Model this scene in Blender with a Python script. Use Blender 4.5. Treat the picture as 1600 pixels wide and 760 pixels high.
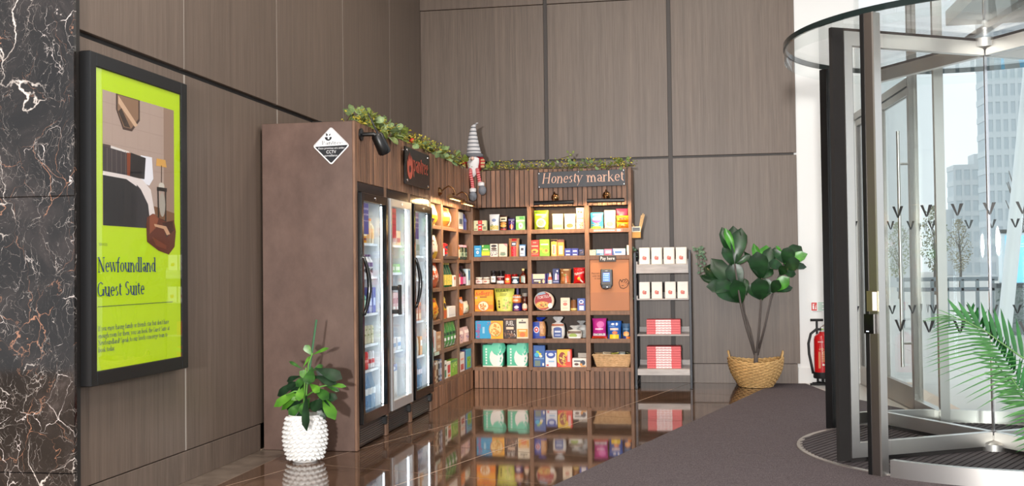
import bpy, math, random
from mathutils import Vector, Matrix

for _o in list(bpy.data.objects):
    bpy.data.objects.remove(_o)
S = bpy.context.scene
COL = S.collection
PI = math.pi

# ------------------------------------------------------------------ camera
YAW, PITCH, ROLL, FPX = 0.171591, 0.0236842, -0.01225333, 1663.14
CAM_POS = Vector((0, 0, 1.25))
_cy, _sy, _cp, _sp, _cr, _sr = math.cos(YAW), math.sin(YAW), math.cos(PITCH), math.sin(PITCH), math.cos(ROLL), math.sin(ROLL)
FW = Vector((-_sy * _cp, _cy * _cp, _sp))
_rt = Vector((_cy, _sy, 0))
_up = _rt.cross(FW)
RT = _cr * _rt + _sr * _up
UP = -_sr * _rt + _cr * _up
cam_data = bpy.data.cameras.new('camera')
cam_data.sensor_width = 36.0
cam_data.lens = FPX / 1600 * 36
cam_data.clip_end = 1000
cam = bpy.data.objects.new('camera', cam_data)
cam.matrix_world = Matrix(((RT.x, UP.x, -FW.x, CAM_POS.x), (RT.y, UP.y, -FW.y, CAM_POS.y), (RT.z, UP.z, -FW.z, CAM_POS.z), (0, 0, 0, 1)))
COL.objects.link(cam)
S.camera = cam

# ------------------------------------------------------------------ world: overcast daylight
world = bpy.data.worlds.new('overcast_sky')
S.world = world
world.use_nodes = True
_nt = world.node_tree
_bg = _nt.nodes['Background']
_tc = _nt.nodes.new('ShaderNodeTexCoord')
_nz = _nt.nodes.new('ShaderNodeTexNoise')
_nz.inputs['Scale'].default_value = 2.2
_nz.inputs['Detail'].default_value = 5
_rp = _nt.nodes.new('ShaderNodeValToRGB')
_rp.color_ramp.elements[0].position = 0.3
_rp.color_ramp.elements[0].color = (0.74, 0.79, 0.86, 1)
_rp.color_ramp.elements[1].position = 0.75
_rp.color_ramp.elements[1].color = (0.93, 0.945, 0.965, 1)
_nt.links.new(_tc.outputs['Generated'], _nz.inputs['Vector'])
_nt.links.new(_nz.outputs['Fac'], _rp.inputs['Fac'])
_nt.links.new(_rp.outputs['Color'], _bg.inputs['Color'])
_bg.inputs['Strength'].default_value = 1.35

# ------------------------------------------------------------------ ceiling lamps of the lobby (large soft downlights)
for _x, _y, _p in ((-1.2, 5.2, 70), (-1.4, 8.6, 30), (0.4, 8.6, 50), (0.2, 3.0, 70), (-1.6, 2.0, 70)):
    _l = bpy.data.lights.new('ceiling_light', 'AREA')
    _l.shape = 'DISK'
    _l.size = 0.9
    _l.energy = _p
    _l.color = (1.0, 0.93, 0.84)
    _lo = bpy.data.objects.new('ceiling_light', _l)
    _lo.location = (_x, _y, 5.1)
    COL.objects.link(_lo)

# frontal fill light added behind the camera, acting as a flash
_l = bpy.data.lights.new('fill_flash', 'AREA')
_l.shape = 'DISK'
_l.size = 0.45
_l.energy = 1150
_l.color = (1.0, 0.97, 0.94)
_lo = bpy.data.objects.new('fill_flash', _l)
_lo.location = (-0.5, -6.0, 1.6)
_lo.rotation_euler = (math.radians(90), 0, 0)
COL.objects.link(_lo)

# ------------------------------------------------------------------ exposure
S.view_settings.view_transform = 'Standard'
S.view_settings.look = 'None'
S.view_settings.gamma = 1.0
S.view_settings.use_curve_mapping = False
S.view_settings.exposure = 0.12
S.cycles.transparent_max_bounces = 48    # many panes stand one behind the other at the door

R = random.Random(7)


def at(x, y, Y):
    """a point of the place seen at pixel (x, y) of the 1600x760 frame, at depth Y"""
    d = RT * ((x - 800) / FPX) + UP * ((380 - y) / FPX) + FW
    return CAM_POS + d * (Y / d.y)


def atx(x, y, X):
    d = RT * ((x - 800) / FPX) + UP * ((380 - y) / FPX) + FW
    return CAM_POS + d * (X / d.x)


def atz(x, y, z=0.0):
    d = RT * ((x - 800) / FPX) + UP * ((380 - y) / FPX) + FW
    return CAM_POS + d * ((z - 1.25) / d.z)


# ------------------------------------------------------------------ mesh builder
class MB:
    def __init__(s):
        s.v = []; s.f = []; s.m = []

    def add(s, vs, fs, mi=0):
        n = len(s.v)
        s.v += [tuple(p) for p in vs]
        for f in fs:
            s.f.append(tuple(i + n for i in f)); s.m.append(mi)
        return s

    def box(s, x0, x1, y0, y1, z0, z1, b=0.0, mi=0):
        if b <= 0:
            vs = [(x, y, z) for z in (z0, z1) for y in (y0, y1) for x in (x0, x1)]
            return s.add(vs, [(0, 2, 3, 1), (4, 5, 7, 6), (0, 1, 5, 4), (2, 6, 7, 3), (0, 4, 6, 2), (1, 3, 7, 5)], mi)
        c = ((x0 + x1) / 2, (y0 + y1) / 2, (z0 + z1) / 2)
        h = ((x1 - x0) / 2, (y1 - y0) / 2, (z1 - z0) / 2)
        b = min(b, min(h) * 0.9)
        vs = []; idx = {}
        for sx in (-1, 1):
            for sy in (-1, 1):
                for sz in (-1, 1):
                    sg = (sx, sy, sz)
                    for a in range(3):
                        p = [c[k] + sg[k] * (h[k] if k == a else h[k] - b) for k in range(3)]
                        idx[(sx, sy, sz, a)] = len(vs); vs.append(tuple(p))
        fs = []
        for a in range(3):
            o = [k for k in range(3) if k != a]
            for sg in (-1, 1):
                q = []
                for s1, s2 in ((-1, -1), (1, -1), (1, 1), (-1, 1)):
                    t = [0, 0, 0]; t[a] = sg; t[o[0]] = s1; t[o[1]] = s2
                    q.append(idx[(*t, a)])
                flip = (sg == 1) == (a == 1)
                fs.append(tuple(reversed(q)) if flip else tuple(q))
        for a in range(3):
            o = [k for k in range(3) if k != a]
            for s1 in (-1, 1):
                for s2 in (-1, 1):
                    t0 = [0, 0, 0]; t0[o[0]] = s1; t0[o[1]] = s2
                    t0[a] = -1; A = idx[(*t0, o[0])]; B = idx[(*t0, o[1])]
                    t0[a] = 1; C = idx[(*t0, o[0])]; D = idx[(*t0, o[1])]
                    fs.append(s._orient(vs, (A, B, D, C), c))
        for sx in (-1, 1):
            for sy in (-1, 1):
                for sz in (-1, 1):
                    fs.append(s._orient(vs, tuple(idx[(sx, sy, sz, a)] for a in range(3)), c))
        return s.add(vs, fs, mi)

    @staticmethod
    def _orient(vs, f, c):
        p = [Vector(vs[i]) for i in f]
        n = (p[1] - p[0]).cross(p[2] - p[0])
        m = sum(p, Vector()) / len(p) - Vector(c)
        return f if n.dot(m) > 0 else tuple(reversed(f))

    def obox(s, o, ax, ay, az, mi=0):
        """oriented box: corner o and three edge vectors"""
        o, ax, ay, az = Vector(o), Vector(ax), Vector(ay), Vector(az)
        vs = [o + ax * i + ay * j + az * k for k in (0, 1) for j in (0, 1) for i in (0, 1)]
        fs = [(0, 2, 3, 1), (4, 5, 7, 6), (0, 1, 5, 4), (2, 6, 7, 3), (0, 4, 6, 2), (1, 3, 7, 5)]
        if ax.cross(ay).dot(az) < 0:
            fs = [tuple(reversed(f)) for f in fs]
        return s.add(vs, fs, mi)

    def prism(s, poly, z0, z1, mi=0):
        n = len(poly)
        vs = [(x, y, z0) for x, y in poly] + [(x, y, z1) for x, y in poly]
        fs = [tuple(range(n - 1, -1, -1)), tuple(range(n, 2 * n))]
        fs += [(i, (i + 1) % n, n + (i + 1) % n, n + i) for i in range(n)]
        return s.add(vs, fs, mi)

    def tube(s, pts, rad, n=8, mi=0, cap=True):
        pts = [Vector(p) for p in pts]
        if not isinstance(rad, (list, tuple)):
            rad = [rad] * len(pts)
        rings = []; ref = None
        for i, p in enumerate(pts):
            t = (pts[min(i + 1, len(pts) - 1)] - pts[max(i - 1, 0)])
            t = t.normalized() if t.length > 1e-9 else Vector((0, 0, 1))
            if ref is None:
                ref = Vector((0, 0, 1)) if abs(t.z) < 0.9 else Vector((1, 0, 0))
            a = (ref - t * ref.dot(t)).normalized(); b = t.cross(a); ref = a
            rings.append([p + (a * math.cos(2 * PI * k / n) + b * math.sin(2 * PI * k / n)) * rad[i] for k in range(n)])
        vs = [q for r in rings for q in r]
        fs = []
        for i in range(len(pts) - 1):
            for k in range(n):
                k2 = (k + 1) % n
                fs.append((i * n + k, i * n + k2, (i + 1) * n + k2, (i + 1) * n + k))
        if cap:
            fs.append(tuple(range(n - 1, -1, -1)))
            fs.append(tuple((len(pts) - 1) * n + k for k in range(n)))
        return s.add(vs, fs, mi)

    def lathe(s, prof, n=16, c=(0, 0, 0), mi=0, cap=True, sy=1.0):
        """profile [(radius, z)] turned about z through c"""
        vs = [(c[0] + r * math.cos(2 * PI * k / n), c[1] + sy * r * math.sin(2 * PI * k / n), c[2] + z) for r, z in prof for k in range(n)]
        fs = []
        for i in range(len(prof) - 1):
            for k in range(n):
                k2 = (k + 1) % n
                fs.append((i * n + k, i * n + k2, (i + 1) * n + k2, (i + 1) * n + k))
        if cap:
            if prof[0][0] > 1e-5: fs.append(tuple(range(n - 1, -1, -1)))
            if prof[-1][0] > 1e-5: fs.append(tuple((len(prof) - 1) * n + k for k in range(n)))
        return s.add(vs, fs, mi)

    def ball(s, c, rx, ry=None, rz=None, n=10, m=6, mi=0):
        ry = rx if ry is None else ry; rz = rx if rz is None else rz
        vs = [(c[0], c[1], c[2] - rz)]
        for i in range(1, m):
            a = -PI / 2 + PI * i / m
            for k in range(n):
                vs.append((c[0] + rx * math.cos(a) * math.cos(2 * PI * k / n), c[1] + ry * math.cos(a) * math.sin(2 * PI * k / n), c[2] + rz * math.sin(a)))
        vs.append((c[0], c[1], c[2] + rz))
        fs = [(0, 1 + (k + 1) % n, 1 + k) for k in range(n)]
        for i in range(m - 2):
            for k in range(n):
                k2 = (k + 1) % n; a = 1 + i * n; b = 1 + (i + 1) * n
                fs.append((a + k, a + k2, b + k2, b + k))
        a = 1 + (m - 2) * n; t = len(vs) - 1
        fs += [(a + k, a + (k + 1) % n, t) for k in range(n)]
        return s.add(vs, fs, mi)

    def arc(s, c, r0, r1, a0, a1, z0, z1, n=24, mi=0):
        """solid ring sector between radii r0, r1 (degrees)"""
        vs = []; full = abs(a1 - a0) >= 359.9
        for i in range(n + (0 if full else 1)):
            a = math.radians(a0 + (a1 - a0) * i / n)
            for r, z in ((r0, z0), (r1, z0), (r1, z1), (r0, z1)):
                vs.append((c[0] + r * math.cos(a), c[1] + r * math.sin(a), z))
        fs = []; m = len(vs) // 4
        for i in range(n):
            j = (i + 1) % m
            for k in range(4):
                k2 = (k + 1) % 4
                fs.append((i * 4 + k, i * 4 + k2, j * 4 + k2, j * 4 + k))
        if not full:
            fs.append((3, 2, 1, 0)); b = n * 4; fs.append((b, b + 1, b + 2, b + 3))
        return s.add(vs, fs, mi)

    def flat(s, vs2, fs, o, r, u, off=0.0, mi=0):
        o, r, u = Vector(o), Vector(r), Vector(u)
        n = r.cross(u).normalized() * off
        return s.add([o + r * x + u * y + n for x, y in vs2], fs, mi)

    def poly(s, pts, o, r, u, off=0.0, mi=0):
        return s.flat(pts, [tuple(range(len(pts)))], o, r, u, off, mi)

    def build(s, name, mats, parent=None, smooth=None, kind=None):
        me = bpy.data.meshes.new(name)
        me.from_pydata(s.v, [], s.f)
        if not isinstance(mats, (list, tuple)): mats = [mats]
        for m in mats: me.materials.append(m)
        if len(mats) > 1: me.polygons.foreach_set('material_index', s.m)
        if smooth:
            me.polygons.foreach_set('use_smooth', [True] * len(me.polygons))
            if smooth < 180: me.set_sharp_from_angle(angle=math.radians(smooth))
        me.update()
        ob = bpy.data.objects.new(name, me)
        COL.objects.link(ob)
        if parent: ob.parent = parent
        if kind: ob['kind'] = kind
        return ob


def tag(o, label=None, cat=None, group=None, kind=None):
    if label: o['label'] = label
    if cat: o['category'] = cat
    if group: o['group'] = group
    if kind: o['kind'] = kind
    return o


def thing(name, label, cat, loc=(0, 0, 0), rz=0.0, group=None):
    o = bpy.data.objects.new(name, None)
    o.empty_display_size = 0.1
    o.location = loc; o.rotation_euler = (0, 0, rz)
    COL.objects.link(o)
    return tag(o, label, cat, group)


def copy_thing(o, loc=None, rz=None, label=None, group=None, parent=None):
    c = o.copy(); COL.objects.link(c)
    if parent: c.parent = parent
    if loc is not None: c.location = loc
    if rz is not None: c.rotation_euler = (0, 0, rz)
    if label: c['label'] = label
    if group: c['group'] = group
    for ch in list(o.children): copy_thing(ch, parent=c)
    return c


def clip_poly(poly, a, b, c):
    """keep the side a*x + b*y <= c"""
    out = []
    for i, p in enumerate(poly):
        q = poly[(i + 1) % len(poly)]
        dp = a * p[0] + b * p[1] - c; dq = a * q[0] + b * q[1] - c
        if dp <= 0: out.append(p)
        if (dp < 0 < dq) or (dq < 0 < dp):
            t = dp / (dp - dq); out.append((p[0] + (q[0] - p[0]) * t, p[1] + (q[1] - p[1]) * t))
    return out


# ------------------------------------------------------------------ materials
def lin(c):
    c = [x / 255 for x in c]
    return tuple((x / 12.92 if x <= 0.04045 else ((x + 0.055) / 1.055) ** 2.4) for x in c)


_M = {}


def pm(rgb, rough=0.4, metal=0.0, name=None, emit=0.0, spec=0.5, coat=0.0):
    key = (tuple(rgb), rough, metal, emit, coat)
    if key in _M: return _M[key]
    m = bpy.data.materials.new(name or 'paint_%02x%02x%02x' % tuple(int(v) for v in rgb))
    m.use_nodes = True
    b = m.node_tree.nodes['Principled BSDF']
    L = (*lin(rgb), 1)
    b.inputs['Base Color'].default_value = L
    b.inputs['Roughness'].default_value = rough
    b.inputs['Metallic'].default_value = metal
    b.inputs['Specular IOR Level'].default_value = spec
    b.inputs['Coat Weight'].default_value = coat
    if emit:
        b.inputs['Emission Color'].default_value = L
        b.inputs['Emission Strength'].default_value = emit
    _M[key] = m
    return m


class NT:
    def __init__(s, name, rough=0.5, metal=0.0):
        s.m = bpy.data.materials.new(name); s.m.use_nodes = True
        s.t = s.m.node_tree; s.b = s.t.nodes['Principled BSDF']
        s.b.inputs['Roughness'].default_value = rough; s.b.inputs['Metallic'].default_value = metal

    def n(s, typ, **kw):
        nd = s.t.nodes.new(typ)
        for k, v in kw.items():
            if hasattr(nd, k) and k not in nd.inputs: setattr(nd, k, v)
            else: nd.inputs[k].default_value = v
        return nd

    def l(s, a, b): s.t.links.new(a, b)

    def coords(s, scale=(1, 1, 1), kind='Object', rot=(0, 0, 0)):
        tc = s.n('ShaderNodeTexCoord'); mp = s.n('ShaderNodeMapping')
        mp.inputs['Scale'].default_value = scale; mp.inputs['Rotation'].default_value = rot
        s.l(tc.outputs[kind], mp.inputs['Vector']); return mp.outputs['Vector']

    def noise(s, vec, scale=5.0, detail=4.0, rough=0.55, dist=0.0):
        nd = s.n('ShaderNodeTexNoise'); nd.inputs['Scale'].default_value = scale
        nd.inputs['Detail'].default_value = detail; nd.inputs['Roughness'].default_value = rough; nd.inputs['Distortion'].default_value = dist
        s.l(vec, nd.inputs['Vector']); return nd.outputs['Fac']

    def ramp(s, fac, stops):
        r = s.n('ShaderNodeValToRGB'); e = r.color_ramp.elements
        while len(e) < len(stops): e.new(0.5)
        for k, (p, c) in enumerate(stops):
            e[k].position = p; e[k].color = (*c, 1) if len(c) == 3 else c
        s.l(fac, r.inputs['Fac']); return r.outputs['Color']

    def mix(s, fac, a, b, mode='MIX'):
        x = s.n('ShaderNodeMix'); x.data_type = 'RGBA'; x.blend_type = mode
        for src, k in ((fac, 0), (a, 6), (b, 7)):
            if isinstance(src, (int, float)): x.inputs[k].default_value = src
            elif isinstance(src, tuple): x.inputs[k].default_value = (*src, 1)
            else: s.l(src, x.inputs[k])
        return x.outputs[2]

    def math(s, op, a, b=0.0):
        x = s.n('ShaderNodeMath'); x.operation = op
        for src, k in ((a, 0), (b, 1)):
            if isinstance(src, (int, float)): x.inputs[k].default_value = src
            else: s.l(src, x.inputs[k])
        return x.outputs[0]

    def bump(s, h, strength=0.2, dist=0.01):
        b = s.n('ShaderNodeBump'); b.inputs['Strength'].default_value = strength; b.inputs['Distance'].default_value = dist
        s.l(h, b.inputs['Height']); s.l(b.outputs['Normal'], s.b.inputs['Normal'])

    def col(s, c): s.l(c, s.b.inputs['Base Color']); return s


def grain_mat(name, dark, light, scale, rough=0.45, rnd=0.0, bump=0.15, tint=None, kind='Object', spec=0.5):
    t = NT(name, rough)
    v = t.coords(scale, kind)
    n1 = t.noise(v, 1.0, 6, 0.65)
    c = t.ramp(n1, [(0.25, lin(dark)), (0.75, lin(light))])
    v2 = t.coords(tuple(k * 0.12 for k in scale), kind)
    n2 = t.noise(v2, 1.0, 3)
    c = t.mix(0.35, c, t.ramp(n2, [(0.3, (0.55, 0.55, 0.55)), (0.7, (1.25, 1.25, 1.25))]), 'MULTIPLY')
    if rnd:
        oi = t.n('ShaderNodeObjectInfo')
        rr = t.ramp(oi.outputs['Random'], [(0.0, (1 - rnd, 1 - rnd, 1 - rnd * 0.9)), (0.5, (1, 0.98, 0.96)), (1.0, (1 + rnd, 1 + rnd * 0.85, 1 + rnd * 0.7))])
        c = t.mix(1.0, c, rr, 'MULTIPLY')
    t.col(c); t.bump(n1, bump, 0.002)
    t.b.inputs['Specular IOR Level'].default_value = spec
    return t.m


def glass_mat(name, tint=(0.93, 0.97, 0.96), ior=1.45, rough=0.0, boost=1.0):
    m = bpy.data.materials.new(name); m.use_nodes = True
    t = m.node_tree; t.nodes.clear()
    out = t.nodes.new('ShaderNodeOutputMaterial'); mx = t.nodes.new('ShaderNodeMixShader')
    tr = t.nodes.new('ShaderNodeBsdfTransparent'); gl = t.nodes.new('ShaderNodeBsdfGlossy')
    fr = t.nodes.new('ShaderNodeFresnel'); ge = t.nodes.new('ShaderNodeNewGeometry'); mp = t.nodes.new('ShaderNodeMapRange')
    tr.inputs['Color'].default_value = (*tint, 1); gl.inputs['Roughness'].default_value = rough
    mp.inputs['To Min'].default_value = ior; mp.inputs['To Max'].default_value = 1 / ior
    t.links.new(ge.outputs['Backfacing'], mp.inputs['Value']); t.links.new(mp.outputs['Result'], fr.inputs['IOR'])
    t.links.new(fr.outputs['Fac'], mx.inputs['Fac']); t.links.new(tr.outputs['BSDF'], mx.inputs[1]); t.links.new(gl.outputs['BSDF'], mx.inputs[2])
    t.links.new(mx.outputs['Shader'], out.inputs['Surface'])
    return m


M_WALL = grain_mat('wall_laminate', (84, 72, 63), (120, 105, 94), (190, 190, 2.4), 0.42, 0.06, 0.1)
M_SKIRT = grain_mat('skirting_laminate', (90, 78, 68), (124, 108, 97), (60, 60, 3), 0.4, 0.05, 0.08)
M_JOINT = pm((30, 26, 24), 0.6, name='dark_joint')
M_STRIP = pm((178, 170, 162), 0.4, 0.2, name='pale_joint_strip')
M_SLAT = grain_mat('slat_wood', (94, 68, 53), (150, 111, 86), (60, 60, 4), 0.55, 0.36, 0.2)
M_FRAME = grain_mat('shelf_wood', (100, 74, 58), (146, 110, 86), (30, 30, 6), 0.55, 0.1, 0.15)
M_BACKB = grain_mat('back_board_wood', (70, 58, 50), (98, 82, 70), (25, 25, 3), 0.6, 0.1, 0.1)
M_SIDE = grain_mat('brown_board', (80, 60, 52), (110, 87, 77), (5, 5, 3.2), 0.4, 0.0, 0.12)
M_BLACK = pm((14, 14, 15), 0.35, name='black_plastic')
M_BLKGLOSS = pm((12, 12, 13), 0.15, name='gloss_black')
M_DARKMETAL = pm((44, 46, 50), 0.4, 0.5, name='dark_metal')
M_WHITE = pm((236, 236, 234), 0.5, name='white_paint')
M_STEEL = pm((214, 211, 207), 0.34, 1.0, name='brushed_steel')
M_STEELD = pm((150, 143, 138), 0.3, 1.0, name='bronze_steel')
M_CHROME = pm((225, 225, 228), 0.08, 1.0, name='chrome')
M_GLASS = glass_mat('clear_glass', (0.985, 0.995, 0.99))
M_GLASSF = glass_mat('fridge_glass', (0.98, 0.995, 0.99), 1.13)
M_GLASSG = glass_mat('green_edge_glass', (0.982, 0.993, 0.99), 1.22)
M_GLASSW = glass_mat('window_glass', (0.984, 0.993, 0.991), 1.16)

t = NT('polished_brown_marble', 0.045)
v = t.coords((1, 1, 1))
n1 = t.noise(v, 2.2, 8, 0.62, 0.6)
n2 = t.noise(v, 9.0, 6, 0.6, 1.0)
c = t.ramp(n1, [(0.25, lin((64, 48, 38))), (0.55, lin((88, 67, 54))), (0.8, lin((118, 93, 77)))])
vein = t.math('ABSOLUTE', t.math('SUBTRACT', n2, 0.5))
c = t.mix(t.ramp(vein, [(0.0, (0.4, 0.4, 0.4)), (0.012, (0, 0, 0))]), c, lin((168, 140, 118)))
oi = t.n('ShaderNodeObjectInfo')
c = t.mix(1.0, c, t.ramp(oi.outputs['Random'], [(0, (0.9, 0.9, 0.9)), (1, (1.1, 1.08, 1.06))]), 'MULTIPLY')
t.col(c)
M_TILE = t.m
t = NT('honed_grey_stone', 0.35)
v = t.coords((1, 1, 1)); n1 = t.noise(v, 6, 8, 0.65, 0.5)
t.col(t.ramp(n1, [(0.3, lin((92, 80, 71))), (0.7, lin((136, 122, 110)))]))
M_BORDER = t.m
M_GROUT = pm((226, 200, 178), 0.6, name='pale_grout')

t = NT('dark_veined_marble', 0.06)
v = t.coords((1, 1, 1))
w = t.n('ShaderNodeTexNoise'); w.inputs['Scale'].default_value = 2.4; w.inputs['Detail'].default_value = 7
t.l(v, w.inputs['Vector'])
ds = t.n('ShaderNodeVectorMath'); ds.operation = 'SCALE'; ds.inputs['Scale'].default_value = 0.55
t.l(w.outputs['Color'], ds.inputs[0])
ad = t.n('ShaderNodeVectorMath'); ad.operation = 'ADD'; t.l(v, ad.inputs[0]); t.l(ds.outputs[0], ad.inputs[1])
st = t.n('ShaderNodeMapping'); st.inputs['Rotation'].default_value = (0, 0.6, 0); st.inputs['Scale'].default_value = (1.0, 1.0, 0.55)
t.l(ad.outputs[0], st.inputs['Vector'])
base = t.ramp(t.noise(v, 3.0, 8, 0.65, 0.8), [(0.3, lin((16, 13, 12))), (0.5, lin((28, 24, 22))), (0.64, lin((48, 42, 40))), (0.8, lin((86, 78, 75)))])
c = base
for sc, wd, colr, am, seedv in ((3.4, 0.052, (236, 226, 218), 1.0, 0.0), (6.3, 0.024, (170, 122, 96), 0.85, 3.1), (8.7, 0.034, (222, 212, 208), 0.9, 7.7), (17.0, 0.03, (150, 140, 134), 0.8, 1.3), (27.0, 0.035, (196, 188, 182), 0.55, 5.5)):
    mo = t.n('ShaderNodeMapping'); mo.inputs['Location'].default_value = (seedv, seedv * .7, seedv * 1.3); mo.inputs['Rotation'].default_value = (0, seedv, 0)
    t.l(st.outputs['Vector'], mo.inputs['Vector'])
    vo = t.n('ShaderNodeTexVoronoi'); vo.feature = 'DISTANCE_TO_EDGE'; vo.inputs['Scale'].default_value = sc
    t.l(mo.outputs['Vector'], vo.inputs['Vector'])
    msk = t.noise(mo.outputs['Vector'], sc * 0.55, 5, 0.65)
    k = t.math('MULTIPLY', msk, 3.4 * wd)
    k = t.math('SUBTRACT', k, wd * 1.55)
    k = t.math('SUBTRACT', k, vo.outputs['Distance'])
    k = t.ramp(t.math('MULTIPLY', k, 1 / wd), [(0.0, (0, 0, 0)), (0.4, (am, am, am))])
    c = t.mix(k, c, lin(colr))
t.col(c)
M_MARBLE = t.m

t = NT('charcoal_carpet', 0.95)
v = t.coords((1, 1, 1), rot=(0, 0, 0.288))
n1 = t.noise(v, 160, 3, 0.7)
mp = t.n('ShaderNodeMapping'); mp.inputs['Scale'].default_value = (6, 120, 1); t.l(v, mp.inputs['Vector'])
n2 = t.noise(mp.outputs['Vector'], 1.0, 3)
c = t.ramp(n1, [(0.3, lin((56, 50, 53))), (0.72, lin((122, 112, 115)))])
c = t.mix(0.5, c, t.ramp(n2, [(0.3, (0.7, 0.7, 0.7)), (0.7, (1.2, 1.2, 1.2))]), 'MULTIPLY')
t.col(c); t.bump(n1, 0.6, 0.004)
t.b.inputs['Specular IOR Level'].default_value = 0.1
M_CARPET = t.m

# ------------------------------------------------------------------ lettering
_TX = {}


def sans(s):
    """triangulated outline of a word in the built-in sans font"""
    if s in _TX: return _TX[s]
    cu = bpy.data.curves.new('text', 'FONT'); cu.body = s; cu.resolution_u = 2
    ob = bpy.data.objects.new('text', cu); COL.objects.link(ob)
    dg = bpy.context.evaluated_depsgraph_get()
    me = bpy.data.meshes.new_from_object(ob.evaluated_get(dg))
    r = ([(v.co.x, v.co.y) for v in me.vertices], [tuple(p.vertices) for p in me.polygons])
    bpy.data.objects.remove(ob); bpy.data.curves.remove(cu); bpy.data.meshes.remove(me)
    _TX[s] = r
    return r


_G = {  # serif letters: advance, strokes.  v stem, h hairline, s serif, d diagonal, o bowl
    'a': (.43, 'v .33 .04 .33|o .19 .33 .15 .13 10 165|o .19 .13 .15 .13 0 360|s .37 0'), 'b': (.5, 'v .1 0 .72|o .26 .23 .19 .23 0 360|s .06 .71'),
    'c': (.42, 'o .22 .23 .19 .23 50 310'), 'd': (.52, 'v .4 0 .72|o .23 .23 .19 .23 0 360|s .36 .71|s .44 0'), 'e': (.44, 'o .22 .23 .19 .23 0 315|h .05 .4 .25'),
    'f': (.3, 'v .13 0 .58|o .24 .57 .12 .15 50 180|h .03 .27 .45|s .13 0'), 'g': (.46, 'o .2 .29 .15 .17 0 360|o .2 -.09 .18 .12 0 360|h .3 .44 .44'),
    'h': (.52, 'v .1 0 .72|o .25 .3 .15 .16 0 180|v .4 0 .3|s .1 0|s .4 0|s .06 .71'), 'i': (.24, 'v .11 0 .45|o .11 .62 .03 .03 0 360|s .11 0|s .07 .44'),
    'j': (.24, 'v .12 -.1 .45|o .12 .62 .03 .03 0 360|o .03 -.1 .09 .1 270 360'), 'k': (.5, 'v .1 0 .72|d .38 .45 .14 .2 .035|d .2 .27 .42 0 .09|s .1 0|s .42 0'),
    'l': (.24, 'v .11 0 .72|s .11 0|s .07 .71'), 'm': (.76, 'v .1 0 .45|o .23 .3 .13 .16 0 180|v .36 0 .3|o .49 .3 .13 .16 0 180|v .62 0 .3|s .1 0|s .36 0|s .62 0|s .06 .44'),
    'n': (.52, 'v .1 0 .45|o .25 .3 .15 .16 0 180|v .4 0 .3|s .1 0|s .4 0|s .06 .44'), 'o': (.48, 'o .24 .23 .2 .23 0 360'),
    'p': (.52, 'v .1 -.22 .45|o .27 .23 .19 .23 0 360|s .1 -.22|s .06 .44'), 'r': (.36, 'v .1 0 .45|o .24 .31 .13 .14 40 170|s .1 0|s .06 .44'),
    's': (.36, 'o .17 .345 .12 .11 40 270|o .17 .115 .13 .115 -140 90'), 't': (.3, 'v .12 .08 .58|h .03 .27 .45|o .22 .1 .1 .1 180 300'),
    'u': (.52, 'v .1 .15 .45|o .25 .16 .15 .16 180 360|v .4 0 .45|s .06 .44|s .36 .44|s .44 0'), 'v': (.44, 'd .05 .45 .22 0 .09|d .38 .45 .22 0 .03|s .05 .45|s .38 .45'),
    'w': (.66, 'd .04 .45 .2 0 .08|d .34 .45 .2 0 .03|d .32 .45 .48 0 .08|d .62 .45 .48 0 .03|s .04 .45|s .33 .45|s .62 .45'),
    'y': (.44, 'd .05 .45 .22 0 .09|d .39 .45 .12 -.22 .03|s .05 .45|s .38 .45'), 'N': (.68, 'v .12 0 .68 .04|v .56 0 .68 .04|d .1 .68 .56 0 .1|s .12 0|s .08 .68|s .56 .68'),
    'G': (.68, 'o .34 .34 .29 .34 45 320|v .58 .03 .32|h .46 .66 .32'), 'S': (.5, 'o .25 .51 .19 .17 35 270|o .25 .17 .2 .17 -145 90'),
    'H': (.74, 'v .14 0 .68|v .58 0 .68|h .14 .58 .36|s .14 0|s .14 .68|s .58 0|s .58 .68'), 'I': (.34, 'v .15 0 .68|s .15 0|s .15 .68'),
    'P': (.54, 'v .13 0 .68|o .27 .5 .19 .17 -90 90|h .13 .27 .67|h .13 .27 .33|s .13 0|s .09 .68'), 'E': (.56, 'v .13 0 .68|h .13 .47 .67|h .13 .4 .35|h .13 .47 .01'),
    'R': (.6, 'v .13 0 .68|o .27 .5 .19 .17 -90 90|h .13 .27 .67|h .13 .27 .33|d .28 .33 .52 0 .09|s .13 0'), 'V': (.6, 'd .08 .68 .3 0 .1|d .54 .68 .3 0 .03|s .08 .68|s .54 .68'),
    'C': (.6, 'o .34 .34 .28 .34 45 315'), 'K': (.62, 'v .13 0 .68|d .52 .68 .16 .3 .035|d .26 .4 .54 0 .1|s .13 0|s .54 0'),
    '.': (.2, 'o .08 .03 .03 .03 0 360'), ',': (.2, 'd .1 .05 .05 -.1 .05'), '!': (.24, 'v .1 .18 .68|o .1 .03 .03 .03 0 360'), "'": (.16, 'v .07 .52 .7 .05'), ' ': (.26, ''),
}


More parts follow.
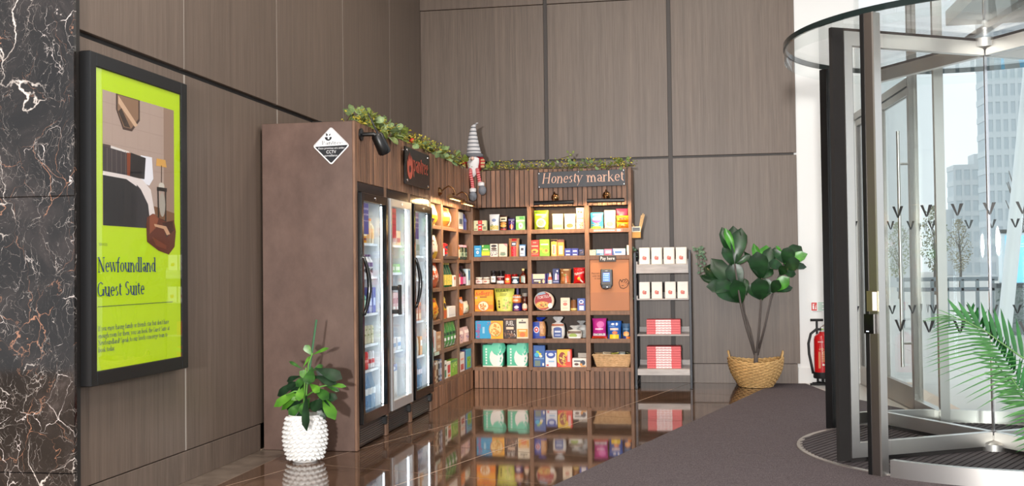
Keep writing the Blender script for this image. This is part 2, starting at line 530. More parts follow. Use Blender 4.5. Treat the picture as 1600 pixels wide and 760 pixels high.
def serif(s, shear=0.0, bold=1.0):
    vs = []; fs = []; x0 = 0.0
    T, th = 0.085 * bold, 0.03 * bold

    def quad(p):
        n = len(vs)
        a = sum(p[i][0] * p[(i + 1) % 4][1] - p[(i + 1) % 4][0] * p[i][1] for i in range(4))
        if a < 0: p = p[::-1]
        for q in p: vs.append((x0 + q[0] + shear * q[1], q[1]))
        fs.append((n, n + 1, n + 2, n + 3))
    for ch in s:
        adv, st = _G[ch]
        for k in filter(None, st.split('|')):
            q = k.split(); a = [float(z) for z in q[1:]]
            if q[0] == 'v':
                w = (a[3] if len(a) > 3 else T) / 2
                quad([(a[0] - w, a[1]), (a[0] + w, a[1]), (a[0] + w, a[2]), (a[0] - w, a[2])])
            elif q[0] == 'h':
                quad([(a[0], a[2] - th / 2), (a[1], a[2] - th / 2), (a[1], a[2] + th / 2), (a[0], a[2] + th / 2)])
            elif q[0] == 's':
                quad([(a[0] - .085, a[1] - th / 2), (a[0] + .085, a[1] - th / 2), (a[0] + .085, a[1] + th / 2), (a[0] - .085, a[1] + th / 2)])
            elif q[0] == 'd':
                w = a[4] / 2 * max(1, bold * .9)
                quad([(a[0] - w, a[1]), (a[0] + w, a[1]), (a[2] + w, a[3]), (a[2] - w, a[3])])
            else:
                cx, cy, rx, ry, b0, b1 = a
                n = max(3, int(abs(b1 - b0) / 30))
                for i in range(n):
                    A = [math.radians(b0 + (b1 - b0) * (i + e) / n) for e in (0, 1)]
                    P = []
                    for g in A:
                        w = th + (T - th) * abs(math.cos(g)) ** 1.3
                        w = min(w, min(rx, ry))
                        P.append(((cx + rx * math.cos(g), cy + ry * math.sin(g)), (cx + (rx - w) * math.cos(g), cy + (ry - min(w, th * 1.2)) * math.sin(g))))
                    quad([P[0][0], P[1][0], P[1][1], P[0][1]])
        x0 += adv
    return vs, fs


def fit_text(vs, x0, y0, x1, y1, keep=False):
    """scale letter outlines into a rectangle"""
    ax, bx = min(v[0] for v in vs), max(v[0] for v in vs); ay, by = min(v[1] for v in vs), max(v[1] for v in vs)
    sx, sy = (x1 - x0) / (bx - ax), (y1 - y0) / (by - ay)
    return [(x0 + (v[0] - ax) * sx, y0 + (v[1] - ay) * sy) for v in vs]


def ellipse(cx, cy, rx, ry, n=16, a0=0, a1=360):
    return [(cx + rx * math.cos(math.radians(a0 + (a1 - a0) * i / n)), cy + ry * math.sin(math.radians(a0 + (a1 - a0) * i / n))) for i in range(n + (0 if a1 - a0 == 360 else 1))]

# ================================================================== THE SETTING
XL, YB, ZC = -3.02, 11.56, 5.2
TH = math.radians(16.51)            # the floor tiles and the carpet are laid at this angle


def uv2xy(u, v): return (u * math.sin(TH) + v * math.cos(TH), u * math.cos(TH) - v * math.sin(TH))


VC = -2.52
floor = MB().box(-9, 2.2, -3, YB + 0.2, -0.12, -0.0015).build('floor', M_GROUT, kind='structure')
for i in range(-1, 13):
    for j in range(0, 9):
        u0, u1 = 0.16 + 0.91 * i, 0.16 + 0.91 * (i + 1)
        v1, v0 = VC + 0.06 - 0.91 * j, VC + 0.06 - 0.91 * (j + 1)
        if j == 0: v1 = VC + 0.02
        g = 0.004
        q = [uv2xy(u0 + g, v0 + g), uv2xy(u1 - g, v0 + g), uv2xy(u1 - g, v1 - g), uv2xy(u0 + g, v1 - g)]
        for cl in ((-1, 0, 2.785), (0, 1, YB), (0, -1, -1.2)): q = clip_poly(q, *cl) if len(q) > 2 else []
        if len(q) < 3: continue
        q = q[::-1] if sum(q[k][0] * q[(k + 1) % len(q)][1] - q[(k + 1) % len(q)][0] * q[k][1] for k in range(len(q))) < 0 else q
        MB().prism(q, -0.012, 0.0).build('floor_tile', M_TILE, floor)
for k in range(6):
    y0 = 4.9 + 0.95 * k - 0.03
    q = clip_poly([(XL, y0 + 0.1), (-2.789, y0 + 0.03), (-2.789, y0 + 0.974), (XL, y0 + 1.044)], 0, 1, YB)
    MB().prism(q, -0.012, 0.0).build('border_tile', M_BORDER, floor)

carpet = [uv2xy(1.2, VC), uv2xy(11.29, VC), (1.10, 11.55), (1.28, 10.55), (1.72, 9.62), (1.86, 8.9), (2.1, 3.4), (2.2, 0.5)]
carpet = carpet[::-1] if sum(carpet[k][0] * carpet[(k + 1) % 8][1] - carpet[(k + 1) % 8][0] * carpet[k][1] for k in range(8)) < 0 else carpet
o = MB().prism(carpet, -0.01, 0.004).build('entrance_carpet', M_CARPET)
tag(o, 'charcoal entrance carpet running diagonally from the tiles to the revolving door', 'carpet')
MB().prism([(1.11, 11.55), (1.29, 10.55), (1.73, 9.62), (1.80, 9.6), (1.70, 11.55)][::-1], -0.01, 0.003).build('trim_1', pm((206, 204, 200), 0.3, name='pale_stone_sill'), kind='structure')

ceil = MB().box(-9, 2.2, -3, YB + 0.2, ZC, ZC + 0.15).build('ceiling', pm((150, 135, 122), 0.6, name='ceiling_paint'), kind='structure')

# left wall: laminate panels with open joints
wl = MB().box(XL - 0.25, XL - 0.03, 4.80, YB + .25, 0, ZC).build('wall_left', M_JOINT, kind='structure')
cuts = [4.80, 5.95, 7.392, 8.885, 10.33, YB]
for a, b in zip(cuts, cuts[1:]):
    MB().box(XL - 0.03, XL, a + 0.004, b - 0.004, 2.472, ZC, 0.002).build('wall_panel', M_WALL, wl)
    MB().box(XL - 0.03, XL, a + 0.009, b - 0.009, 0.186, 2.438, 0.002).build('wall_panel', M_WALL, wl)
for y in cuts[1:-1]:
    MB().box(XL - 0.03, XL - 0.002, y - 0.004, y + 0.004, 2.472, ZC).build('joint_strip', M_STRIP, wl)
    MB().box(XL - 0.03, XL - 0.002, y - 0.009, y + 0.009, 0.186, 2.438).build('joint_strip', M_STRIP, wl)
MB().box(XL - 0.03, XL + 0.0, 4.80, 7.05, 0, 0.18, 0.002).build('baseboard_left', M_SKIRT, kind='structure')

# back wall
wb = MB().box(XL - .03, 1.03, YB + 0.03, YB + 0.25, 0, ZC).build('wall_back', pm((58, 50, 46), 0.5, name='joint_channel'), kind='structure')
cx = [XL, -1.603, -0.260, 1.055]
for k, (a, b) in enumerate(zip(cx, cx[1:])):
    g0 = 0.0 if k == 0 else 0.022; g1 = 0.022 if k < 2 else 0.0
    MB().box(a + g0, b - g1, YB, YB + 0.03, 2.436, 4.15, 0.002).build('wall_panel', M_WALL, wb)
    MB().box(a + g0, b - g1, YB - 0.012, YB + 0.03, 4.155, ZC, 0.002).build('wall_panel', M_WALL, wb)
    MB().box(a + g0, b - g1, YB, YB + 0.03, 0.21, 2.412, 0.002).build('wall_panel', M_WALL, wb)
MB().box(XL, 1.03, YB + 0.006, YB + 0.03, 0, 0.205, 0.002).build('baseboard_back', M_SKIRT, kind='structure')
# white wall beside the glass front
MB().box(1.03, 1.72, YB + 0.03, YB + 0.25, 0, ZC).build('wall_right', M_WHITE, kind='structure')
MB().box(1.035, 1.70, YB + 0.005, YB + 0.03, 0, 0.168, 0.004).build('baseboard_right', M_WHITE, kind='structure')

# marble wall at the left edge
mw = MB().box(-6.0, -2.990, 4.762, 4.80, 0, ZC).build('wall_front', M_JOINT, kind='structure')
for a, b in ((0.0, 0.278), (0.281, 1.628), (1.631, 3.4), (3.403, ZC)):
    MB().box(-6.0, -2.984, 4.738, 4.762, a, b, 0.002).build('marble_slab', M_MARBLE, mw)

# ================================================================== WALL SCREEN
XS = -2.93
scr = thing('wall_screen', 'black framed portrait screen with a lime green guest suite notice', 'screen', (XL, 5.28, 1.5))


def rel(o, mb):
    l = Vector(o.location)
    mb.v = [tuple(Vector(p) - l) for p in mb.v]; return mb


Y0, Y1, Z0, Z1 = 4.795, 5.808, 0.692, 2.352
rel(scr, MB().box(XL + 0.001, XS - 0.012, Y0 + .01, Y1 - .01, Z0 + .01, Z1 - .01)).build('housing', M_BLACK, scr)
f = MB(); w = 0.072
f.box(XL + .03, XS, Y0, Y0 + .056, Z0, Z1, .004).box(XL + .03, XS, Y1 - w, Y1, Z0, Z1, .004).box(XL + .03, XS, Y0 + .056, Y1 - w, Z0, Z0 + w, .004).box(XL + .03, XS, Y0 + .056, Y1 - w, Z1 - w, Z1, .004)
rel(scr, f).build('frame', M_BLACK, scr)
art = MB()
GA, GB, GZ0, GZ1 = Y0 + .056, Y1 - w, Z0 + w, Z1 - w
EM = 0.26
cols = {}
mats = []


def em(c):
    if c not in cols:
        cols[c] = len(mats); mats.append(pm(c, 0.25, emit=EM))
    return cols[c]


LAY = 0.0


def art_poly(pts, c, lay=None):
    """pts in display fractions 0..1 (x right, y up)"""
    global LAY
    LAY += 0.00006
    q = [(GA + x * (GB - GA), GZ0 + y * (GZ1 - GZ0)) for x, y in pts]
    art.poly(q, (XS - 0.011 + LAY, 0, 0), (0, 1, 0), (0, 0, 1), 0, em(c))


def P(x, y):
    p = atx(x, y, XS); return ((p.y - GA) / (GB - GA), (p.z - GZ0) / (GZ1 - GZ0))


art_poly([(0, 0), (1, 0), (1, 1), (0, 1)], (184, 212, 20))
px0, py0 = P(163, 138.5)[0], P(162, 352)[1]
px1, py1 = P(274.3, 171)[0], P(163, 139.5)[1]


def ph(pts, c): art_poly([(px0 + x * (px1 - px0), py0 + y * (py1 - py0)) for x, y in pts], c)


ph([(0, 0), (1, 0), (1, 1), (0, 1)], (176, 152, 142))
ph([(.84, 0), (1, 0), (1, 1), (.84, 1)], (150, 122, 108))
for k in range(4): ph([(0, .46 + .15 * k), (.84, .46 + .15 * k), (.84, .464 + .15 * k), (0, .464 + .15 * k)], (164, 140, 132))
for k in range(5): ph([(.12 + .17 * k, .4), (.124 + .17 * k, .4), (.124 + .17 * k, 1), (.12 + .17 * k, 1)], (166, 142, 134))
ph([(.55, 0), (1, 0), (1, .14), (.55, .2)], (120, 82, 58))
ph([(.17, 1), (.49, 1), (.49, .84), (.38, .74), (.26, .74), (.17, .88)], (70, 52, 46))
ph([(.19, .995), (.47, .995), (.47, .85), (.37, .76), (.27, .76), (.19, .88)], (140, 106, 84))
ph([(.2, .99), (.46, .80), (.42, .78), (.2, .93)], (206, 168, 140))
ph([(.24, .9), (.36, .765), (.28, .765), (.2, .87)], (60, 46, 40))
ph([(.07, .6), (.34, .58), (.34, .42), (.07, .42)], (222, 212, 210))
ph([(.5, .57), (.66, .57), (.68, .4), (.62, .34), (.5, .36)], (232, 228, 236))
ph([(0, .6), (.1, .6), (.1, .4), (0, .4)], (80, 66, 66))
ph([(0, .585), (.34, .565), (.33, .395), (0, .395)], (62, 54, 58))
for k in range(5): ph([(.05 + .06 * k, .575), (.056 + .06 * k, .575), (.056 + .06 * k, .4), (.05 + .06 * k, .4)], (104, 92, 92))
ph([(.31, .57), (.38, .57), (.36, .385), (.31, .39)], (132, 60, 34))
ph([(.36, .575), (.57, .555), (.55, .385), (.35, .39)], (30, 28, 32))
ph([(0, .4), (.3, .395), (.52, .38), (.64, .31), (.70, .12), (.68, 0), (0, 0)], (226, 212, 210))
ph([(0, .37), (.3, .365), (.5, .3), (.6, .19), (.64, .0), (0, 0)], (30, 32, 38))
ph([(.44, .335), (.5, .3), (.6, .19), (.64, 0), (.44, 0)], (44, 44, 50))
ph([(.73, .57), (.86, .57), (.88, .51), (.72, .51)], (214, 160, 84))
ph([(.795, .52), (.805, .52), (.805, .36), (.795, .36)], (60, 44, 36))
ph(ellipse(.8, .35, .045, .03, 12), (206, 196, 186))
ph([(.73, .34), (.88, .34), (.88, .31), (.73, .31)], (26, 22, 22))
ph([(.735, .32), (.755, .32), (.765, .05), (.745, .05)], (26, 22, 22))
ph([(.85, .32), (.87, .32), (.87, .04), (.85, .04)], (26, 22, 22))
ph(ellipse(.81, .2, .045, .1, 14), (170, 160, 150))
ph([(.76, .09), (.87, .07), (.87, .055), (.76, .075)], (26, 22, 22))
# travel bag over the photograph's corner
for pts, cc in (([(231, 352), (232, 340), (241, 334), (255, 343), (262, 347), (274, 344), (277, 362), (275, 386), (266, 398), (250, 392), (232, 378)], (92, 40, 26)),
                ([(236, 338), (243, 334), (250, 342), (246, 356), (236, 366)], (136, 70, 46)), ([(256, 348), (272, 346), (274, 360), (262, 372)], (62, 26, 18)),
                ([(243, 350), (262, 354), (268, 366), (263, 368), (258, 358), (244, 354)], (196, 150, 118)), ([(240, 370), (262, 384), (262, 390), (246, 384)], (116, 54, 34))):
    art_poly([P(x, y) for x, y in pts], cc)
NAVY = (30, 44, 110)


def art_text(s, xa, ya, xb, yb, hcap, font='serif', c=NAVY, bold=1.3):
    """from baseline start pixel to baseline end pixel, hcap = letter height in display fraction"""
    global LAY
    LAY += 0.0001
    vs, fs = serif(s, bold=bold) if font == 'serif' else sans(s)
    a = P(xa, ya); b = P(xb, yb)
    X0, X1 = GA + a[0] * (GB - GA), GA + b[0] * (GB - GA)
    ax = min(v[0] for v in vs); bx = max(v[0] for v in vs)
    sx = (X1 - X0) / (bx - ax); sy = hcap * (GZ1 - GZ0) / 0.68
    zb = GZ0 + a[1] * (GZ1 - GZ0)
    art.flat([(X0 + (v[0] - ax) * sx, zb + v[1] * sy) for v in vs], fs, (XS - 0.011 + LAY, 0, 0), (0, 1, 0), (0, 0, 1), 0, em(c))


art_text('Newfoundland', 155, 425.5, 246, 423, .048)
art_text('Guest Suite', 155, 464, 228, 459, .048)
a = P(155, 480.5); b = P(272, 472.5)
art_poly([(a[0], a[1]), (b[0], a[1]), (b[0], a[1] + .0025), (a[0], a[1] + .0025)], (70, 84, 60))
art_text('SERVICES', 157, 384, 170, 383.6, .0085, 'sans', (90, 110, 60))
for s, ya, xb in (('If you enjoy having family or friends stay but don\'t have', 518, 266), ('enough room for them, you can book the Guest Suite at', 529.5, 267),
                  ('Newfoundland! Speak to our lovely concierge team to', 540.5, 264), ('book today.', 551.5, 182)):
    art_text(s, 156, ya, xb, ya - 8, .0165, bold=1.15)
rel(scr, art).build('display', mats, scr)
rel(scr, MB().box(XS - 0.0105 + .0072, XS - 0.0023, GA, GB, GZ0, GZ1)).build('glass_cover', M_GLASS, scr)

# ================================================================== KIOSK: fridge housing
XK, YK, ZK = -2.32, 10.915, 2.285
SLATP = 0.0505
hz = thing('fridge_housing', 'brown board kiosk housing with slatted fascia around three drinks fridges', 'kiosk', (0, 0, 0))
MB().box(-3.0, -2.338, 7.06, 7.09, 0.002, ZK, .002).build('side_panel', M_SIDE, hz)
MB().box(-2.338, XK, 7.06, 7.108, 0.002, ZK, .002).build('post', M_FRAME, hz)
for a, b in ((7.752, 7.815), (8.432, 8.497), (9.12, 9.15)):
    MB().box(-2.9, XK, a, b, 0.002, 1.872, .002).build('post', M_FRAME, hz)
MB().box(-3.0, -2.345, 7.09, 9.15, 2.24, 2.262).build('top_board', M_SIDE, hz)
MB().box(-2.36, -2.342, 7.108, 9.15, 1.872, ZK - .01).build('fascia_board', M_BACKB, hz)
k = 0; y = 7.112
while y + SLATP < 9.16:
    MB().box(-2.342, XK + R.uniform(-.002, .002), y, y + SLATP - .007, 1.87, ZK + R.uniform(-.003, .003), .002).build('slat', M_SLAT, hz)
    y += SLATP
YS = y

# side shelving unit
su = thing('side_shelf_unit', 'slatted wooden shelving with three narrow bays beside the fridges', 'shelving', (0, 0, 0))
DIV = [(9.151, 9.189), (9.578, 9.642), (10.23, 10.295), (10.905, 10.94)]
SHZ = [1.648, 1.342, 1.078, .785, .505, .222]
for a, b in DIV: MB().box(-2.72, XK, a, b, 0.19, 1.852, .002).build('divider', M_FRAME, su)
for (a0, a), (b, b1) in zip(DIV, DIV[1:]):
    for z in SHZ: MB().box(-2.70, XK - .004, a, b, z - .034, z, .002).build('shelf', M_FRAME, su)
MB().box(-2.74, -2.72, 9.151, 10.94, 0.002, ZK - .02).build('back_panel', M_BACKB, su)
MB().box(-2.36, -2.342, 9.151, 10.94, 1.85, ZK - .01).build('fascia_board', M_BACKB, su)
MB().box(-2.36, -2.342, 9.151, 10.94, 0.002, .188).build('plinth_board', M_BACKB, su)
MB().box(-2.72, -2.345, 9.151, 10.94, 2.24, 2.262).build('top_board', M_BACKB, su)
y = YS
while y + SLATP < 10.95:
    if y > 9.151: MB().box(-2.342, XK + R.uniform(-.002, .002), y, y + SLATP - .007, 1.848, ZK + R.uniform(-.003, .003), .002).build('slat', M_SLAT, su)
    y += SLATP
y = 9.152
while y + SLATP < 10.945:
    MB().box(-2.342, XK + R.uniform(-.002, .002), y, y + SLATP - .006, 0.002, .187, .002).build('slat', M_SLAT, su); y += SLATP
tg = MB().box(XK - .0035, XK + .001, 9.27, 9.44, .473, .503).build('price_tag', pm((196, 214, 196), .5), su)

# back shelving unit
bu = thing('back_shelf_unit', 'slatted wooden shelving with three wide bays of groceries under the market sign', 'shelving', (0, 0, 0))
XD = [(-2.336, -2.306), (-1.731, -1.691), (-1.132, -1.086), (-.681, -.649)]
BHZ = [1.648, 1.371, 1.084, .801, .515, .222]
DB = 11.28
for k, (a, b) in enumerate(XD):
    MB().box(a, b, YK, DB, 0.0 if k in (3,) else .19, 1.888 if k < 3 else 2.27, .002).build('side_panel' if k in (0, 3) else 'divider', M_FRAME, bu)
for k, ((a0, a), (b, b1)) in enumerate(zip(XD, XD[1:])):
    for j, z in enumerate(BHZ):
        if k == 2 and j == 2: continue
        MB().box(a, b, YK + .003, DB, z - .043, z, .002).build('shelf', M_FRAME, bu)
MB().box(-2.308, -.649, DB, DB + .02, .002, 2.27).build('back_panel', M_BACKB, bu)
MB().box(-2.308, -.682, YK + .022, YK + .04, 1.888, 2.27).build('fascia_board', M_BACKB, bu)
MB().box(-2.308, -.682, YK + .022, YK + .04, 0.002, .178).build('plinth_board', M_BACKB, bu)
MB().box(-2.30, -.682, YK + .04, DB, 2.24, 2.258).build('top_board', M_BACKB, bu)
x = -2.306; n = 0
while x + SLATP < -.645:
    dy = R.uniform(-.003, .003)
    MB().box(x, x + SLATP - .009, YK + dy, YK + .022, 1.886, 2.272 + R.uniform(-.004, .004), .002).build('slat', M_SLAT, bu)
    dy = R.uniform(-.003, .003)
    MB().box(x, x + SLATP - .008, YK + dy, YK + .022, 0.002, .186, .002).build('slat', M_SLAT, bu)
    x += SLATP
M_KRAFT = pm((196, 132, 92), .7, name='kraft_board')
MB().box(-1.083, -.684, YK + .012, YK + .03, .912, 1.326).build('pay_panel', M_KRAFT, bu)
MB().box(-1.083, -.684, YK + .004, YK + .03, .803, .99).build('pay_flap', pm((186, 126, 92), .7, name='kraft_flap'), bu)
# arrow, hand and hint printed on the kraft panel
pr = MB()
FR = ((0, YK + .012, 0), (1, 0, 0), (0, 0, 1))


def line2(mb, pts, w, fr, off, mi=0, close=False):
    o, r, u = fr
    n = len(pts)
    for i in range(n if close else n - 1):
        a = Vector(pts[i]); b = Vector(pts[(i + 1) % n]); d = b - a
        if d.length < 1e-6: continue
        q = Vector((-d.y, d.x)).normalized() * w / 2; e = d.normalized() * w * .3
        mb.poly([tuple(a - q - e), tuple(b - q + e), tuple(b + q + e), tuple(a + q - e)], o, r, u, off, mi)


def bk(px, py): return (-2.308 + (px - 739) / 249 * 1.66, 1.25 - (py - 420.0) * .006667)


arc = [bk(*p) for p in ((938.5, 445.5), (940, 450), (943, 453.5), (947, 454.5), (951, 453), (953.5, 449))]
FRF = ((0, YK + .004, 0), (1, 0, 0), (0, 0, 1))
line2(pr, arc, .007, FR, .002)
pr.poly([bk(950.5, 449.5), bk(955.5, 449.5), bk(953, 447)], *FR, .002)
hand = [bk(*p) for p in ((968, 449), (967, 444), (969, 439.5), (971, 441.5), (971.5, 443.5), (973, 439.5), (975.5, 440), (978, 438.5), (980, 440), (982, 442.5), (982, 446), (979, 451), (974, 453.5), (969.5, 452))]
line2(pr, hand, .006, FR, .002, close=True)
for s, e in (((974.5, 444), (977.5, 440.5)), ((977, 445), (980, 442)), ((979, 447), (981.5, 444.5)), ((971, 449), (974, 448.5))): line2(pr, [bk(*s), bk(*e)], .005, FR, .002)
for s, yy, x0, x1 in (('Please hold code', 429.5, 925.5, 942), ('under device', 433.5, 926.5, 941.5), ('to scan', 437.5, 929.5, 938.5)):
    vs, fs = sans(s); a = bk(x0, yy + 1.2); b = bk(x1, yy - 1.4)
    pr.flat(fit_text(vs, a[0], a[1], b[0], b[1]), fs, *FR, .002)
pr.build('printed_hint', pm((40, 28, 22), .6), bu)
# pink shelf strip and tag
st_ = MB().box(-1.045, -.745, YK + .0015, YK + .004, 1.611, 1.643).build('shelf_strip', [pm((214, 112, 110), .5), M_WHITE], bu)
s2 = MB()
for i in range(9): s2.box(-1.035 + .024 * i, -1.015 + .024 * i, YK + .0005, YK + .0015, 1.622, 1.631)
s2.box(-.80, -.765, YK + .0005, YK + .0015, 1.617, 1.638)
s2.build('strip_print', pm((244, 214, 210), .5), st_)

# card terminal and the sign above it
t_ = thing('card_terminal', 'black card terminal with a lit blue screen on the kraft pay panel', 'card terminal', (-.912, YK + .012, 1.03))
MB().box(-.062, .062, -.03, 0, .02, .20, .008).build('body', M_BLACK, t_)
MB().box(-.05, .05, -.04, -.01, .0, .045, .006).build('chin', M_BLKGLOSS, t_)
sc = MB().box(-.036, .034, -.0315, -.029, .072, .16).build('screen', pm((40, 98, 226), .3, emit=1.2), t_)
m_ = MB()
for z in (.085, .108, .13): m_.box(-.03, -.024, -.0325, -.0315, z, z + .007).box(-.018, .02, -.0325, -.0315, z, z + .005)
m_.box(-.028, .026, -.0325, -.0315, .148, .156)
m_.build('screen_print', pm((150, 190, 245), .3, emit=1.2), sc)
MB().box(-.012, .012, -.031, -.029, .178, .186).build('logo_mark', pm((150, 150, 150), .3), t_)
MB().box(.0, .012, -.0415, -.039, .012, .02).build('status_light', pm((230, 235, 240), .3, emit=1.0), t_)
sg = thing('pay_sign', 'small dark sign reading Pay here on the shelf edge above the terminal', 'sign', (-.90, YK + .003, 1.30))
MB().box(-.087, .087, -.006, 0, .004, .066, .002).build('plate', pm((52, 48, 46), .5), sg)
vs, fs = sans('Pay here')
MB().flat(fit_text(vs, -.072, .012, .072, .056), fs, (0, -.0065, 0), (1, 0, 0), (0, 0, 1), .0005).build('lettering', pm((248, 246, 242), .5), sg)

# ------------------------------------------------------------------ signs
sg = thing('market_sign', 'long dark grey sign reading Honesty market on the slatted fascia', 'sign', (-1.157, YK - .004, 2.162))
sg.rotation_euler = (0, -.010, 0)
MB().box(-.452, .452, -.016, -.006, -.083, .083, .002).build('board', pm((42, 44, 50), .45, name='slate_board'), sg)
COP = pm((232, 178, 150), .4, name='pale_copper')
FS_ = ((0, -.0165, 0), (1, 0, 0), (0, 0, 1))
vs, fs = serif('Honesty', .2)
MB().flat([(-.415 + v[0] * .128, -.035 + v[1] * .152) for v in vs], fs, *FS_, .001).build('lettering', COP, sg)
vs, fs = serif('market', 0)
MB().flat([(.055 + v[0] * .139, -.035 + v[1] * .152) for v in vs], fs, *FS_, .001).build('lettering', COP, sg)
for x, z in ((-.44, .07), (-.44, -.07), (.435, .07), (.435, -.07), (-.03, .074)):
    MB().lathe([(0, 0), (.006, 0), (.006, .004), (0, .005)], 10).build('stud', M_CHROME, sg).matrix_local = Matrix.Translation((x, -.016, z)) @ Matrix.Rotation(PI / 2, 4, 'X')

sg = thing('brand_sign', 'square black acrylic sign with coral hand mark reading pantree on side fascia', 'sign', (XK, 8.625, 2.09))
MB().box(.022, .034, -.39, .39, -.152, .152, .002).build('board', pm((18, 18, 20), .25, name='black_acrylic'), sg)
CORAL = pm((196, 92, 72), .45, name='coral_print')
F_ = ((.035, 0, 0), (0, 1, 0), (0, 0, 1))
vs, fs = serif('pantree', 0, 1.5)
MB().flat([(-.158 + v[0] * .164, -.03 + v[1] * .20) for v in vs], fs, *F_, .001).build('lettering', CORAL, sg)
hd = MB()
hd.poly(ellipse(-.255, -.02, .083, .085, 20, 180, 360) + [(-.172, .05), (-.195, .085), (-.208, .04), (-.222, .1), (-.24, .045), (-.262, .115), (-.278, .045), (-.3, .095), (-.312, .03), (-.338, .05)], *F_, .001)
hd.build('hand_mark', CORAL, sg)
MB().poly([(-.285, -.005), (-.25, .01), (-.22, -.01), (-.235, -.045), (-.262, -.055), (-.282, -.04)], *F_, .002).build('leaf_mark', pm((60, 26, 22), .5), sg)
for a in (-.33, .34):
    for z in (-.122, .122):
        q = MB().lathe([(.011, -.033), (.011, .003), (0, .006)], 12).build('stud', M_CHROME, sg)
        q.matrix_local = Matrix.Translation((.034, a, z)) @ Matrix.Rotation(PI / 2, 4, 'Y')

sg = thing('camera_notice', 'white and black diamond Pantree notice about CCTV surveillance on the brown panel', 'sign', (-2.490, 7.06, 2.116))
h = .133


def rdiamond(h, r):
    out = []
    for a0, cx_, cz_ in ((0, 1, 0), (90, 0, 1), (180, -1, 0), (270, 0, -1)):
        for i in range(5):
            a = math.radians(a0 - 45 + 90 * i / 4); out.append((cx_ * (h - r * 1.414) + r * math.cos(a), cz_ * (h - r * 1.414) + r * math.sin(a)))
    return out


D = rdiamond(h, .015)
q = MB(); q.add([(x, -.004, z) for x, z in D] + [(x, 0, z) for x, z in D], [tuple(range(20)), tuple(range(39, 19, -1))] + [((i + 1) % 20, i, 20 + i, 20 + (i + 1) % 20) for i in range(20)])
q.build('plate', pm((246, 246, 248), .35), sg)
FD = ((0, -.004, 0), (1, 0, 0), (0, 0, 1))
lo = clip_poly(rdiamond(h - .011, .01), -.03, 1, -.0)
q = MB().poly(lo, *FD, .0006)
ln = rdiamond(h - .006, .012); line2(q, [p for p in ln if p[1] >= 0], .0022, FD, .0006)
for pts in (ellipse(-.02, .062, .026, .026, 12, 180, 360), [(-.036, .068), (-.022, .072), (-.026, .085), (-.038, .09)], [(-.018, .072), (-.006, .072), (-.002, .088), (-.012, .082)]): q.poly(pts, *FD, .0006)
vs, fs = serif('Pantree', 0, 1.1)
q.flat(fit_text(vs, -.068, .008, .083, .036), fs, *FD, .0007)
q.build('black_print', pm((20, 22, 28), .35), sg)
for s, x0, x1, z0, z1 in (('these premises are under', -.095, .098, -.026, -.009), ('CCTV', -.034, .036, -.053, -.031), ('surveillance', -.048, .046, -.074, -.06)):
    vs, fs = sans(s); MB().flat(fit_text(vs, x0, z0, x1, z1), fs, *FD, .0013).build('lettering', pm((240, 240, 242), .35), sg)
MB().poly(ellipse(-.018, .056, .007, .01, 10), *FD, .0012).build('leaf_mark', pm((240, 240, 242), .35), sg)

# ------------------------------------------------------------------ picture lamps over the shelves
M_BRASS = pm((140, 104, 70), .2, 1.0, name='dark_brass')
M_GLOW = pm((255, 196, 120), .4, emit=5, name='warm_tube')


def picture_lamp(label, loc, rz, L, reach, dark=True):
    """bar lamp on a curved arm; local -Y is out of the wall"""
    r = thing('picture_lamp', label, 'lamp', loc, rz, 'warm picture lamps on the fascia')
    m = M_BLKGLOSS if dark else M_BRASS
    q = MB().lathe([(0, 0), (.042, 0), (.042, .01), (.03, .022), (.012, .03), (0, .03)], 18).build('wall_mount', M_BRASS, r, 40)
    q.rotation_euler = (PI / 2, 0, 0)
    pts = [(0, -.02, 0), (0, -.05, .03), (0, -.09, .05), (0, -reach + .02, .03), (0, -reach, -.01), (0, -reach, -.04)]
    MB().tube(pts, .007, 8).build('arm', M_BRASS, r, 60)
    sh = MB(); n = 10
    pr_ = []
    for i in range(n + 1):
        a = math.radians(-30 + 240 * i / n); pr_.append((.028 * math.cos(a), .028 * math.sin(a)))
    inn = [(x * .9, y * .9) for x, y in reversed(pr_)]
    ring = pr_ + inn
    vs = [(-L / 2, -reach + a, -.065 + b) for a, b in ring] + [(L / 2, -reach + a, -.065 + b) for a, b in ring]
    m_ = len(ring)
    sh.add(vs, [(i, (i + 1) % m_, m_ + (i + 1) % m_, m_ + i) for i in range(m_)])
    for e, s in ((-L / 2, 1), (L / 2, -1)): sh.add([(e, -reach + a, -.065 + b) for a, b in pr_], [tuple(range(n + 1))])
    sh.build('shade', m, r, 50)
    MB().tube([(-L / 2 + .02, -reach, -.062 if dark else -.076), (L / 2 - .02, -reach, -.062 if dark else -.076)], .007, 8).build('bulb_tube', M_GLOW, r)
    ld = bpy.data.lights.new('lamp_light', 'AREA'); ld.shape = 'RECTANGLE'; ld.size = L * .9; ld.size_y = .03; ld.energy = LAMP_W * L / .4; ld.color = (1, .66, .34)
    lo_ = bpy.data.objects.new('lamp_light', ld); COL.objects.link(lo_); lo_.parent = r
    lo_.location = (0, -reach, -.084); lo_.rotation_euler = (math.radians(14), 0, 0)
    return r


LAMP_W = 8
picture_lamp('black picture lamp on the slats above the middle bay below the market sign', (-1.43, YK, 1.975), 0, .41, .13)
picture_lamp('black picture lamp above the pay bay at the right end of the fascia', (-.90, YK, 1.985), 0, .38, .13)
picture_lamp('brass picture lamp on the side fascia nearer the fridges', (XK, 9.50, 1.96), PI / 2, .42, .15, False)
picture_lamp('brass picture lamp on the side fascia nearer the corner', (XK, 10.06, 1.945), PI / 2, .42, .15, False)

# ================================================================== PRODUCTS
def surf_box(w, h, d): return lambda u, v, e: ((u - .5) * w, -d / 2 - e, v * h)


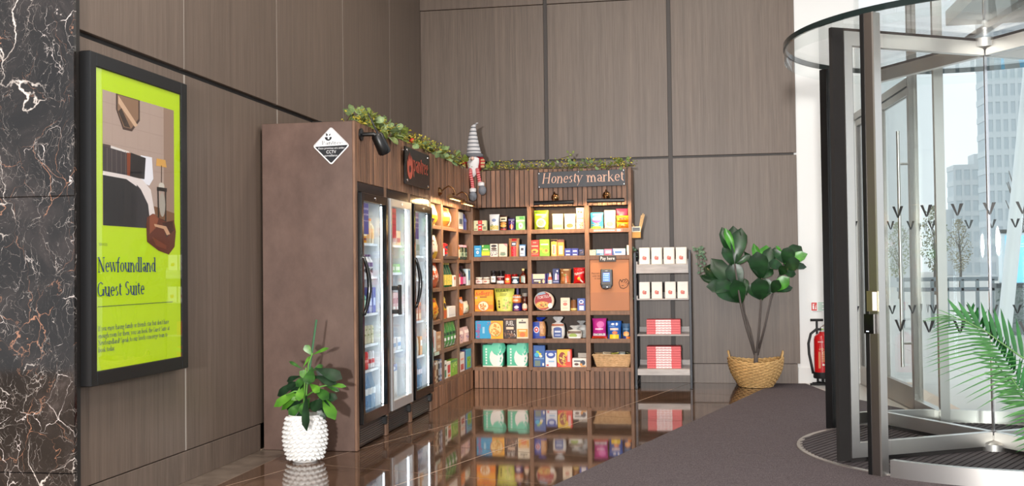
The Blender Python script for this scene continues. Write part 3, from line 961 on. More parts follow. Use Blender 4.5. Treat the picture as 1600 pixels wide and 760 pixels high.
def pouch_prof(v, top=True, bot=False):
    a = 1.0
    if top: a *= min(1.0, ((1 - v) / .45)) ** .7 if v < 1 else 0
    if bot: a *= min(1.0, v / .3) ** .6 if v > 0 else 0
    return a


def surf_bag(w, h, d, kind):
    bot = kind == 'pillow'

    def f(u, v, e):
        k = pouch_prof(v * .985, True, bot)
        b = d / 2 * (max(0.0, 1 - (2 * u - 1) ** 2) ** .55) * k
        wf = 1 - .10 * k * (1 if bot else .6)
        if kind == 'taper': wf = .74 + .26 * v
        return ((u - .5) * w * wf, -b - e, v * h)
    return f


def surf_cyl(rf, h, span=150):
    def f(u, v, e):
        a = math.radians((u - .5) * span); r = rf(v) + e
        return (r * math.sin(a), -r * math.cos(a), v * h)
    return f


def prints(root, sf, items, e=.0012, name='printed_label'):
    """flat colour print laid on the pack's own surface: rectangles, ellipses, words"""
    if not items: return
    q = MB(); ms = []; lay = 0
    for it in items:
        k, c = it[0], it[1]
        m = pm(c, .4)
        if m not in ms: ms.append(m)
        mi = ms.index(m); lay += .0003
        if k == 'r':
            u0, v0, u1, v1 = it[2:6]; nu, nv = 5, 3
            vs = [sf(u0 + (u1 - u0) * i / nu, v0 + (v1 - v0) * j / nv, e + lay) for j in range(nv + 1) for i in range(nu + 1)]
            q.add(vs, [(j * (nu + 1) + i, j * (nu + 1) + i + 1, (j + 1) * (nu + 1) + i + 1, (j + 1) * (nu + 1) + i) for j in range(nv) for i in range(nu)], mi)
        elif k == 'e':
            cu, cv, ru, rv = it[2:6]; n = 14
            vs = [sf(cu, cv, e + lay)] + [sf(cu + ru * r * math.cos(2 * PI * i / n), cv + rv * r * math.sin(2 * PI * i / n), e + lay) for r in (.5, 1) for i in range(n)]
            fs = [(0, 1 + i, 1 + (i + 1) % n) for i in range(n)] + [(1 + i, 1 + n + i, 1 + n + (i + 1) % n, 1 + (i + 1) % n) for i in range(n)]
            q.add(vs, fs, mi)
        elif k == 'p':
            q.add([sf(a, b, e + lay) for a, b in it[2]], [tuple(range(len(it[2])))], mi)
        elif k == 't':          # ('t', colour, word, u0, v0, u1, v1, style)
            word, u0, v0, u1, v1 = it[2:7]; sty = it[7] if len(it) > 7 else ''
            vs, fs = serif(word, .25 if 'i' in sty else 0, 1.4) if 's' in sty else sans(word)
            if 'u' in sty:
                vs = fit_text([(-b, a) for a, b in vs], u0, v0, u1, v1)
            else:
                vs = fit_text(vs, u0, v0, u1, v1)
                if 'a' in sty: vs = [(a, b + (a - u0) * .18) for a, b in vs]
                if 'b' in sty: vs = [(a, b + (a - u0) * .07) for a, b in vs]
            q.add([sf(a, b, e + lay) for a, b in vs], fs, mi)
        elif k == 'n':          # speckle of small food pieces inside an ellipse
            cu, cv, ru, rv, n = it[2:7]
            for _ in range(n):
                a = R.uniform(0, 2 * PI); r = math.sqrt(R.random()) * .9
                x, y = cu + ru * r * math.cos(a), cv + rv * r * math.sin(a)
                vs = [sf(x + ru * .16 * math.cos(2 * PI * i / 6 + a), y + rv * .16 * math.sin(2 * PI * i / 6 + a), e + lay) for i in range(6)]
                q.add(vs, [tuple(range(6))], mi); lay += .00008
    q.build(name, ms, root)


_LAB = {}


def uniq(label):
    _LAB[label] = _LAB.get(label, 0) + 1
    return label


def place(o, loc, rz, label, cat, group):
    o.location = loc; o.rotation_euler = (0, 0, rz)
    return tag(o, uniq(label), cat, group)


def mk_box(w, h, d, col, items=(), name='carton', rough=.4):
    o = MB().box(-w / 2, w / 2, -d / 2, d / 2, 0, h, min(.0025, w * .06)).build(name, pm(col, rough))
    prints(o, surf_box(w, h, d), items)
    return o


def mk_bag(w, h, d, col, items=(), kind='pouch', name=None, seal=None, rough=.3):
    sf = surf_bag(w, h, d, kind); q = MB(); nu, nv = 10, 9
    us = [(1 - math.cos(PI * i / nu)) / 2 for i in range(nu + 1)]
    fr = [sf(u, j / nv, 0) for j in range(nv + 1) for u in us]
    wob = [(x + R.uniform(-.0015, .0015), y - (0 if i % (nu + 1) in (0, nu) else R.uniform(0, .0025)), z) for i, (x, y, z) in enumerate(fr)]
    bk_ = [(x, -y, z) for x, y, z in wob]
    n = nu + 1; m = len(wob)
    fs = []
    for j in range(nv):
        for i in range(nu):
            a = j * n + i
            fs.append((a, a + 1, a + n + 1, a + n)); fs.append((m + a + 1, m + a, m + a + n, m + a + n + 1))
    for j in range(nv):
        a = j * n; fs.append((m + a, a, a + n, m + a + n)); b = j * n + nu; fs.append((b, m + b, m + b + n, b + n))
    for i in range(nu): fs.append((i + 1, i, m + i, m + i + 1)); t_ = nv * n + i; fs.append((t_, t_ + 1, m + t_ + 1, m + t_))
    q.add(wob + bk_, fs)
    o = q.build(name or ('pouch' if kind != 'pillow' else 'snack_bag'), pm(col, rough), smooth=50)
    prints(o, sf, items, .0035)
    if seal:
        MB().box(-w * .5, w * .5, -.003, .003, h * .955, h, .001).build('seal', pm(seal, .3), o)
    return o


def mk_round(prof, col, cap=None, items=(), name='jar', n=16, rough=.15, mat=None, capname='lid', span=150):
    """prof [(r, z)], cap (colour, r, z0, z1)"""
    o = MB().lathe(prof, n).build(name, mat or pm(col, rough), smooth=40)
    h = prof[-1][1]

    def rf(v):
        z = v * h
        for (r0, z0), (r1, z1) in zip(prof, prof[1:]):
            if z0 <= z <= z1 and z1 > z0: return r0 + (r1 - r0) * (z - z0) / (z1 - z0)
        return prof[-1][0]
    prints(o, surf_cyl(rf, h, span), items, .0008)
    if cap:
        MB().lathe([(0, cap[2]), (cap[1] * .96, cap[2]), (cap[1], cap[2] + .002), (cap[1], cap[3] - .002), (cap[1] * .93, cap[3]), (0, cap[3])], n, cap=False).build(capname, pm(cap[0], .3), o, smooth=40)
    return o


def jar_prof(r, h): return [(r * .9, 0), (r, .004), (r, h * .78), (r * .88, h * .86), (r * .86, h)]


def can_prof(r, h): return [(r * .82, 0), (r, .006), (r, h - .012), (r * .8, h - .002), (r * .8, h)]


def bottle_prof(r, h, neck=.32, sh=.55): return [(r * .92, 0), (r, .006), (r, h * sh), (r * .9, h * (sh + .06)), (r * neck * 1.25, h * .8), (r * neck, h * .84), (r * neck, h)]


W_, K_, RED, NAV = (244, 242, 236), (24, 22, 24), (206, 34, 34), (34, 44, 104)
SCALE = 1.66 / 249


def bx(px): return -2.308 + (px - 739) * SCALE


GRP = 'groceries on the back shelf unit'
ORD = ['top', 'second', 'third', 'fourth', 'fifth', 'bottom']
BAY = {1: 'left bay', 2: 'middle bay', 3: 'right bay'}


def B(bay, row, x0, x1, hp, kind, col, items, desc, cat='box', d=None, fr=.03, z=0.0, **kw):
    """one pack on the back unit: x0..x1 and height measured along the shelf front"""
    w = (x1 - x0) * SCALE; h = hp * SCALE
    d = d or min(.12, max(.04, w * .6))
    lab = '%s on %s %s shelf' % (desc, BAY[bay], ORD[row - 1])
    if kind == 'box': o = mk_box(w, h, d, col, items, **kw)
    elif kind in ('pouch', 'pillow', 'taper'): o = mk_bag(w, h, d, col, items, kind, **kw)
    else: o = kind(w / 2, h)
    if kind not in ('box', 'pouch', 'pillow', 'taper'): d = w
    place(o, (bx((x0 + x1) / 2), YK + fr + d / 2, BHZ[row - 1] + .0006 + z), 0, lab, cat, GRP)
    return o


# --- left bay
B(1, 1, 739.8, 760.5, 16, 'box', (206, 208, 168), [('r', RED, .33, 0, .66, 1), ('r', (70, 60, 60), .2, .5, .8, .62), ('r', W_, .38, .52, .6, .58), ('r', W_, .4, .2, .58, .26), ('e', (240, 120, 100), .5, .84, .06, .07), ('r', (120, 130, 96), .05, .1, .28, .2), ('r', (120, 130, 96), .72, .1, .95, .4)], 'cream tea box with a red centre band', d=.09)
B(1, 1, 764, 780.5, 25.5, 'pouch', (226, 228, 230), [('e', (120, 140, 180), .5, .62, .22, .10), ('r', (206, 190, 120), .06, .04, .94, .3), ('n', (70, 130, 50), .3, .2, .28, .18, 7), ('n', (200, 90, 60), .72, .22, .2, .14, 5), ('n', (236, 210, 120), .5, .16, .4, .12, 8)], 'white foil pouch with fruit pictures', 'pouch', seal=(190, 180, 160))
B(1, 1, 781, 793, 23, 'pouch', (62, 34, 26), [('r', (232, 220, 190), .04, .6, .96, .9), ('r', (60, 60, 50), .2, .7, .8, .8), ('e', (206, 140, 60), .5, .46, .42, .10), ('e', (226, 170, 80), .5, .3, .42, .10), ('r', (190, 60, 50), .1, .03, .9, .1)], 'brown biscuit bag with a cream top', 'snack bag')
B(1, 1, 794, 806, 18.5, 'pouch', (50, 32, 92), [('r', (120, 130, 160), .06, .8, .9, .92), ('e', (232, 120, 60), .5, .3, .26, .2), ('r', (226, 214, 232), .52, .05, .6, .78), ('r', (90, 60, 140), .1, .55, .9, .66)], 'purple snack bag with an orange disc', 'snack bag')
B(1, 1, 807, 822, 21.5, 'box', (150, 206, 130), [('r', (84, 176, 84), .4, .78, .85, .95), ('r', (226, 240, 220), .05, .62, .95, .7), ('e', (244, 222, 226), .52, .3, .24, .22), ('e', (226, 120, 140), .52, .3, .07, .08), ('r', (110, 190, 70), .05, .05, .3, .5)], 'pale green carton with a white oval', d=.07)
B(1, 2, 739.8, 751.5, 18, 'box', (28, 148, 214), [('e', W_, .5, .4, .17, .14), ('e', (28, 148, 214), .5, .4, .08, .06), ('r', (190, 226, 244), .22, .66, .78, .74), ('r', (120, 200, 236), .1, .1, .9, .13)], 'sky blue carton with a white flower mark')
B(1, 2, 752, 765, 18.8, 'box', (52, 152, 48), [('r', (232, 214, 40), .0, .12, 1, .42), ('r', (150, 200, 50), 0, .42, 1, .55), ('r', (120, 90, 110), 0, 0, 1, .1), ('e', (236, 236, 170), .15, .9, .1, .08), ('r', (226, 236, 190), .15, .58, .85, .68)], 'green and yellow tea box')
B(1, 2, 765.5, 778, 20.3, 'box', (226, 220, 212), [('e', (40, 36, 46), .5, .84, .36, .1), ('e', (92, 80, 72), .5, .62, .36, .1), ('n', (84, 72, 112), .5, .2, .5, .2, 12), ('r', (60, 52, 70), .1, .44, .9, .5)], 'white box with dark berry print')
B(1, 2, 779.5, 792.5, 20.3, 'box', (226, 214, 194), [('p', (232, 150, 158), [(.55, 1), (1, 1), (1, .72)]), ('e', (120, 146, 126), .5, .2, .36, .12), ('r', (150, 140, 128), .2, .3, .8, .36)], 'cream box with a pink corner')
B(1, 2, 794.5, 812, 28.5, 'pouch', (186, 140, 96), [('r', (206, 22, 44), .26, .02, .74, .55), ('r', (206, 30, 50), .3, .86, .75, .98), ('r', (44, 52, 96), .28, .58, .74, .8), ('r', (226, 226, 236), .36, .64, .66, .74), ('n', (230, 120, 130), .5, .3, .16, .2, 4)], 'tall tan bread snack pack with a red front', 'pouch', d=.07)
B(1, 2, 811.5, 822.5, 18.5, 'pouch', (80, 136, 196), [('r', (236, 240, 246), .1, .04, .9, .9), ('r', (60, 66, 96), .3, .5, .7, .72), ('r', (150, 170, 200), .25, .2, .75, .3)], 'small blue and white pouch', 'pouch', fr=.02)


def jar(col, lid, lab, items=(), glass=(60, 20, 20)):
    def f(r, h):
        return mk_round(jar_prof(r, h), glass, (lid, r * .98, h * .8, h), [('r', lab, 0, .12, 1, .68)] + list(items), 'jar')
    return f


JT = (206, 160, 170)
B(1, 3, 741, 752.2, 11, jar(0, (238, 232, 222), (244, 224, 224), [('r', (150, 80, 80), .3, .3, .7, .4), ('r', (120, 90, 90), .35, .45, .65, .52)], (120, 90, 80)), 0, (), 'first small jar with a white lid and pink label', 'jar')
B(1, 3, 752.6, 763.8, 11, jar(0, (238, 232, 222), (244, 222, 210), [('r', (190, 80, 60), .3, .3, .62, .42), ('r', (120, 90, 90), .3, .46, .7, .52)], (120, 90, 80)), 0, (), 'second small jar with a white lid and peach label', 'jar')
B(1, 3, 765.5, 773.5, 21, lambda r, h: mk_round(jar_prof(r, h), (30, 18, 18), (K_, r * .98, h * .78, h), [('r', (240, 238, 236), .05, .14, .95, .6), ('r', (90, 90, 90), .3, .36, .7, .42)], 'jar'), 0, (), 'tall black capped jar with a white label', 'jar')
B(1, 3, 775, 783, 21, lambda r, h: mk_round(jar_prof(r, h), (30, 18, 18), (K_, r * .98, h * .78, h), [('r', (226, 226, 226), .05, .14, .95, .5)], 'jar'), 0, (), 'tall black jar standing behind the jam', 'jar', fr=.13)
B(1, 3, 774.5, 787, 12.3, lambda r, h: mk_round(jar_prof(r, h), (64, 12, 22), ((226, 200, 206), r * .98, h * .86, h), [('r', (236, 234, 238), .08, .02, .92, .44), ('r', (180, 180, 190), .2, .16, .8, .2), ('r', (200, 90, 110), .3, .62, .6, .72)], 'jar'), 0, (), 'dark jam jar with a pale lid', 'jar')
B(1, 3, 787.5, 797.5, 15.2, lambda r, h: mk_round(jar_prof(r, h), (190, 40, 24), ((206, 26, 24), r * .98, h * .78, h), [('r', (222, 60, 40), 0, .06, 1, .66), ('e', (246, 214, 190), .5, .5, .26, .12), ('e', (246, 170, 60), .5, .26, .3, .1)], 'jar'), 0, (), 'red lidded jar with an orange label', 'jar')
B(1, 3, 796, 806, 15.2, lambda r, h: mk_round(jar_prof(r, h), (120, 20, 18), ((170, 20, 20), r * .98, h * .78, h), [('r', (190, 40, 34), 0, .06, 1, .66)], 'jar'), 0, (), 'dark red jar standing behind the others', 'jar', fr=.13)
B(1, 3, 798.5, 810.5, 11.3, lambda r, h: mk_round(jar_prof(r, h), (38, 66, 90), ((226, 238, 240), r * .98, h * .8, h), [('e', (190, 232, 240), .5, .5, .22, .16), ('e', (226, 236, 244), .5, .26, .34, .14)], 'tin'), 0, (), 'squat teal tin with a pale lid', 'tin')
B(1, 3, 811.5, 822.5, 24, lambda r, h: mk_round([(r * .9, 0), (r, .005), (r, h * .5), (r * .75, h * .62), (r * .34, h * .72), (r * .34, h)], (92, 30, 14), ((236, 220, 150), r * .4, h * .86, h), [('r', (150, 176, 170), .3, .1, .6, .52), ('r', (240, 238, 230), .6, .06, .76, .54), ('r', (230, 110, 40), .04, .1, .22, .48)], 'bottle', capname='cap'), 0, (), 'brown syrup bottle with a cream cap', 'bottle')
OR = (246, 158, 24)
B(1, 4, 740.2, 769.6, 34, 'box', OR, [('r', (250, 176, 40), 0, .46, 1, .7), ('r', (238, 120, 28), 0, .1, 1, .3), ('e', (206, 110, 60), .46, .24, .3, .24), ('e', (246, 226, 196), .46, .24, .27, .215), ('n', (214, 150, 60), .46, .24, .24, .19, 22), ('n', (196, 120, 60), .46, .24, .22, .17, 8), ('t', (206, 36, 28), "Kellogg's", .04, .68, .96, .9, 'sib'), ('r', (150, 84, 30), .28, .64, .66, .69), ('e', (190, 150, 190), .08, .62, .05, .04)], 'orange cereal box with red script and a bowl', 'cereal box', d=.06)
B(1, 4, 770, 803, 37, 'taper', (206, 214, 92), [('r', (226, 226, 120), .12, .04, .9, .6), ('t', K_, 'ELEAT', .1, .81, .72, .92), ('r', (120, 126, 60), .3, .72, .66, .745), ('r', (130, 140, 60), .28, .66, .62, .69), ('e', K_, .22, .42, .055, .05), ('e', (200, 206, 90), .22, .42, .025, .025), ('e', K_, .22, .3, .055, .05), ('e', (200, 206, 90), .22, .3, .025, .02), ('e', K_, .22, .18, .055, .05), ('n', (206, 180, 110), .6, .3, .28, .26, 16), ('n', (150, 190, 70), .66, .4, .25, .3, 8)], 'large lime green stand up pouch', 'pouch', d=.09, seal=(190, 200, 90))
pt = lambda c1, c2, its=(): (lambda r, h: mk_round(can_prof(r, h), c1, ((150, 150, 150), r * .8, h - .001, h + .001), [('r', c2, 0, .08, 1, .9)] + list(its), 'tin', 18, .25))
B(1, 4, 799, 813.5, 12.2, pt((60, 40, 120), (56, 36, 112), [('e', (232, 224, 240), .5, .5, .2, .2), ('r', (226, 120, 120), .3, .12, .7, .22)]), 0, (), 'front purple tin under the orange tin', 'tin')
B(1, 4, 799, 813.5, 13, pt((206, 110, 50), (226, 132, 70), [('r', (240, 226, 214), 0, .62, 1, .9), ('e', (190, 180, 180), .4, .74, .22, .1), ('e', (246, 216, 190), .45, .34, .24, .12)]), 0, (), 'orange and white tin stacked on purple tin', 'tin', z=.0835)
B(1, 4, 807.5, 816, 12.2, pt((50, 34, 100), (46, 32, 96)), 0, (), 'rear purple tin half hidden by the stack', 'tin', fr=.14)
B(1, 4, 815.2, 824, 28, lambda r, h: mk_round(jar_prof(r, h), (66, 24, 14), ((150, 146, 142), r * .98, h * .82, h), [('e', (240, 220, 196), .5, .24, .42, .2), ('r', (220, 90, 60), .15, .06, .85, .14), ('e', (150, 90, 50), .5, .62, .1, .06)], 'jar'), 0, (), 'tall brown jar with a grey lid', 'jar', fr=.02)
B(1, 4, 803.4, 806.8, 37.5, 'box', (92, 70, 140), [], 'thin purple carton behind the tins', d=.05, fr=.16)
B(1, 5, 740.5, 785, 28, 'box', (46, 160, 214), [('r', (246, 178, 40), .56, 0, 1, 1), ('e', (206, 130, 70), .72, .52, .24, .43), ('e', (246, 214, 140), .72, .52, .21, .38), ('n', (214, 150, 60), .72, .52, .19, .33, 26), ('n', (120, 180, 70), .8, .2, .15, .12, 5), ('t', (206, 40, 110), "Kellogg's", .02, .04, .2, .98, 'siu'), ('r', (150, 206, 236), .26, .3, .34, .66), ('n', (226, 90, 70), .5, .85, .1, .1, 5)], 'wide blue and yellow cereal box with pink script', 'cereal box', d=.08)
B(1, 5, 786, 805.5, 31.5, 'box', (58, 40, 34), [('r', (150, 112, 88), 0, .93, 1, 1), ('t', (246, 242, 236), 'FUEL', .2, .66, .82, .88), ('r', (236, 206, 180), .2, .46, .8, .58), ('n', (150, 106, 80), .4, .2, .42, .2, 16), ('n', (206, 190, 180), .75, .22, .25, .2, 7)], 'dark brown cereal box with white capitals', 'cereal box', d=.08)
B(1, 5, 806, 825, 31.5, 'box', (236, 226, 204), [('r', (236, 168, 60), .06, .08, .94, .48), ('e', (236, 120, 60), .5, .2, .24, .12), ('r', (90, 84, 80), .2, .76, .8, .84), ('e', (120, 116, 110), .5, .9, .06, .04), ('r', (246, 226, 190), .2, .36, .8, .42)], 'cream cereal box with an orange panel', 'cereal box', d=.08)
for q_, x in ((0, 750.2), (1, 789.2)):
    w = 33.6 * SCALE; h = 35 * SCALE
    q = MB(); vs = []; n = 28; prof = [(.93, 0), (1, .012), (1, h - .02), (.95, h - .006), (.80, h)]
    for r, z in prof:
        for i in range(n):
            a = 2 * PI * i / n; ex = .32
            vs.append((w / 2 * r * math.copysign(abs(math.cos(a)) ** ex, math.cos(a)), .1 * r * math.copysign(abs(math.sin(a)) ** ex, math.sin(a)), z))
    q.add(vs, [(i * n + k, i * n + (k + 1) % n, (i + 1) * n + (k + 1) % n, (i + 1) * n + k) for i in range(4) for k in range(n)] + [tuple(range(n - 1, -1, -1)), tuple(range(4 * n, 5 * n))])
    o = q.build('toilet_roll_pack', pm((104, 208, 176), .3), smooth=35)
    sfp = lambda u, v, e, w=w, h=h: ((u - .5) * w * .96, -.1 * (1 - abs(2 * u - 1) ** 6 * .12) - e, v * h)
    prints(o, sfp, [('r', (70, 190, 160), .5, .55, .97, .93), ('e', (242, 240, 236), .70, .42, .33, .42), ('e', (104, 208, 176), .80, .84, .34, .34), ('r', (246, 238, 224), .02, .0, .98, .05)] + [('r', (226, 246, 240), .17, .12 + .125 * k, .25, .2 + .125 * k) for k in range(6)], .001)
    MB().lathe([(w * .33, 0), (w * .36, .006), (w * .3, .012), (0, .014)], 16, (0, 0, h), sy=.8).build('film_top', pm((186, 200, 200), .2), o, smooth=50)
    place(o, (bx(x + 16.8), YK + .13, BHZ[5] + .0006), 0, ('left hand' if q_ == 0 else 'right hand') + ' mint green toilet roll pack on left bay bottom shelf', 'toilet rolls', GRP)

# --- middle bay
B(2, 1, 835, 858.5, 30, 'pouch', (132, 166, 34), [('r', (84, 120, 30), .05, .86, .95, .94), ('r', (226, 236, 180), .15, .74, .85, .8), ('e', (240, 236, 206), .5, .34, .34, .24), ('e', (206, 180, 110), .5, .34, .25, .17), ('n', (150, 190, 60), .5, .34, .2, .14, 9), ('r', (60, 60, 30), .2, .03, .8, .12)], 'green stand up pouch with a round bowl picture', 'pouch', d=.08, seal=(110, 140, 40))
B(2, 1, 864, 881.5, 24, 'pouch', (240, 230, 176), [('r', (226, 200, 110), .1, .1, .9, .3), ('r', (190, 170, 120), .25, .6, .75, .66), ('n', (206, 160, 60), .5, .2, .3, .1, 7)], 'first cream pouch lit by the lamp', 'pouch')
B(2, 1, 883, 901, 24, 'pouch', (244, 232, 190), [('e', (206, 120, 70), .5, .22, .3, .14), ('r', (200, 170, 120), .25, .6, .75, .66), ('n', (150, 80, 40), .5, .22, .22, .1, 6)], 'second cream pouch with an orange oval', 'pouch')
B(2, 1, 901.5, 915, 33, 'pillow', (240, 236, 222), [('e', (90, 90, 60), .3, .8, .14, .05), ('e', (120, 110, 80), .62, .78, .14, .05), ('n', (214, 180, 60), .5, .22, .38, .2, 12), ('r', (226, 206, 120), .1, .46, .9, .52)], 'tall white snack bag with yellow pieces', 'snack bag')
B(2, 2, 829.6, 843.5, 25, 'box', (214, 44, 30), [('r', (246, 190, 160), .12, .6, .88, .66), ('e', (246, 170, 60), .5, .32, .4, .14), ('e', (120, 50, 30), .45, .28, .2, .07), ('r', (236, 120, 100), .1, .1, .9, .15), ('r', (240, 150, 120), .3, .82, .7, .88)], 'red snack carton')
B(2, 2, 844.2, 859.6, 26, 'box', (132, 200, 40), [('r', (236, 246, 200), .12, .66, .88, .74), ('e', (236, 190, 60), .6, .3, .32, .14), ('e', (190, 120, 40), .68, .33, .14, .08), ('r', (200, 150, 60), .35, .86, .7, .9), ('r', (226, 214, 60), 0, .38, .3, .5)], 'lime green snack carton')
B(2, 2, 861, 872, 26, 'pouch', (236, 196, 120), [('r', (70, 40, 50), .04, .86, .96, .97), ('e', (246, 214, 60), .5, .78, .3, .1), ('r', (246, 230, 206), .25, .1, .75, .66), ('r', (206, 90, 50), .42, .14, .58, .62)], 'tall gold crispbread pack with a yellow sun', 'carton', d=.06)
B(2, 2, 872.6, 882.4, 25.3, 'box', (232, 156, 60), [('r', (110, 60, 40), 0, .84, 1, 1), ('r', (250, 226, 180), .2, .1, .8, .62)], 'gold carton with a brown top', d=.06)
for k_, x in enumerate((883.2, 894.2)):
    B(2, 2, x, x + 10.6, 11.2, 'box', (38, 52, 150), [('r', W_, .2, .56, .8, .72), ('r', (206, 214, 240), .2, .06, .8, .22), ('r', (90, 110, 200), 0, .44, 1, .48)], ('left' if k_ == 0 else 'right') + ' hand royal blue snack pack', 'snack pack')
B(2, 2, 905.6, 914, 10.3, 'box', (28, 26, 66), [('n', (226, 180, 160), .6, .4, .3, .3, 4), ('r', (120, 120, 190), .1, .7, .6, .8)], 'small navy snack pack', 'snack pack')
B(2, 3, 831, 853.5, 15.5, 'box', (64, 42, 120), [('r', (228, 214, 180), .1, .5, .92, .98), ('r', (60, 40, 44), .12, .05, .92, .44), ('r', (240, 230, 220), .18, .24, .62, .36), ('r', (246, 226, 120), .5, .08, .62, .2), ('e', (226, 190, 150), .84, .24, .08, .2)], 'low purple and cream chocolate box', d=.09)
B(2, 3, 853, 858.5, 16, 'box', (40, 44, 140), [], 'narrow blue carton behind the chocolate box', d=.08, fr=.11)
B(2, 3, 856, 863.4, 17.2, lambda r, h: mk_round([(r, 0), (r, h * .32), (r * .7, h * .6), (r * .45, h * .85), (r * .3, h)], (236, 228, 222), ((206, 160, 130), r * .4, h * .9, h), [('r', (214, 90, 60), 0, .34, 1, .62), ('e', (150, 190, 190), .5, .16, .3, .08)], 'bottle', capname='cap'), 0, (), 'small cone bottle with a red band', 'bottle')
B(2, 3, 864, 874.4, 23.4, 'box', (30, 42, 104), [('r', (150, 160, 206), .1, .1, .9, .16), ('p', (226, 230, 240), [(.35, .25), (.65, .25), (.6, .5), (.68, .62), (.5, .72), (.4, .62)]), ('e', (240, 240, 246), .72, .84, .12, .05), ('r', (150, 120, 170), .66, .25, .95, .6)], 'tall navy carton with a pale figure')
B(2, 3, 875, 892.6, 23, 'pouch', (150, 96, 50), [('p', (240, 232, 214), [(.04, .06), (.62, .06), (.6, .62), (.16, .78)]), ('e', (190, 120, 70), .3, .3, .16, .16), ('r', (206, 90, 50), .62, .1, .8, .5), ('e', (240, 206, 150), .56, .92, .3, .05), ('p', (96, 150, 80), [(.3, .6), (.56, .5), (.5, .62)])], 'brown biscuit bag with a cream panel', 'snack bag', seal=(226, 190, 140))
B(2, 3, 896, 914.3, 24.5, 'pillow', (214, 24, 28), [('t', (250, 236, 230), 'Maltesers', .06, .48, .94, .66, 'a'), ('e', (246, 190, 60), .5, .3, .16, .1), ('p', W_, [(.5, .24), (.62, .3), (.9, .06), (.76, .04)]), ('n', (240, 120, 110), .5, .86, .4, .08, 6)], 'bright red sweet bag with slanted white lettering', 'snack bag', seal=(190, 20, 24))


def tortilla():
    r = .103; q = MB()
    vs = [(0, -.022, r)]
    q.add([(r * math.cos(2 * PI * i / 24) * 1.02, -.016 if s else .016, r + r * math.sin(2 * PI * i / 24) * .96) for s in (1, 0) for i in range(24)],
          [tuple(range(24)), tuple(range(47, 23, -1))] + [((i + 1) % 24, i, 24 + i, 24 + (i + 1) % 24) for i in range(24)])
    o = q.build('tortilla_pack', pm((226, 200, 170), .3))
    sf = lambda u, v, e: ((u - .5) * 2 * r, -.016 - e, v * 2 * r)
    prints(o, sf, [('e', (176, 28, 30), .46, .5, .44, .46), ('p', (160, 186, 206), [(.1, .72), (.2, .9), (.5, .97), (.6, .86), (.2, .78)]), ('t', W_, 'TORTILLA', .16, .58, .84, .72, 'a'), ('e', (226, 160, 70), .42, .3, .36, .18), ('n', (240, 214, 120), .42, .3, .3, .14, 14), ('n', (120, 150, 60), .42, .3, .3, .14, 6), ('n', (190, 60, 40), .42, .3, .3, .14, 6), ('e', (240, 236, 226), .82, .26, .12, .14)], .0015)
    return o


place(tortilla(), (bx(849), YK + .10, BHZ[3] + .0006), 0, 'round red tortilla pack on middle bay fourth shelf', 'wrap pack', GRP)
B(2, 4, 876, 890.4, 20.3, 'box', (240, 222, 196), [('r', (150, 110, 90), .3, .72, .7, .76), ('e', (206, 120, 100), .5, .52, .24, .12), ('r', (190, 150, 130), .2, .2, .8, .23)], 'plain cream carton')
B(2, 4, 891, 901.4, 17, lambda r, h: mk_round(jar_prof(r, h), (130, 84, 50), ((240, 234, 222), r * .8, h * .62, h), [('r', (232, 206, 120), 0, .02, 1, .24)], 'jar'), 0, (), 'brown jar with a tall white cap', 'jar')
B(2, 4, 902, 914.5, 19.3, 'box', (64, 92, 176), [('r', (236, 238, 244), .25, .06, .8, .4), ('e', (226, 232, 244), .5, .72, .3, .16), ('r', (190, 80, 100), .2, .5, .85, .56), ('e', (64, 92, 176), .48, .72, .18, .08)], 'blue and white carton')


def loaf(w, h, d, col, items, neck, nh, name='bread_bag', lean=0.0):
    q = MB(); n, m = 20, 9; vs = []
    for j in range(m + 1):
        v = j / m
        k = (1 - abs(2 * v - 1) ** 4) ** .25 if 0 < v < 1 else .82
        k = max(k, .82 if v < .5 else .62)
        for i in range(n):
            a = 2 * PI * i / n; ex = .5
            vs.append((w / 2 * k * math.copysign(abs(math.cos(a)) ** ex, math.cos(a)) + R.uniform(-.002, .002), d / 2 * k * math.copysign(abs(math.sin(a)) ** ex, math.sin(a)) + R.uniform(-.002, .002), v * h))
    q.add(vs, [(j * n + i, j * n + (i + 1) % n, (j + 1) * n + (i + 1) % n, (j + 1) * n + i) for j in range(m) for i in range(n)] + [tuple(range(n - 1, -1, -1)), tuple(range(m * n, m * n + n))])
    o = q.build(name, pm(col, .35), smooth=60)
    prints(o, lambda u, v, e: ((u - .5) * w, -d / 2 * (1 - abs(2 * u - 1) ** 5 * .2) - e, v * h), items, .003)
    q = MB(); n = 18; rows = [(.36, 0), (.13, .25), (.24, .55), (.36, .85), (.28, 1.0)]; vs = []
    for r, z in rows:
        for i in range(n):
            a = 2 * PI * i / n; f = 1 + .16 * math.sin(a * 5 + r * 9)
            vs.append((w * r * f * math.cos(a) + lean * z, d * .6 * r * f * math.sin(a), h * .97 + z * nh))
    q.add(vs, [(j * n + i, j * n + (i + 1) % n, (j + 1) * n + (i + 1) % n, (j + 1) * n + i) for j in range(4) for i in range(n)] + [tuple(range(4 * n, 5 * n))])
    q.build('gathered_neck', pm(neck, .25), o, smooth=60)
    return o


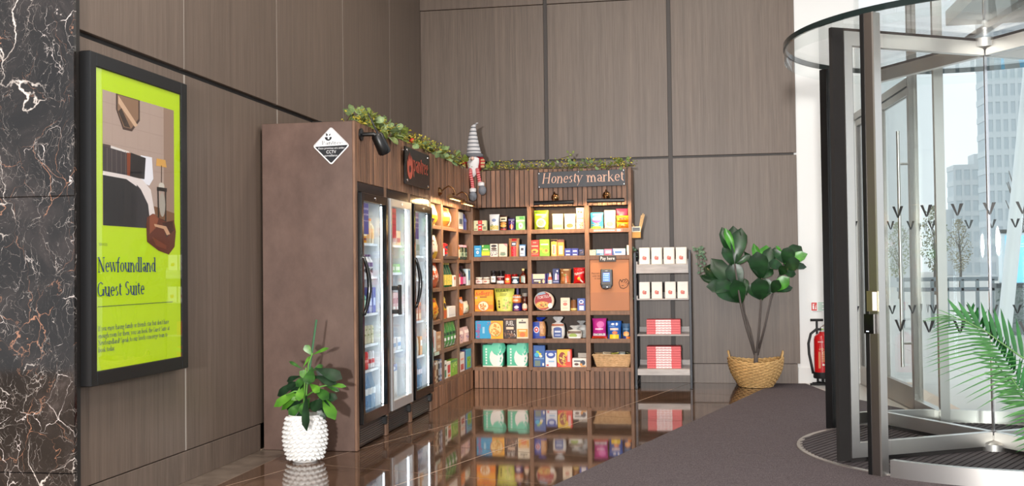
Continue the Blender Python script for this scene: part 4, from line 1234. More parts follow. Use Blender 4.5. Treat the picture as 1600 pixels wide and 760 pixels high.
place(loaf(.132, .175, .09, (196, 140, 90), [('r', (34, 70, 170), .0, .0, .55, .98), ('e', (226, 226, 240), .3, .52, .22, .2), ('e', (206, 50, 50), .3, .52, .16, .15), ('e', (226, 226, 240), .3, .52, .07, .06), ('r', (26, 50, 150), .0, .0, 1, .14), ('n', (226, 180, 110), .78, .55, .18, .34, 10)], (26, 62, 170), .05, lean=.02), (bx(841), YK + .10, BHZ[4] + .0006), 0, 'blue bread bag with a red badge on middle bay fifth shelf', 'bread', GRP)
place(loaf(.142, .155, .1, (228, 226, 220), [('r', (170, 96, 60), .06, .84, .94, .97), ('r', (60, 84, 150), .2, .08, .8, .66), ('r', (206, 214, 230), .28, .4, .72, .52), ('r', (190, 200, 226), .3, .2, .7, .26), ('e', (60, 84, 150), .5, .66, .3, .1)], (214, 216, 216), .075), (bx(870.5), YK + .10, BHZ[4] + .0006), 0, 'white sliced loaf with a blue label on middle bay fifth shelf', 'bread', GRP)
place(loaf(.158, .085, .1, (222, 222, 214), [('r', (110, 84, 64), .06, .6, .94, .9), ('e', (150, 176, 70), .42, .36, .26, .26), ('r', (240, 240, 236), .12, .04, .9, .2)], (206, 208, 206), .05, lean=.01), (bx(896.5), YK + .10, BHZ[4] + .0006), 0, 'front bag of rolls with a green label on middle bay fifth shelf', 'bread', GRP)
place(loaf(.12, .13, .08, (206, 208, 206), [('r', (150, 150, 146), .2, .3, .8, .6)], (190, 192, 192), .05), (bx(905), YK + .22, BHZ[4] + .0006), 0, 'rear grey bread bag on middle bay fifth shelf', 'bread', GRP)
B(2, 6, 832.2, 850.4, 33.5, 'box', (40, 92, 166), [('r', (120, 160, 206), .08, .36, .92, .42), ('r', (110, 130, 120), .12, .04, .6, .3), ('e', (232, 220, 60), .5, .6, .2, .06), ('e', (60, 180, 226), .3, .56, .2, .1), ('e', (240, 232, 210), .64, .5, .14, .06), ('e', (150, 200, 70), .38, .7, .14, .05), ('r', W_, .78, .06, .92, .18)], 'tall blue detergent carton')
B(2, 6, 851, 868.4, 25.4, 'box', (232, 234, 240), [('r', (44, 78, 170), 0, .86, 1, 1), ('e', (44, 78, 170), .5, .74, .4, .22), ('e', (206, 216, 240), .5, .76, .24, .1), ('r', (150, 190, 226), .3, .3, .8, .38), ('r', (206, 70, 60), .1, .06, .3, .16)], 'white carton with a blue shield')
B(2, 6, 869.6, 892, 27, 'box', (228, 60, 44), [('p', (246, 200, 40), [(0, 1), (.9, 1), (.3, .1), (0, .3)]), ('r', (232, 90, 60), .3, .0, 1, .12), ('e', (150, 40, 30), .36, .5, .26, .36), ('n', (246, 220, 110), .36, .5, .22, .3, 10), ('t', (246, 214, 60), 'POPS', .4, .1, .62, .7, 'u'), ('r', (246, 190, 180), .72, .3, .9, .9)], 'red and yellow cereal box', 'cereal box')
B(2, 6, 893, 915, 13.6, 'box', (240, 236, 228), [('r', (90, 90, 96), .12, .6, .6, .76), ('e', (90, 50, 40), .3, .32, .16, .14), ('e', (44, 50, 70), .74, .5, .18, .3), ('e', (226, 150, 60), .62, .3, .1, .14), ('r', (226, 160, 70), .6, .04, .95, .18)], 'low white biscuit box', d=.1)
B(2, 6, 900, 915, 20.5, 'box', (190, 180, 166), [], 'grey card box behind the biscuit box', d=.08, fr=.15)

# --- right bay
B(3, 1, 923.5, 944, 25, 'pouch', (56, 160, 206), [('r', (150, 206, 50), .02, .0, .98, .14), ('e', (150, 80, 150), .5, .54, .38, .2), ('r', (226, 226, 244), .2, .52, .8, .62), ('n', (226, 90, 70), .5, .26, .4, .1, 6), ('n', (240, 190, 50), .5, .24, .4, .1, 6), ('r', (206, 236, 246), .2, .84, .8, .9)], 'blue and green sweet pouch', 'pouch')
B(3, 1, 945, 963, 28, 'pouch', (240, 206, 196), [('e', (226, 150, 130), .5, .24, .3, .14), ('r', (236, 180, 170), .1, .84, .9, .92), ('r', (190, 206, 160), 0, .02, .5, .08), ('n', (236, 160, 150), .5, .56, .32, .14, 8)], 'pale pink pouch', 'pouch')
B(3, 1, 963, 981, 30.5, 'pouch', (206, 66, 108), [('r', (240, 200, 214), .1, .56, .9, .64), ('r', (150, 30, 66), .3, .84, .7, .9)], 'magenta pouch behind the orange bags', 'pouch', fr=.12, d=.05)
B(3, 1, 963.5, 984, 9.6, 'pillow', (236, 150, 34), [('e', (150, 76, 30), .5, .5, .36, .26), ('n', (246, 196, 80), .5, .5, .4, .34, 8)], 'lower orange snack bag of two stacked', 'snack bag', d=.07)
B(3, 1, 963.5, 984, 9.6, 'pillow', (240, 158, 40), [('e', (120, 60, 30), .5, .5, .34, .2), ('n', (250, 206, 90), .45, .4, .4, .3, 6)], 'upper orange snack bag of two stacked', 'snack bag', z=.066, d=.07)
B(3, 2, 921.5, 931.6, 8.6, 'box', (196, 206, 180), [('n', (110, 150, 110), .5, .6, .4, .3, 6)], 'small pale green gum pack', 'small pack', d=.05)
B(3, 2, 932.2, 944.2, 9, 'box', (130, 180, 210), [('r', (236, 226, 206), .2, .4, .9, .8), ('r', (60, 110, 170), .05, .1, .5, .3)], 'small blue and cream pack', 'small pack', d=.05)
B(3, 2, 944.8, 956.6, 9.4, 'box', (224, 120, 160), [('r', (240, 232, 206), .2, .3, .9, .76), ('r', (190, 60, 100), .1, .06, .6, .2)], 'small pink pack', 'small pack', d=.05)
B(3, 2, 957.2, 977.6, 10, 'box', (180, 204, 228), [('r', (70, 120, 190), .2, .3, .7, .6), ('p', (60, 90, 160), [(0, 0), (.16, 0), (.06, 1), (0, 1)]), ('r', (236, 240, 246), .74, .2, .95, .8)], 'wide ice blue pack', 'small pack', d=.05)
B(3, 2, 979.6, 983.6, 15, 'box', (226, 224, 216), [], 'thin white upright pack at the end', 'small pack', d=.05)
B(3, 5, 924, 946.6, 31, 'pillow', (196, 40, 140), [('r', (240, 232, 236), .06, .14, .94, .26), ('r', (230, 70, 40), -.02, .0, 1.02, .12), ('e', (226, 110, 180), .6, .7, .28, .16), ('r', (240, 190, 220), .2, .44, .8, .52), ('n', (60, 50, 60), .5, .24, .36, .06, 5)], 'magenta pet food bag with an orange base', 'snack bag', d=.09, fr=.02)
B(3, 5, 947.4, 969.6, 27, 'pouch', (34, 92, 176), [('r', (246, 206, 30), .0, .0, 1, .24), ('r', (226, 206, 196), .2, .48, .8, .6), ('e', (240, 240, 246), .4, .82, .12, .06), ('e', (240, 240, 246), .68, .82, .08, .08), ('e', (226, 120, 60), .55, .34, .2, .09), ('r', (120, 170, 226), .1, .68, .5, .71)], 'blue treat pouch with a yellow base', 'pouch', fr=.02)
B(3, 5, 970.2, 983.6, 23, 'pouch', (36, 80, 120), [('e', (240, 160, 90), .5, .36, .36, .12), ('e', (246, 190, 120), .5, .26, .36, .1), ('r', (240, 130, 40), .5, .0, 1, .14), ('r', (90, 130, 170), .15, .6, .85, .68), ('r', (40, 50, 120), 0, 0, .5, .14)], 'dark blue pouch with an orange oval', 'pouch', fr=.02)

# wicker basket on the bottom shelf and the packets inside it
bs = thing('wicker_basket', 'rectangular honey wicker basket on right bay bottom shelf', 'basket', (bx(955), YK + .135, BHZ[5] + .0006))
q = MB(); nr, npn = 13, 44
for j in range(nr):
    v = j / (nr - 1); hw, hd, z = .165 + .035 * v, .085 + .02 * v, .008 + .112 * v
    pts = []
    for i in range(npn + 1):
        s_ = (i / npn) * 4; k_ = int(s_) % 4; f_ = s_ - int(s_)
        c4 = [(-hw, -hd), (hw, -hd), (hw, hd), (-hw, hd)]
        x = c4[k_][0] + (c4[(k_ + 1) % 4][0] - c4[k_][0]) * f_; y = c4[k_][1] + (c4[(k_ + 1) % 4][1] - c4[k_][1]) * f_
        off = .0035 * (1 if (i + j) % 2 else -1)
        if k_ in (0, 2): y += off
        else: x += off
        pts.append((x, y, z))
    q.tube(pts, .0055, 5, cap=False)
M_WICK = grain_mat('honey_wicker', (196, 152, 104), (240, 204, 156), (40, 40, 40), .6, 0, .1)
q.build('weave', M_WICK, bs, smooth=180, kind='stuff')
q = MB()
for sx in (-1, 1): q.box(sx * .2 - .008, sx * .2 + .008, -.11, .11, .118, .132, .004)
for sy in (-1, 1): q.box(-.208, .208, sy * .107 - .008, sy * .107 + .008, .118, .132, .004)
q.build('rim', M_WICK, bs)
MB().box(-.163, .163, -.083, .083, .001, .01).build('base', M_WICK, bs)
for k_, (x, y, c_, c2, r_) in enumerate(((-.07, .0, (206, 190, 160), (150, 120, 90), .3), (.04, -.02, (40, 40, 36), (206, 200, 90), -.4), (.10, .01, (226, 226, 216), (60, 70, 60), .2), (.15, .0, (50, 54, 46), (226, 220, 160), 1.1))):
    o = mk_bag(.11, .135, .04, c_, [('e', c2, .5, .55, .3, .2), ('r', c2, .1, .9, .9, .96)], 'pillow', 'snack_packet')
    o.location = bs.location + Vector((x * .9, y, .012)); o.rotation_euler = (0, r_ * .25, r_)
    tag(o, uniq(('tan', 'black', 'white', 'dark olive')[k_] + ' snack packet lying in the wicker basket'), 'snack packet', 'packets in the basket')

# ================================================================== side unit groceries: local x runs into the room along world +Y
GRS = 'groceries on the side shelf unit'
COLN = {1: 'near column', 2: 'middle column', 3: 'corner column'}
CY = {1: (9.189, 9.578), 2: (9.642, 10.23), 3: (10.295, 10.905)}


def Sd(c, row, f0, f1, h, kind, col, items, desc, cat='box', d=.07, fr=.008, z=0.0, **kw):
    a, b = CY[c]; y0, y1 = a + (b - a) * f0, a + (b - a) * f1; w = y1 - y0
    lab = '%s on side unit %s %s shelf' % (desc, COLN[c], ORD[row - 1])
    if kind == 'box': o = mk_box(w, h, d, col, items, **kw)
    elif kind in ('pouch', 'pillow', 'taper'): o = mk_bag(w, h, d, col, items, kind, **kw)
    else: o = kind(w / 2, h); d = w
    place(o, (XK - fr - d / 2, (y0 + y1) / 2, SHZ[row - 1] + .0006 + z), PI / 2, lab, cat, GRS)
    return o


Sd(1, 1, .04, .9, .20, 'pillow', (240, 226, 170), [('r', (236, 214, 30), .0, .0, 1, .45), ('r', (110, 70, 120), .05, .05, .35, .3)], 'cream and yellow crisp bag', 'snack bag', d=.11, fr=.0)
Sd(1, 2, .04, .9, .22, 'pillow', (236, 226, 214), [('r', (240, 200, 30), .3, .02, .98, .3), ('r', (120, 86, 100), .04, .02, .3, .26), ('n', (120, 110, 100), .4, .6, .3, .22, 9)], 'white crisp bag with a yellow base', 'snack bag', d=.11, fr=.0)
Sd(1, 3, .04, .95, .23, 'pillow', (226, 92, 40), [('e', (240, 236, 232), .4, .78, .2, .12), ('n', (246, 226, 210), .5, .45, .36, .3, 12), ('r', (200, 206, 214), .02, .05, .14, .6)], 'orange and white crisp bag', 'snack bag', d=.11, fr=.0)
Sd(1, 4, .04, .9, .20, 'pillow', (240, 160, 24), [('r', (206, 40, 40), .1, .84, .6, .96), ('n', (250, 210, 70), .5, .4, .36, .3, 12), ('n', (206, 100, 30), .5, .5, .36, .3, 6)], 'golden orange crisp bag', 'snack bag', d=.11, fr=.0)
Sd(1, 5, .03, .3, .2, 'box', (232, 226, 226), [('r', (190, 30, 60), .2, .2, .7, .7)], 'white carton with a crimson panel')
Sd(1, 5, .31, .45, .19, 'box', (240, 240, 238), [('r', (206, 206, 206), .2, .1, .8, .9)], 'slim white carton')
Sd(1, 5, .47, .93, .085, 'box', (186, 140, 104), [('r', (226, 206, 180), .2, .3, .8, .6)], 'lower kraft box of two stacked')
Sd(1, 5, .47, .93, .085, 'box', (196, 150, 112), [('r', (226, 206, 180), .2, .3, .8, .6)], 'upper kraft box of two stacked', z=.0865)
for k_, (c_, c2, nm) in enumerate((((226, 84, 36), (240, 190, 150), 'orange'), ((120, 80, 56), (206, 170, 130), 'brown'), ((206, 186, 160), (120, 84, 60), 'tan'), ((40, 40, 46), (200, 200, 200), 'black'), ((120, 130, 160), (230, 230, 236), 'slate blue'))):
    Sd(1, 6, .03 + .19 * k_, .2 + .19 * k_, .2, 'box', c_, [('r', c2, .2, .3, .8, .6), ('r', W_, .2, .84, .8, .94), ('r', c2, .2, .1, .8, .2)], nm + ' drink carton', 'carton', d=.06)
Sd(2, 1, .05, .8, .19, 'pillow', (236, 190, 110), [('e', (206, 60, 30), .35, .88, .3, .1), ('r', (240, 230, 200), .55, .1, .95, .75), ('r', (240, 150, 50), .1, .1, .5, .7), ('r', (120, 70, 50), .48, .1, .56, .5)], 'cream and orange bread bag', 'bread', d=.12, fr=.0)
Sd(2, 2, .04, .2, .20, lambda r, h: mk_round(bottle_prof(r, h), (196, 40, 36), ((206, 50, 40), r * .4, h * .9, h), [('r', W_, .1, .15, .9, .5)], 'bottle', capname='cap'), 0, (), 'red sauce bottle', 'bottle')
for k_ in range(2):
    Sd(2, 2, .24, .46, .075, lambda r, h: mk_round(can_prof(r, h), (196, 30, 32), ((160, 160, 160), r * .8, h - .001, h + .001), [('e', (60, 60, 80), .5, .5, .3, .2)], 'tin'), 0, (), ('lower', 'upper')[k_] + ' red tin of two stacked', 'tin', z=.0765 * k_)
tr = Sd(2, 2, .05, .92, .03, 'box', (64, 50, 44), [], 'low dark tray in front of the tins', 'tray', d=.05, fr=-.02)
for k_ in range(4):
    Sd(2, 3, .04 + .17 * k_, .2 + .17 * k_, .235, lambda r, h: mk_round(bottle_prof(r, h, .36, .5), (20, 92, 52), ((214, 190, 90), r * .42, h * .9, h), [('r', (232, 206, 90), .0, .08, 1, .5), ('n', (120, 170, 60), .5, .3, .36, .16, 5)], 'bottle', capname='cap'), 0, (), ('first', 'second', 'third', 'fourth')[k_] + ' green necked bottle with a yellow label', 'bottle')
Sd(2, 3, .74, .93, .11, 'box', (240, 238, 232), [('r', (206, 90, 60), .2, .6, .8, .85)], 'small white carton beside the bottles')
Sd(2, 4, .04, .34, .20, 'pouch', (236, 200, 40), [('e', (30, 28, 40), .4, .6, .2, .14), ('r', (236, 214, 120), .1, .84, .9, .95), ('r', (200, 96, 50), .0, .02, 1, .4)], 'yellow and orange coffee bag', 'pouch')
o = Sd(2, 4, .36, .88, .105, 'box', (240, 240, 240), [('r', (206, 206, 210), .1, .2, .9, .25)], 'white folded paper pack', 'pack', d=.1)
for k_ in range(4):
    Sd(2, 5, .03 + .23 * k_, .26 + .23 * k_, .235, 'pillow', (74, 150, 70), [('r', (236, 240, 236), .2, .3, .8, .42), ('p', (222, 226, 226), [(.1, .04), (.9, .04), (.5, .26)]), ('r', (30, 70, 50), .1, .5, .9, .62), ('n', (150, 206, 130), .5, .76, .36, .14, 6)], ('first', 'second', 'third', 'fourth')[k_] + ' green crisp bag from the left', 'snack bag', d=.06)
Sd(2, 6, .03, .2, .17, 'box', (226, 232, 224), [('r', (60, 130, 90), .2, .1, .8, .5), ('r', (70, 70, 70), .2, .7, .8, .8)], 'white carton with a green panel')
Sd(2, 6, .22, .48, .15, 'box', (236, 226, 216), [('r', (206, 60, 60), .15, .3, .85, .8), ('r', (236, 150, 60), .2, .06, .8, .2)], 'white carton with a red panel')
Sd(2, 6, .5, .97, .15, 'box', (130, 186, 50), [('n', (206, 226, 120), .5, .5, .4, .36, 12), ('r', (70, 130, 40), 0, .86, 1, 1)], 'wide lime green box')
Sd(3, 1, .04, .42, .17, 'box', (176, 184, 192), [('r', (60, 80, 100), .2, .3, .8, .6), ('r', W_, .1, .02, .9, .16)], 'silver grey carton')
Sd(3, 1, .46, .8, .165, 'pouch', (50, 64, 150), [('r', (120, 140, 206), .2, .5, .8, .7)], 'royal blue pouch', 'pouch')
Sd(3, 2, .03, .2, .2, lambda r, h: mk_round(bottle_prof(r, h, .5, .62), (236, 130, 30), ((240, 150, 40), r * .5, h * .9, h), [('r', (240, 220, 200), .1, .1, .9, .5)], 'bottle', capname='cap'), 0, (), 'orange squeeze bottle', 'bottle')
for k_ in range(2):
    Sd(3, 2, .26 + .28 * k_, .52 + .28 * k_, .15, lambda r, h: mk_round(jar_prof(r, h), (40, 56, 44), ((226, 170, 190), r * .98, h * .84, h), [('r', (150, 170, 150), .1, .2, .9, .5), ('e', (60, 90, 70), .5, .36, .2, .1)], 'jar'), 0, (), ('first', 'second')[k_] + ' dark green jar with a pink lid', 'jar')
for k_, (c_, c2, nm) in enumerate((((196, 40, 60), (240, 230, 230), 'red'), ((60, 30, 60), (206, 60, 120), 'plum'), ((30, 26, 30), (200, 160, 200), 'black'))):
    Sd(3, 3, .03 + .22 * k_, .24 + .22 * k_, .2, (lambda c_, c2: (lambda r, h: mk_round(bottle_prof(r, h, .4, .55), c_, ((60, 30, 40), r * .5, h * .88, h), [('r', c2, .1, .08, .9, .45)], 'bottle', capname='cap')))(c_, c2), 0, (), nm + ' sauce bottle', 'bottle')
Sd(3, 3, .74, .93, .17, 'box', (206, 226, 236), [('r', (60, 130, 190), .2, .3, .8, .9)], 'pale blue tube carton')
Sd(3, 4, .03, .5, .18, 'pouch', (232, 120, 50), [('e', (190, 190, 206), .5, .76, .26, .12), ('n', (246, 206, 150), .5, .36, .36, .2, 9)], 'orange snack pouch with a grey oval', 'pouch')
Sd(3, 4, .52, .92, .13, 'pillow', (226, 226, 214), [('n', (40, 150, 80), .5, .4, .36, .3, 8)], 'white snack bag with green leaves', 'snack bag')
for k_ in range(2): Sd(3, 5, .04 + .44 * k_, .46 + .44 * k_, .15, 'pouch', (226, 190, 186), [('n', (150, 110, 160), .5, .4, .4, .3, 7), ('r', (240, 226, 220), .1, .6, .9, .8)], ('left', 'right')[k_] + ' hand pale pink pouch', 'pouch')
Sd(3, 6, .03, .4, .19, 'box', (236, 222, 218), [('r', (190, 60, 60), .2, .1, .8, .4), ('r', (236, 150, 130), .2, .6, .8, .7)], 'white carton with a rose panel')
Sd(3, 6, .42, .5, .2, 'box', (70, 50, 120), [], 'slim violet carton')
Sd(3, 6, .53, .93, .2, 'box', (90, 170, 206), [('r', (150, 200, 50), .15, .06, .85, .62), ('n', (60, 90, 140), .5, .35, .3, .22, 9)], 'sky blue carton with a lime panel')

# ================================================================== FRIDGES
M_LED = pm((232, 244, 255), .4, emit=14.0, name='fridge_led')
M_FW = pm((232, 238, 242), .4, name='fridge_liner')


def fridge(label, y0, y1, mf, arc_handle, shelves, card):
    w = y1 - y0; r = thing('drinks_fridge', label, 'fridge', (XK, (y0 + y1) / 2, 0.004), PI / 2, 'drinks fridges in the kiosk')
    h = 1.79; a = w / 2
    q = MB().box(-a, -a + .02, .03, .58, .19, h).box(a - .02, a, .03, .58, .19, h).box(-a + .02, a - .02, .56, .58, .19, h).box(-a + .02, a - .02, .03, .56, .19, .215).box(-a + .02, a - .02, .03, .56, h - .02, h)
    q.build('cabinet', M_FW, r)
    MB().box(-a, a, .0, .05, h + .004, 1.865, .004).build('header', M_BLKGLOSS, r)
    d_ = thing('door', None, None, (0, 0, 0)); d_.parent = r
    fw = .045; z0, z1 = .17, h
    q = MB().box(-a, -a + fw, -.03, .022, z0, z1, .004).box(a - fw, a, -.03, .022, z0, z1, .004).box(-a + fw, a - fw, -.03, .022, z1 - .06, z1, .004).box(-a + fw, a - fw, -.03, .022, z0, z0 + .075, .004)
    q.build('door_frame', mf, d_)
    MB().box(-a + fw, a - fw, -.014, -.006, z0 + .075, z1 - .06).build('glass_pane', M_GLASSF, d_)
    if arc_handle:
        pts = [(-a + .012, -.03, 1.335)] + [(-a + .012 + .03 * math.sin(PI * i / 10), -.04 - .028 * math.sin(PI * i / 10), 1.335 - .40 * i / 10) for i in range(0, 11)] + [(-a + .012, -.03, .935)]
        MB().tube(pts, [.012] + [.010 + .007 * math.sin(PI * i / 10) for i in range(11)] + [.012], 8).build('handle', M_BLKGLOSS, d_, smooth=60)
    else:
        q = MB().box(-a + .07, -a + .095, -.085, -.06, .90, 1.13, .004)
        for z in (.91, 1.09): q.box(-a + .01, -a + .095, -.075, -.03, z, z + .03, .003)
        q.build('handle', M_BLACK, d_)
    cc, ct = card
    if cc:
        k_ = MB().box(-a + fw + .004, -a + fw + .15, -.016, -.0145, 1.50 if cc[0] < 100 else 1.49, 1.72).build('notice_card', pm(cc, .4), d_)
        q = MB()
        for i, (s_, z, hh) in enumerate((('Please ensure door', 1.672, .022), ('properly shuts', 1.628, .022), ('so it keeps cold', 1.588, .012))):
            vs, fs = sans(s_); q.flat(fit_text(vs, -a + fw + .012, z, -a + fw + .142, z + hh), fs, (0, -.016, 0), (1, 0, 0), (0, 0, 1), .0008)
        q.build('notice_print', pm(ct, .4), d_)
    lk = MB().lathe([(0, 0), (.009, 0), (.009, .004), (0, .005)], 10).build('door_lock', M_CHROME, d_); lk.location = (0, -.031, h - .03); lk.rotation_euler = (PI / 2, 0, 0)
    g = MB().box(-a + .01, a - .01, .012, .05, .008, .165, .003).build('base_grille', M_BLACK, r)
    for i in range(7): MB().box(-a + .03, a - .05, .007, .013, .03 + .016 * i, .036 + .016 * i).build('grille_slat', pm((60, 60, 62), .3, .4) if not arc_handle else pm((120, 116, 112), .3, .6), g)
    MB().box(a - .06, a - .012, -.02, .02, .09, .155, .006).build('hinge_bracket', M_BLACK, r)
    for sx in (-1, 1): MB().box(sx * (a - .049) - .004, sx * (a - .049) + .004, .004, .014, .25, h - .07).build('light_strip', M_LED, r)
    for z in shelves:
        q = MB()
        for i in range(15): x = -a + .03 + (w - .06) * i / 14; q.box(x - .0018, x + .0018, .055, .55, z - .006, z - .001)
        for y in (.056, .3, .548): q.box(-a + .022, a - .022, y - .003, y + .003, z - .012, z - .006)
        s_ = q.build('wire_shelf', pm((214, 218, 222), .3, .4), r)
        MB().box(-a + .024, a - .024, .048, .052, z - .016, z + .003).build('price_rail', pm((200, 206, 210), .3), s_)
    return r


F1 = [1.44, 1.195, .925, .70, .515, .225]
F2 = [1.44, 1.22, .89, .60, .225]
F3 = [1.36, 1.16, .80, .50, .225]
fridge('black glass door drinks fridge nearest the white potted plant', 7.113, 7.748, M_BLKGLOSS, True, F1[:-1], ((38, 56, 150), (226, 230, 246)))
fridge('silver framed glass door fridge in the middle with a straight handle', 7.82, 8.428, pm((196, 198, 200), .3, .6, name='silver_frame'), False, F2[:-1], ((206, 44, 70), (90, 20, 36)))
fridge('black glass door fridge farthest along beside the shelving', 8.502, 9.115, M_BLKGLOSS, True, F3[:-1], ((46, 44, 140), (220, 222, 244)))
FY = {1: (7.113, 7.748), 2: (7.82, 8.428), 3: (8.502, 9.115)}
FZ = {1: F1, 2: F2, 3: F3}
FN = {1: 'near fridge', 2: 'silver fridge', 3: 'far fridge'}
FO = ['first', 'second', 'third', 'fourth', 'fifth', 'sixth', 'seventh', 'eighth']


def Fr(f, row, xs, w, h, mkf, desc, cat, d=.08, fr=.045, group=True):
    """a row of alike things: xs are fractions across the fridge"""
    y0, y1 = FY[f]; n = len(FZ[f]); rows = ['top', 'second', 'third', 'fourth', 'fifth', 'bottom'] if n == 6 else ['top', 'second', 'third', 'fourth', 'bottom']
    src = None
    for i, x in enumerate(xs):
        lab = ('%s %s on %s %s shelf' % (FO[i], desc, FN[f], rows[row - 1])) if len(xs) > 1 else '%s on %s %s shelf' % (desc, FN[f], rows[row - 1])
        loc = (XK - .012 - fr - d / 2, y0 + .03 + (y1 - y0 - .06) * x, FZ[f][row - 1] + .005)
        if src is None:
            src = mkf(w, h, d); place(src, loc, PI / 2, lab, cat, 'stock in the ' + FN[f])
        else:
            copy_thing(src, loc, PI / 2, uniq(lab))


def bott(col, cap, items, neck=.4, sh=.6, mat=None): return lambda w, h, d: mk_round(bottle_prof(w / 2, h, neck, sh), col, (cap, w / 2 * (neck + .05), h * .9, h), items, 'bottle', 14, capname='cap', mat=mat)


def cann(col, items): return lambda w, h, d: mk_round(can_prof(w / 2, h), col, ((180, 180, 184), w / 2 * .8, h - .001, h + .0015), items, 'drink_can', 16, .25)


def cart(col, items): return lambda w, h, d: mk_box(w, h, d, col, items)


M_WATER = glass_mat('water_bottle_plastic', (.80, .90, .97), 1.33)
Fr(1, 1, (.1, .26, .42, .58), .085, .215, bott((240, 170, 50), (246, 240, 230), [('r', (246, 232, 200), .05, .25, .95, .6), ('r', (150, 60, 30), .2, .1, .8, .18), ('n', (240, 120, 40), .5, .42, .3, .1, 4)], .5, .66), 'golden smoothie bottle', 'bottle')
Fr(1, 1, (.76, .9), .08, .19, bott((236, 216, 180), (240, 150, 40), [('r', (240, 190, 130), .05, .2, .95, .6)], .5, .66), 'cream juice bottle', 'bottle')
Fr(1, 2, (.08, .2), .07, .17, bott((226, 190, 60), (240, 130, 40), [('r', (150, 190, 70), .05, .2, .95, .6)], .5, .66), 'yellow juice bottle', 'bottle')
Fr(1, 2, (.34, .47, .6, .73, .86), .075, .165, bott((226, 226, 232), (90, 60, 110), [('r', (120, 90, 140), .05, .45, .95, .64), ('e', (60, 60, 70), .5, .28, .3, .12)], .55, .66), 'white yoghurt drink bottle with a purple band', 'bottle')
Fr(1, 3, (.1, .24, .38), .075, .2, bott((240, 214, 214), (206, 50, 60), [('r', (226, 90, 100), .05, .2, .95, .45)], .4, .6), 'pink drink bottle', 'bottle')
Fr(1, 3, (.54,), .08, .2, bott((60, 170, 140), (30, 110, 80), [('r', (190, 236, 220), .05, .2, .95, .5)], .4, .6), 'teal drink bottle', 'bottle')
Fr(1, 3, (.74, .9), .075, .19, cart((84, 90, 160), [('r', (190, 200, 236), .2, .3, .8, .6)]), 'violet blue carton', 'carton')
Fr(1, 4, (.08, .2), .066, .135, cann((246, 206, 30), [('r', (60, 90, 190), .0, .4, 1, .62)]), 'yellow drink can with a blue band', 'can')
Fr(1, 4, (.34, .47), .066, .135, cann((240, 110, 40), [('r', (60, 90, 190), .0, .4, 1, .62)]), 'orange drink can with a blue band', 'can')
Fr(1, 4, (.61, .75, .89), .066, .135, cann((206, 200, 170), [('n', (120, 130, 70), .5, .5, .4, .36, 9)]), 'pale speckled drink can', 'can')
Fr(1, 5, (.09,), .066, .13, cann((226, 226, 226), [('r', (60, 60, 64), 0, .4, 1, .6)]), 'silver drink can', 'can')
Fr(1, 5, (.24, .38, .52, .66), .066, .13, cann((200, 24, 34), [('r', (230, 120, 120), .1, .4, .9, .55)]), 'red drink can', 'can')
Fr(1, 5, (.8, .92), .066, .13, cann((200, 200, 206), [('r', (190, 40, 50), 0, .3, 1, .55)]), 'silver and red drink can', 'can')
Fr(1, 6, (.1, .25, .4), .082, .25, bott(0, (120, 150, 200), [('r', (150, 186, 220), .0, .38, 1, .58), ('r', W_, .2, .44, .8, .52)], .34, .58, M_WATER), 'still water bottle with a blue label', 'bottle')
Fr(1, 6, (.58, .74, .9), .082, .29, bott(0, (190, 200, 206), [('r', (226, 232, 236), .0, .36, 1, .52)], .34, .5, M_WATER), 'tall clear water bottle', 'bottle')
Fr(2, 1, (.12, .36), .12, .15, cart((206, 206, 60), [('r', (90, 160, 50), .1, .1, .9, .5)]), 'yellow green food carton', 'carton')
Fr(2, 1, (.66, .88), .12, .12, cart((236, 190, 140), [('r', (200, 90, 60), .1, .2, .9, .5)]), 'peach food tray', 'food tray')
Fr(2, 2, (.1, .3), .1, .17, cart((240, 196, 110), [('r', (226, 120, 50), .1, .1, .9, .4)]), 'orange food carton', 'carton')
Fr(2, 2, (.56, .82), .14, .07, cart((140, 190, 90), [('r', (226, 236, 200), .1, .3, .9, .7)]), 'green salad tray', 'food tray')
Fr(2, 3, (.14,), .13, .13, cart((70, 74, 84), [('e', (206, 200, 196), .5, .6, .3, .2)]), 'dark deli tub', 'tub')
Fr(2, 3, (.42, .62, .82), .1, .17, cart((226, 170, 170), [('r', (190, 80, 90), .1, .5, .9, .75), ('r', (240, 230, 226), .1, .1, .9, .35)]), 'pink meat pack', 'food pack')
Fr(2, 4, (.14, .34), .085, .2, bott((190, 60, 80), (236, 226, 230), [('r', (226, 190, 196), .05, .5, .95, .66)], .4, .6), 'raspberry drink bottle', 'bottle')
Fr(2, 4, (.62, .86), .11, .1, cart((226, 226, 230), [('r', (120, 150, 190), .1, .3, .9, .6)]), 'white dairy tub', 'tub')
Fr(2, 5, (.5,), .26, .27, cart((206, 200, 196), [('e', (150, 84, 60), .35, .42, .28, .3), ('e', (226, 190, 130), .35, .42, .22, .24), ('r', (60, 110, 176), 0, .8, 1, 1), ('e', (226, 232, 244), .5, .88, .3, .06)]), 'pizza box with a blue top band', 'pizza box', .05)
Fr(2, 5, (.14,), .12, .1, cart((190, 120, 76), [('n', (226, 180, 130), .5, .5, .4, .4, 6)]), 'brown meal tray', 'food tray', .07)
Fr(3, 1, (.14, .34), .1, .28, bott((110, 150, 110), (90, 90, 90), [('r', (206, 220, 200), .05, .2, .95, .42)], .36, .5), 'large green cordial bottle', 'bottle')
Fr(3, 1, (.6, .82), .09, .24, bott((206, 212, 206), (150, 150, 150), [('r', (150, 170, 150), .05, .2, .95, .42)], .36, .5), 'large pale cordial bottle', 'bottle')
Fr(3, 2, (.1, .3), .09, .14, cart((206, 90, 100), [('r', (240, 200, 206), .1, .3, .9, .6)]), 'rose pink dairy carton', 'carton')
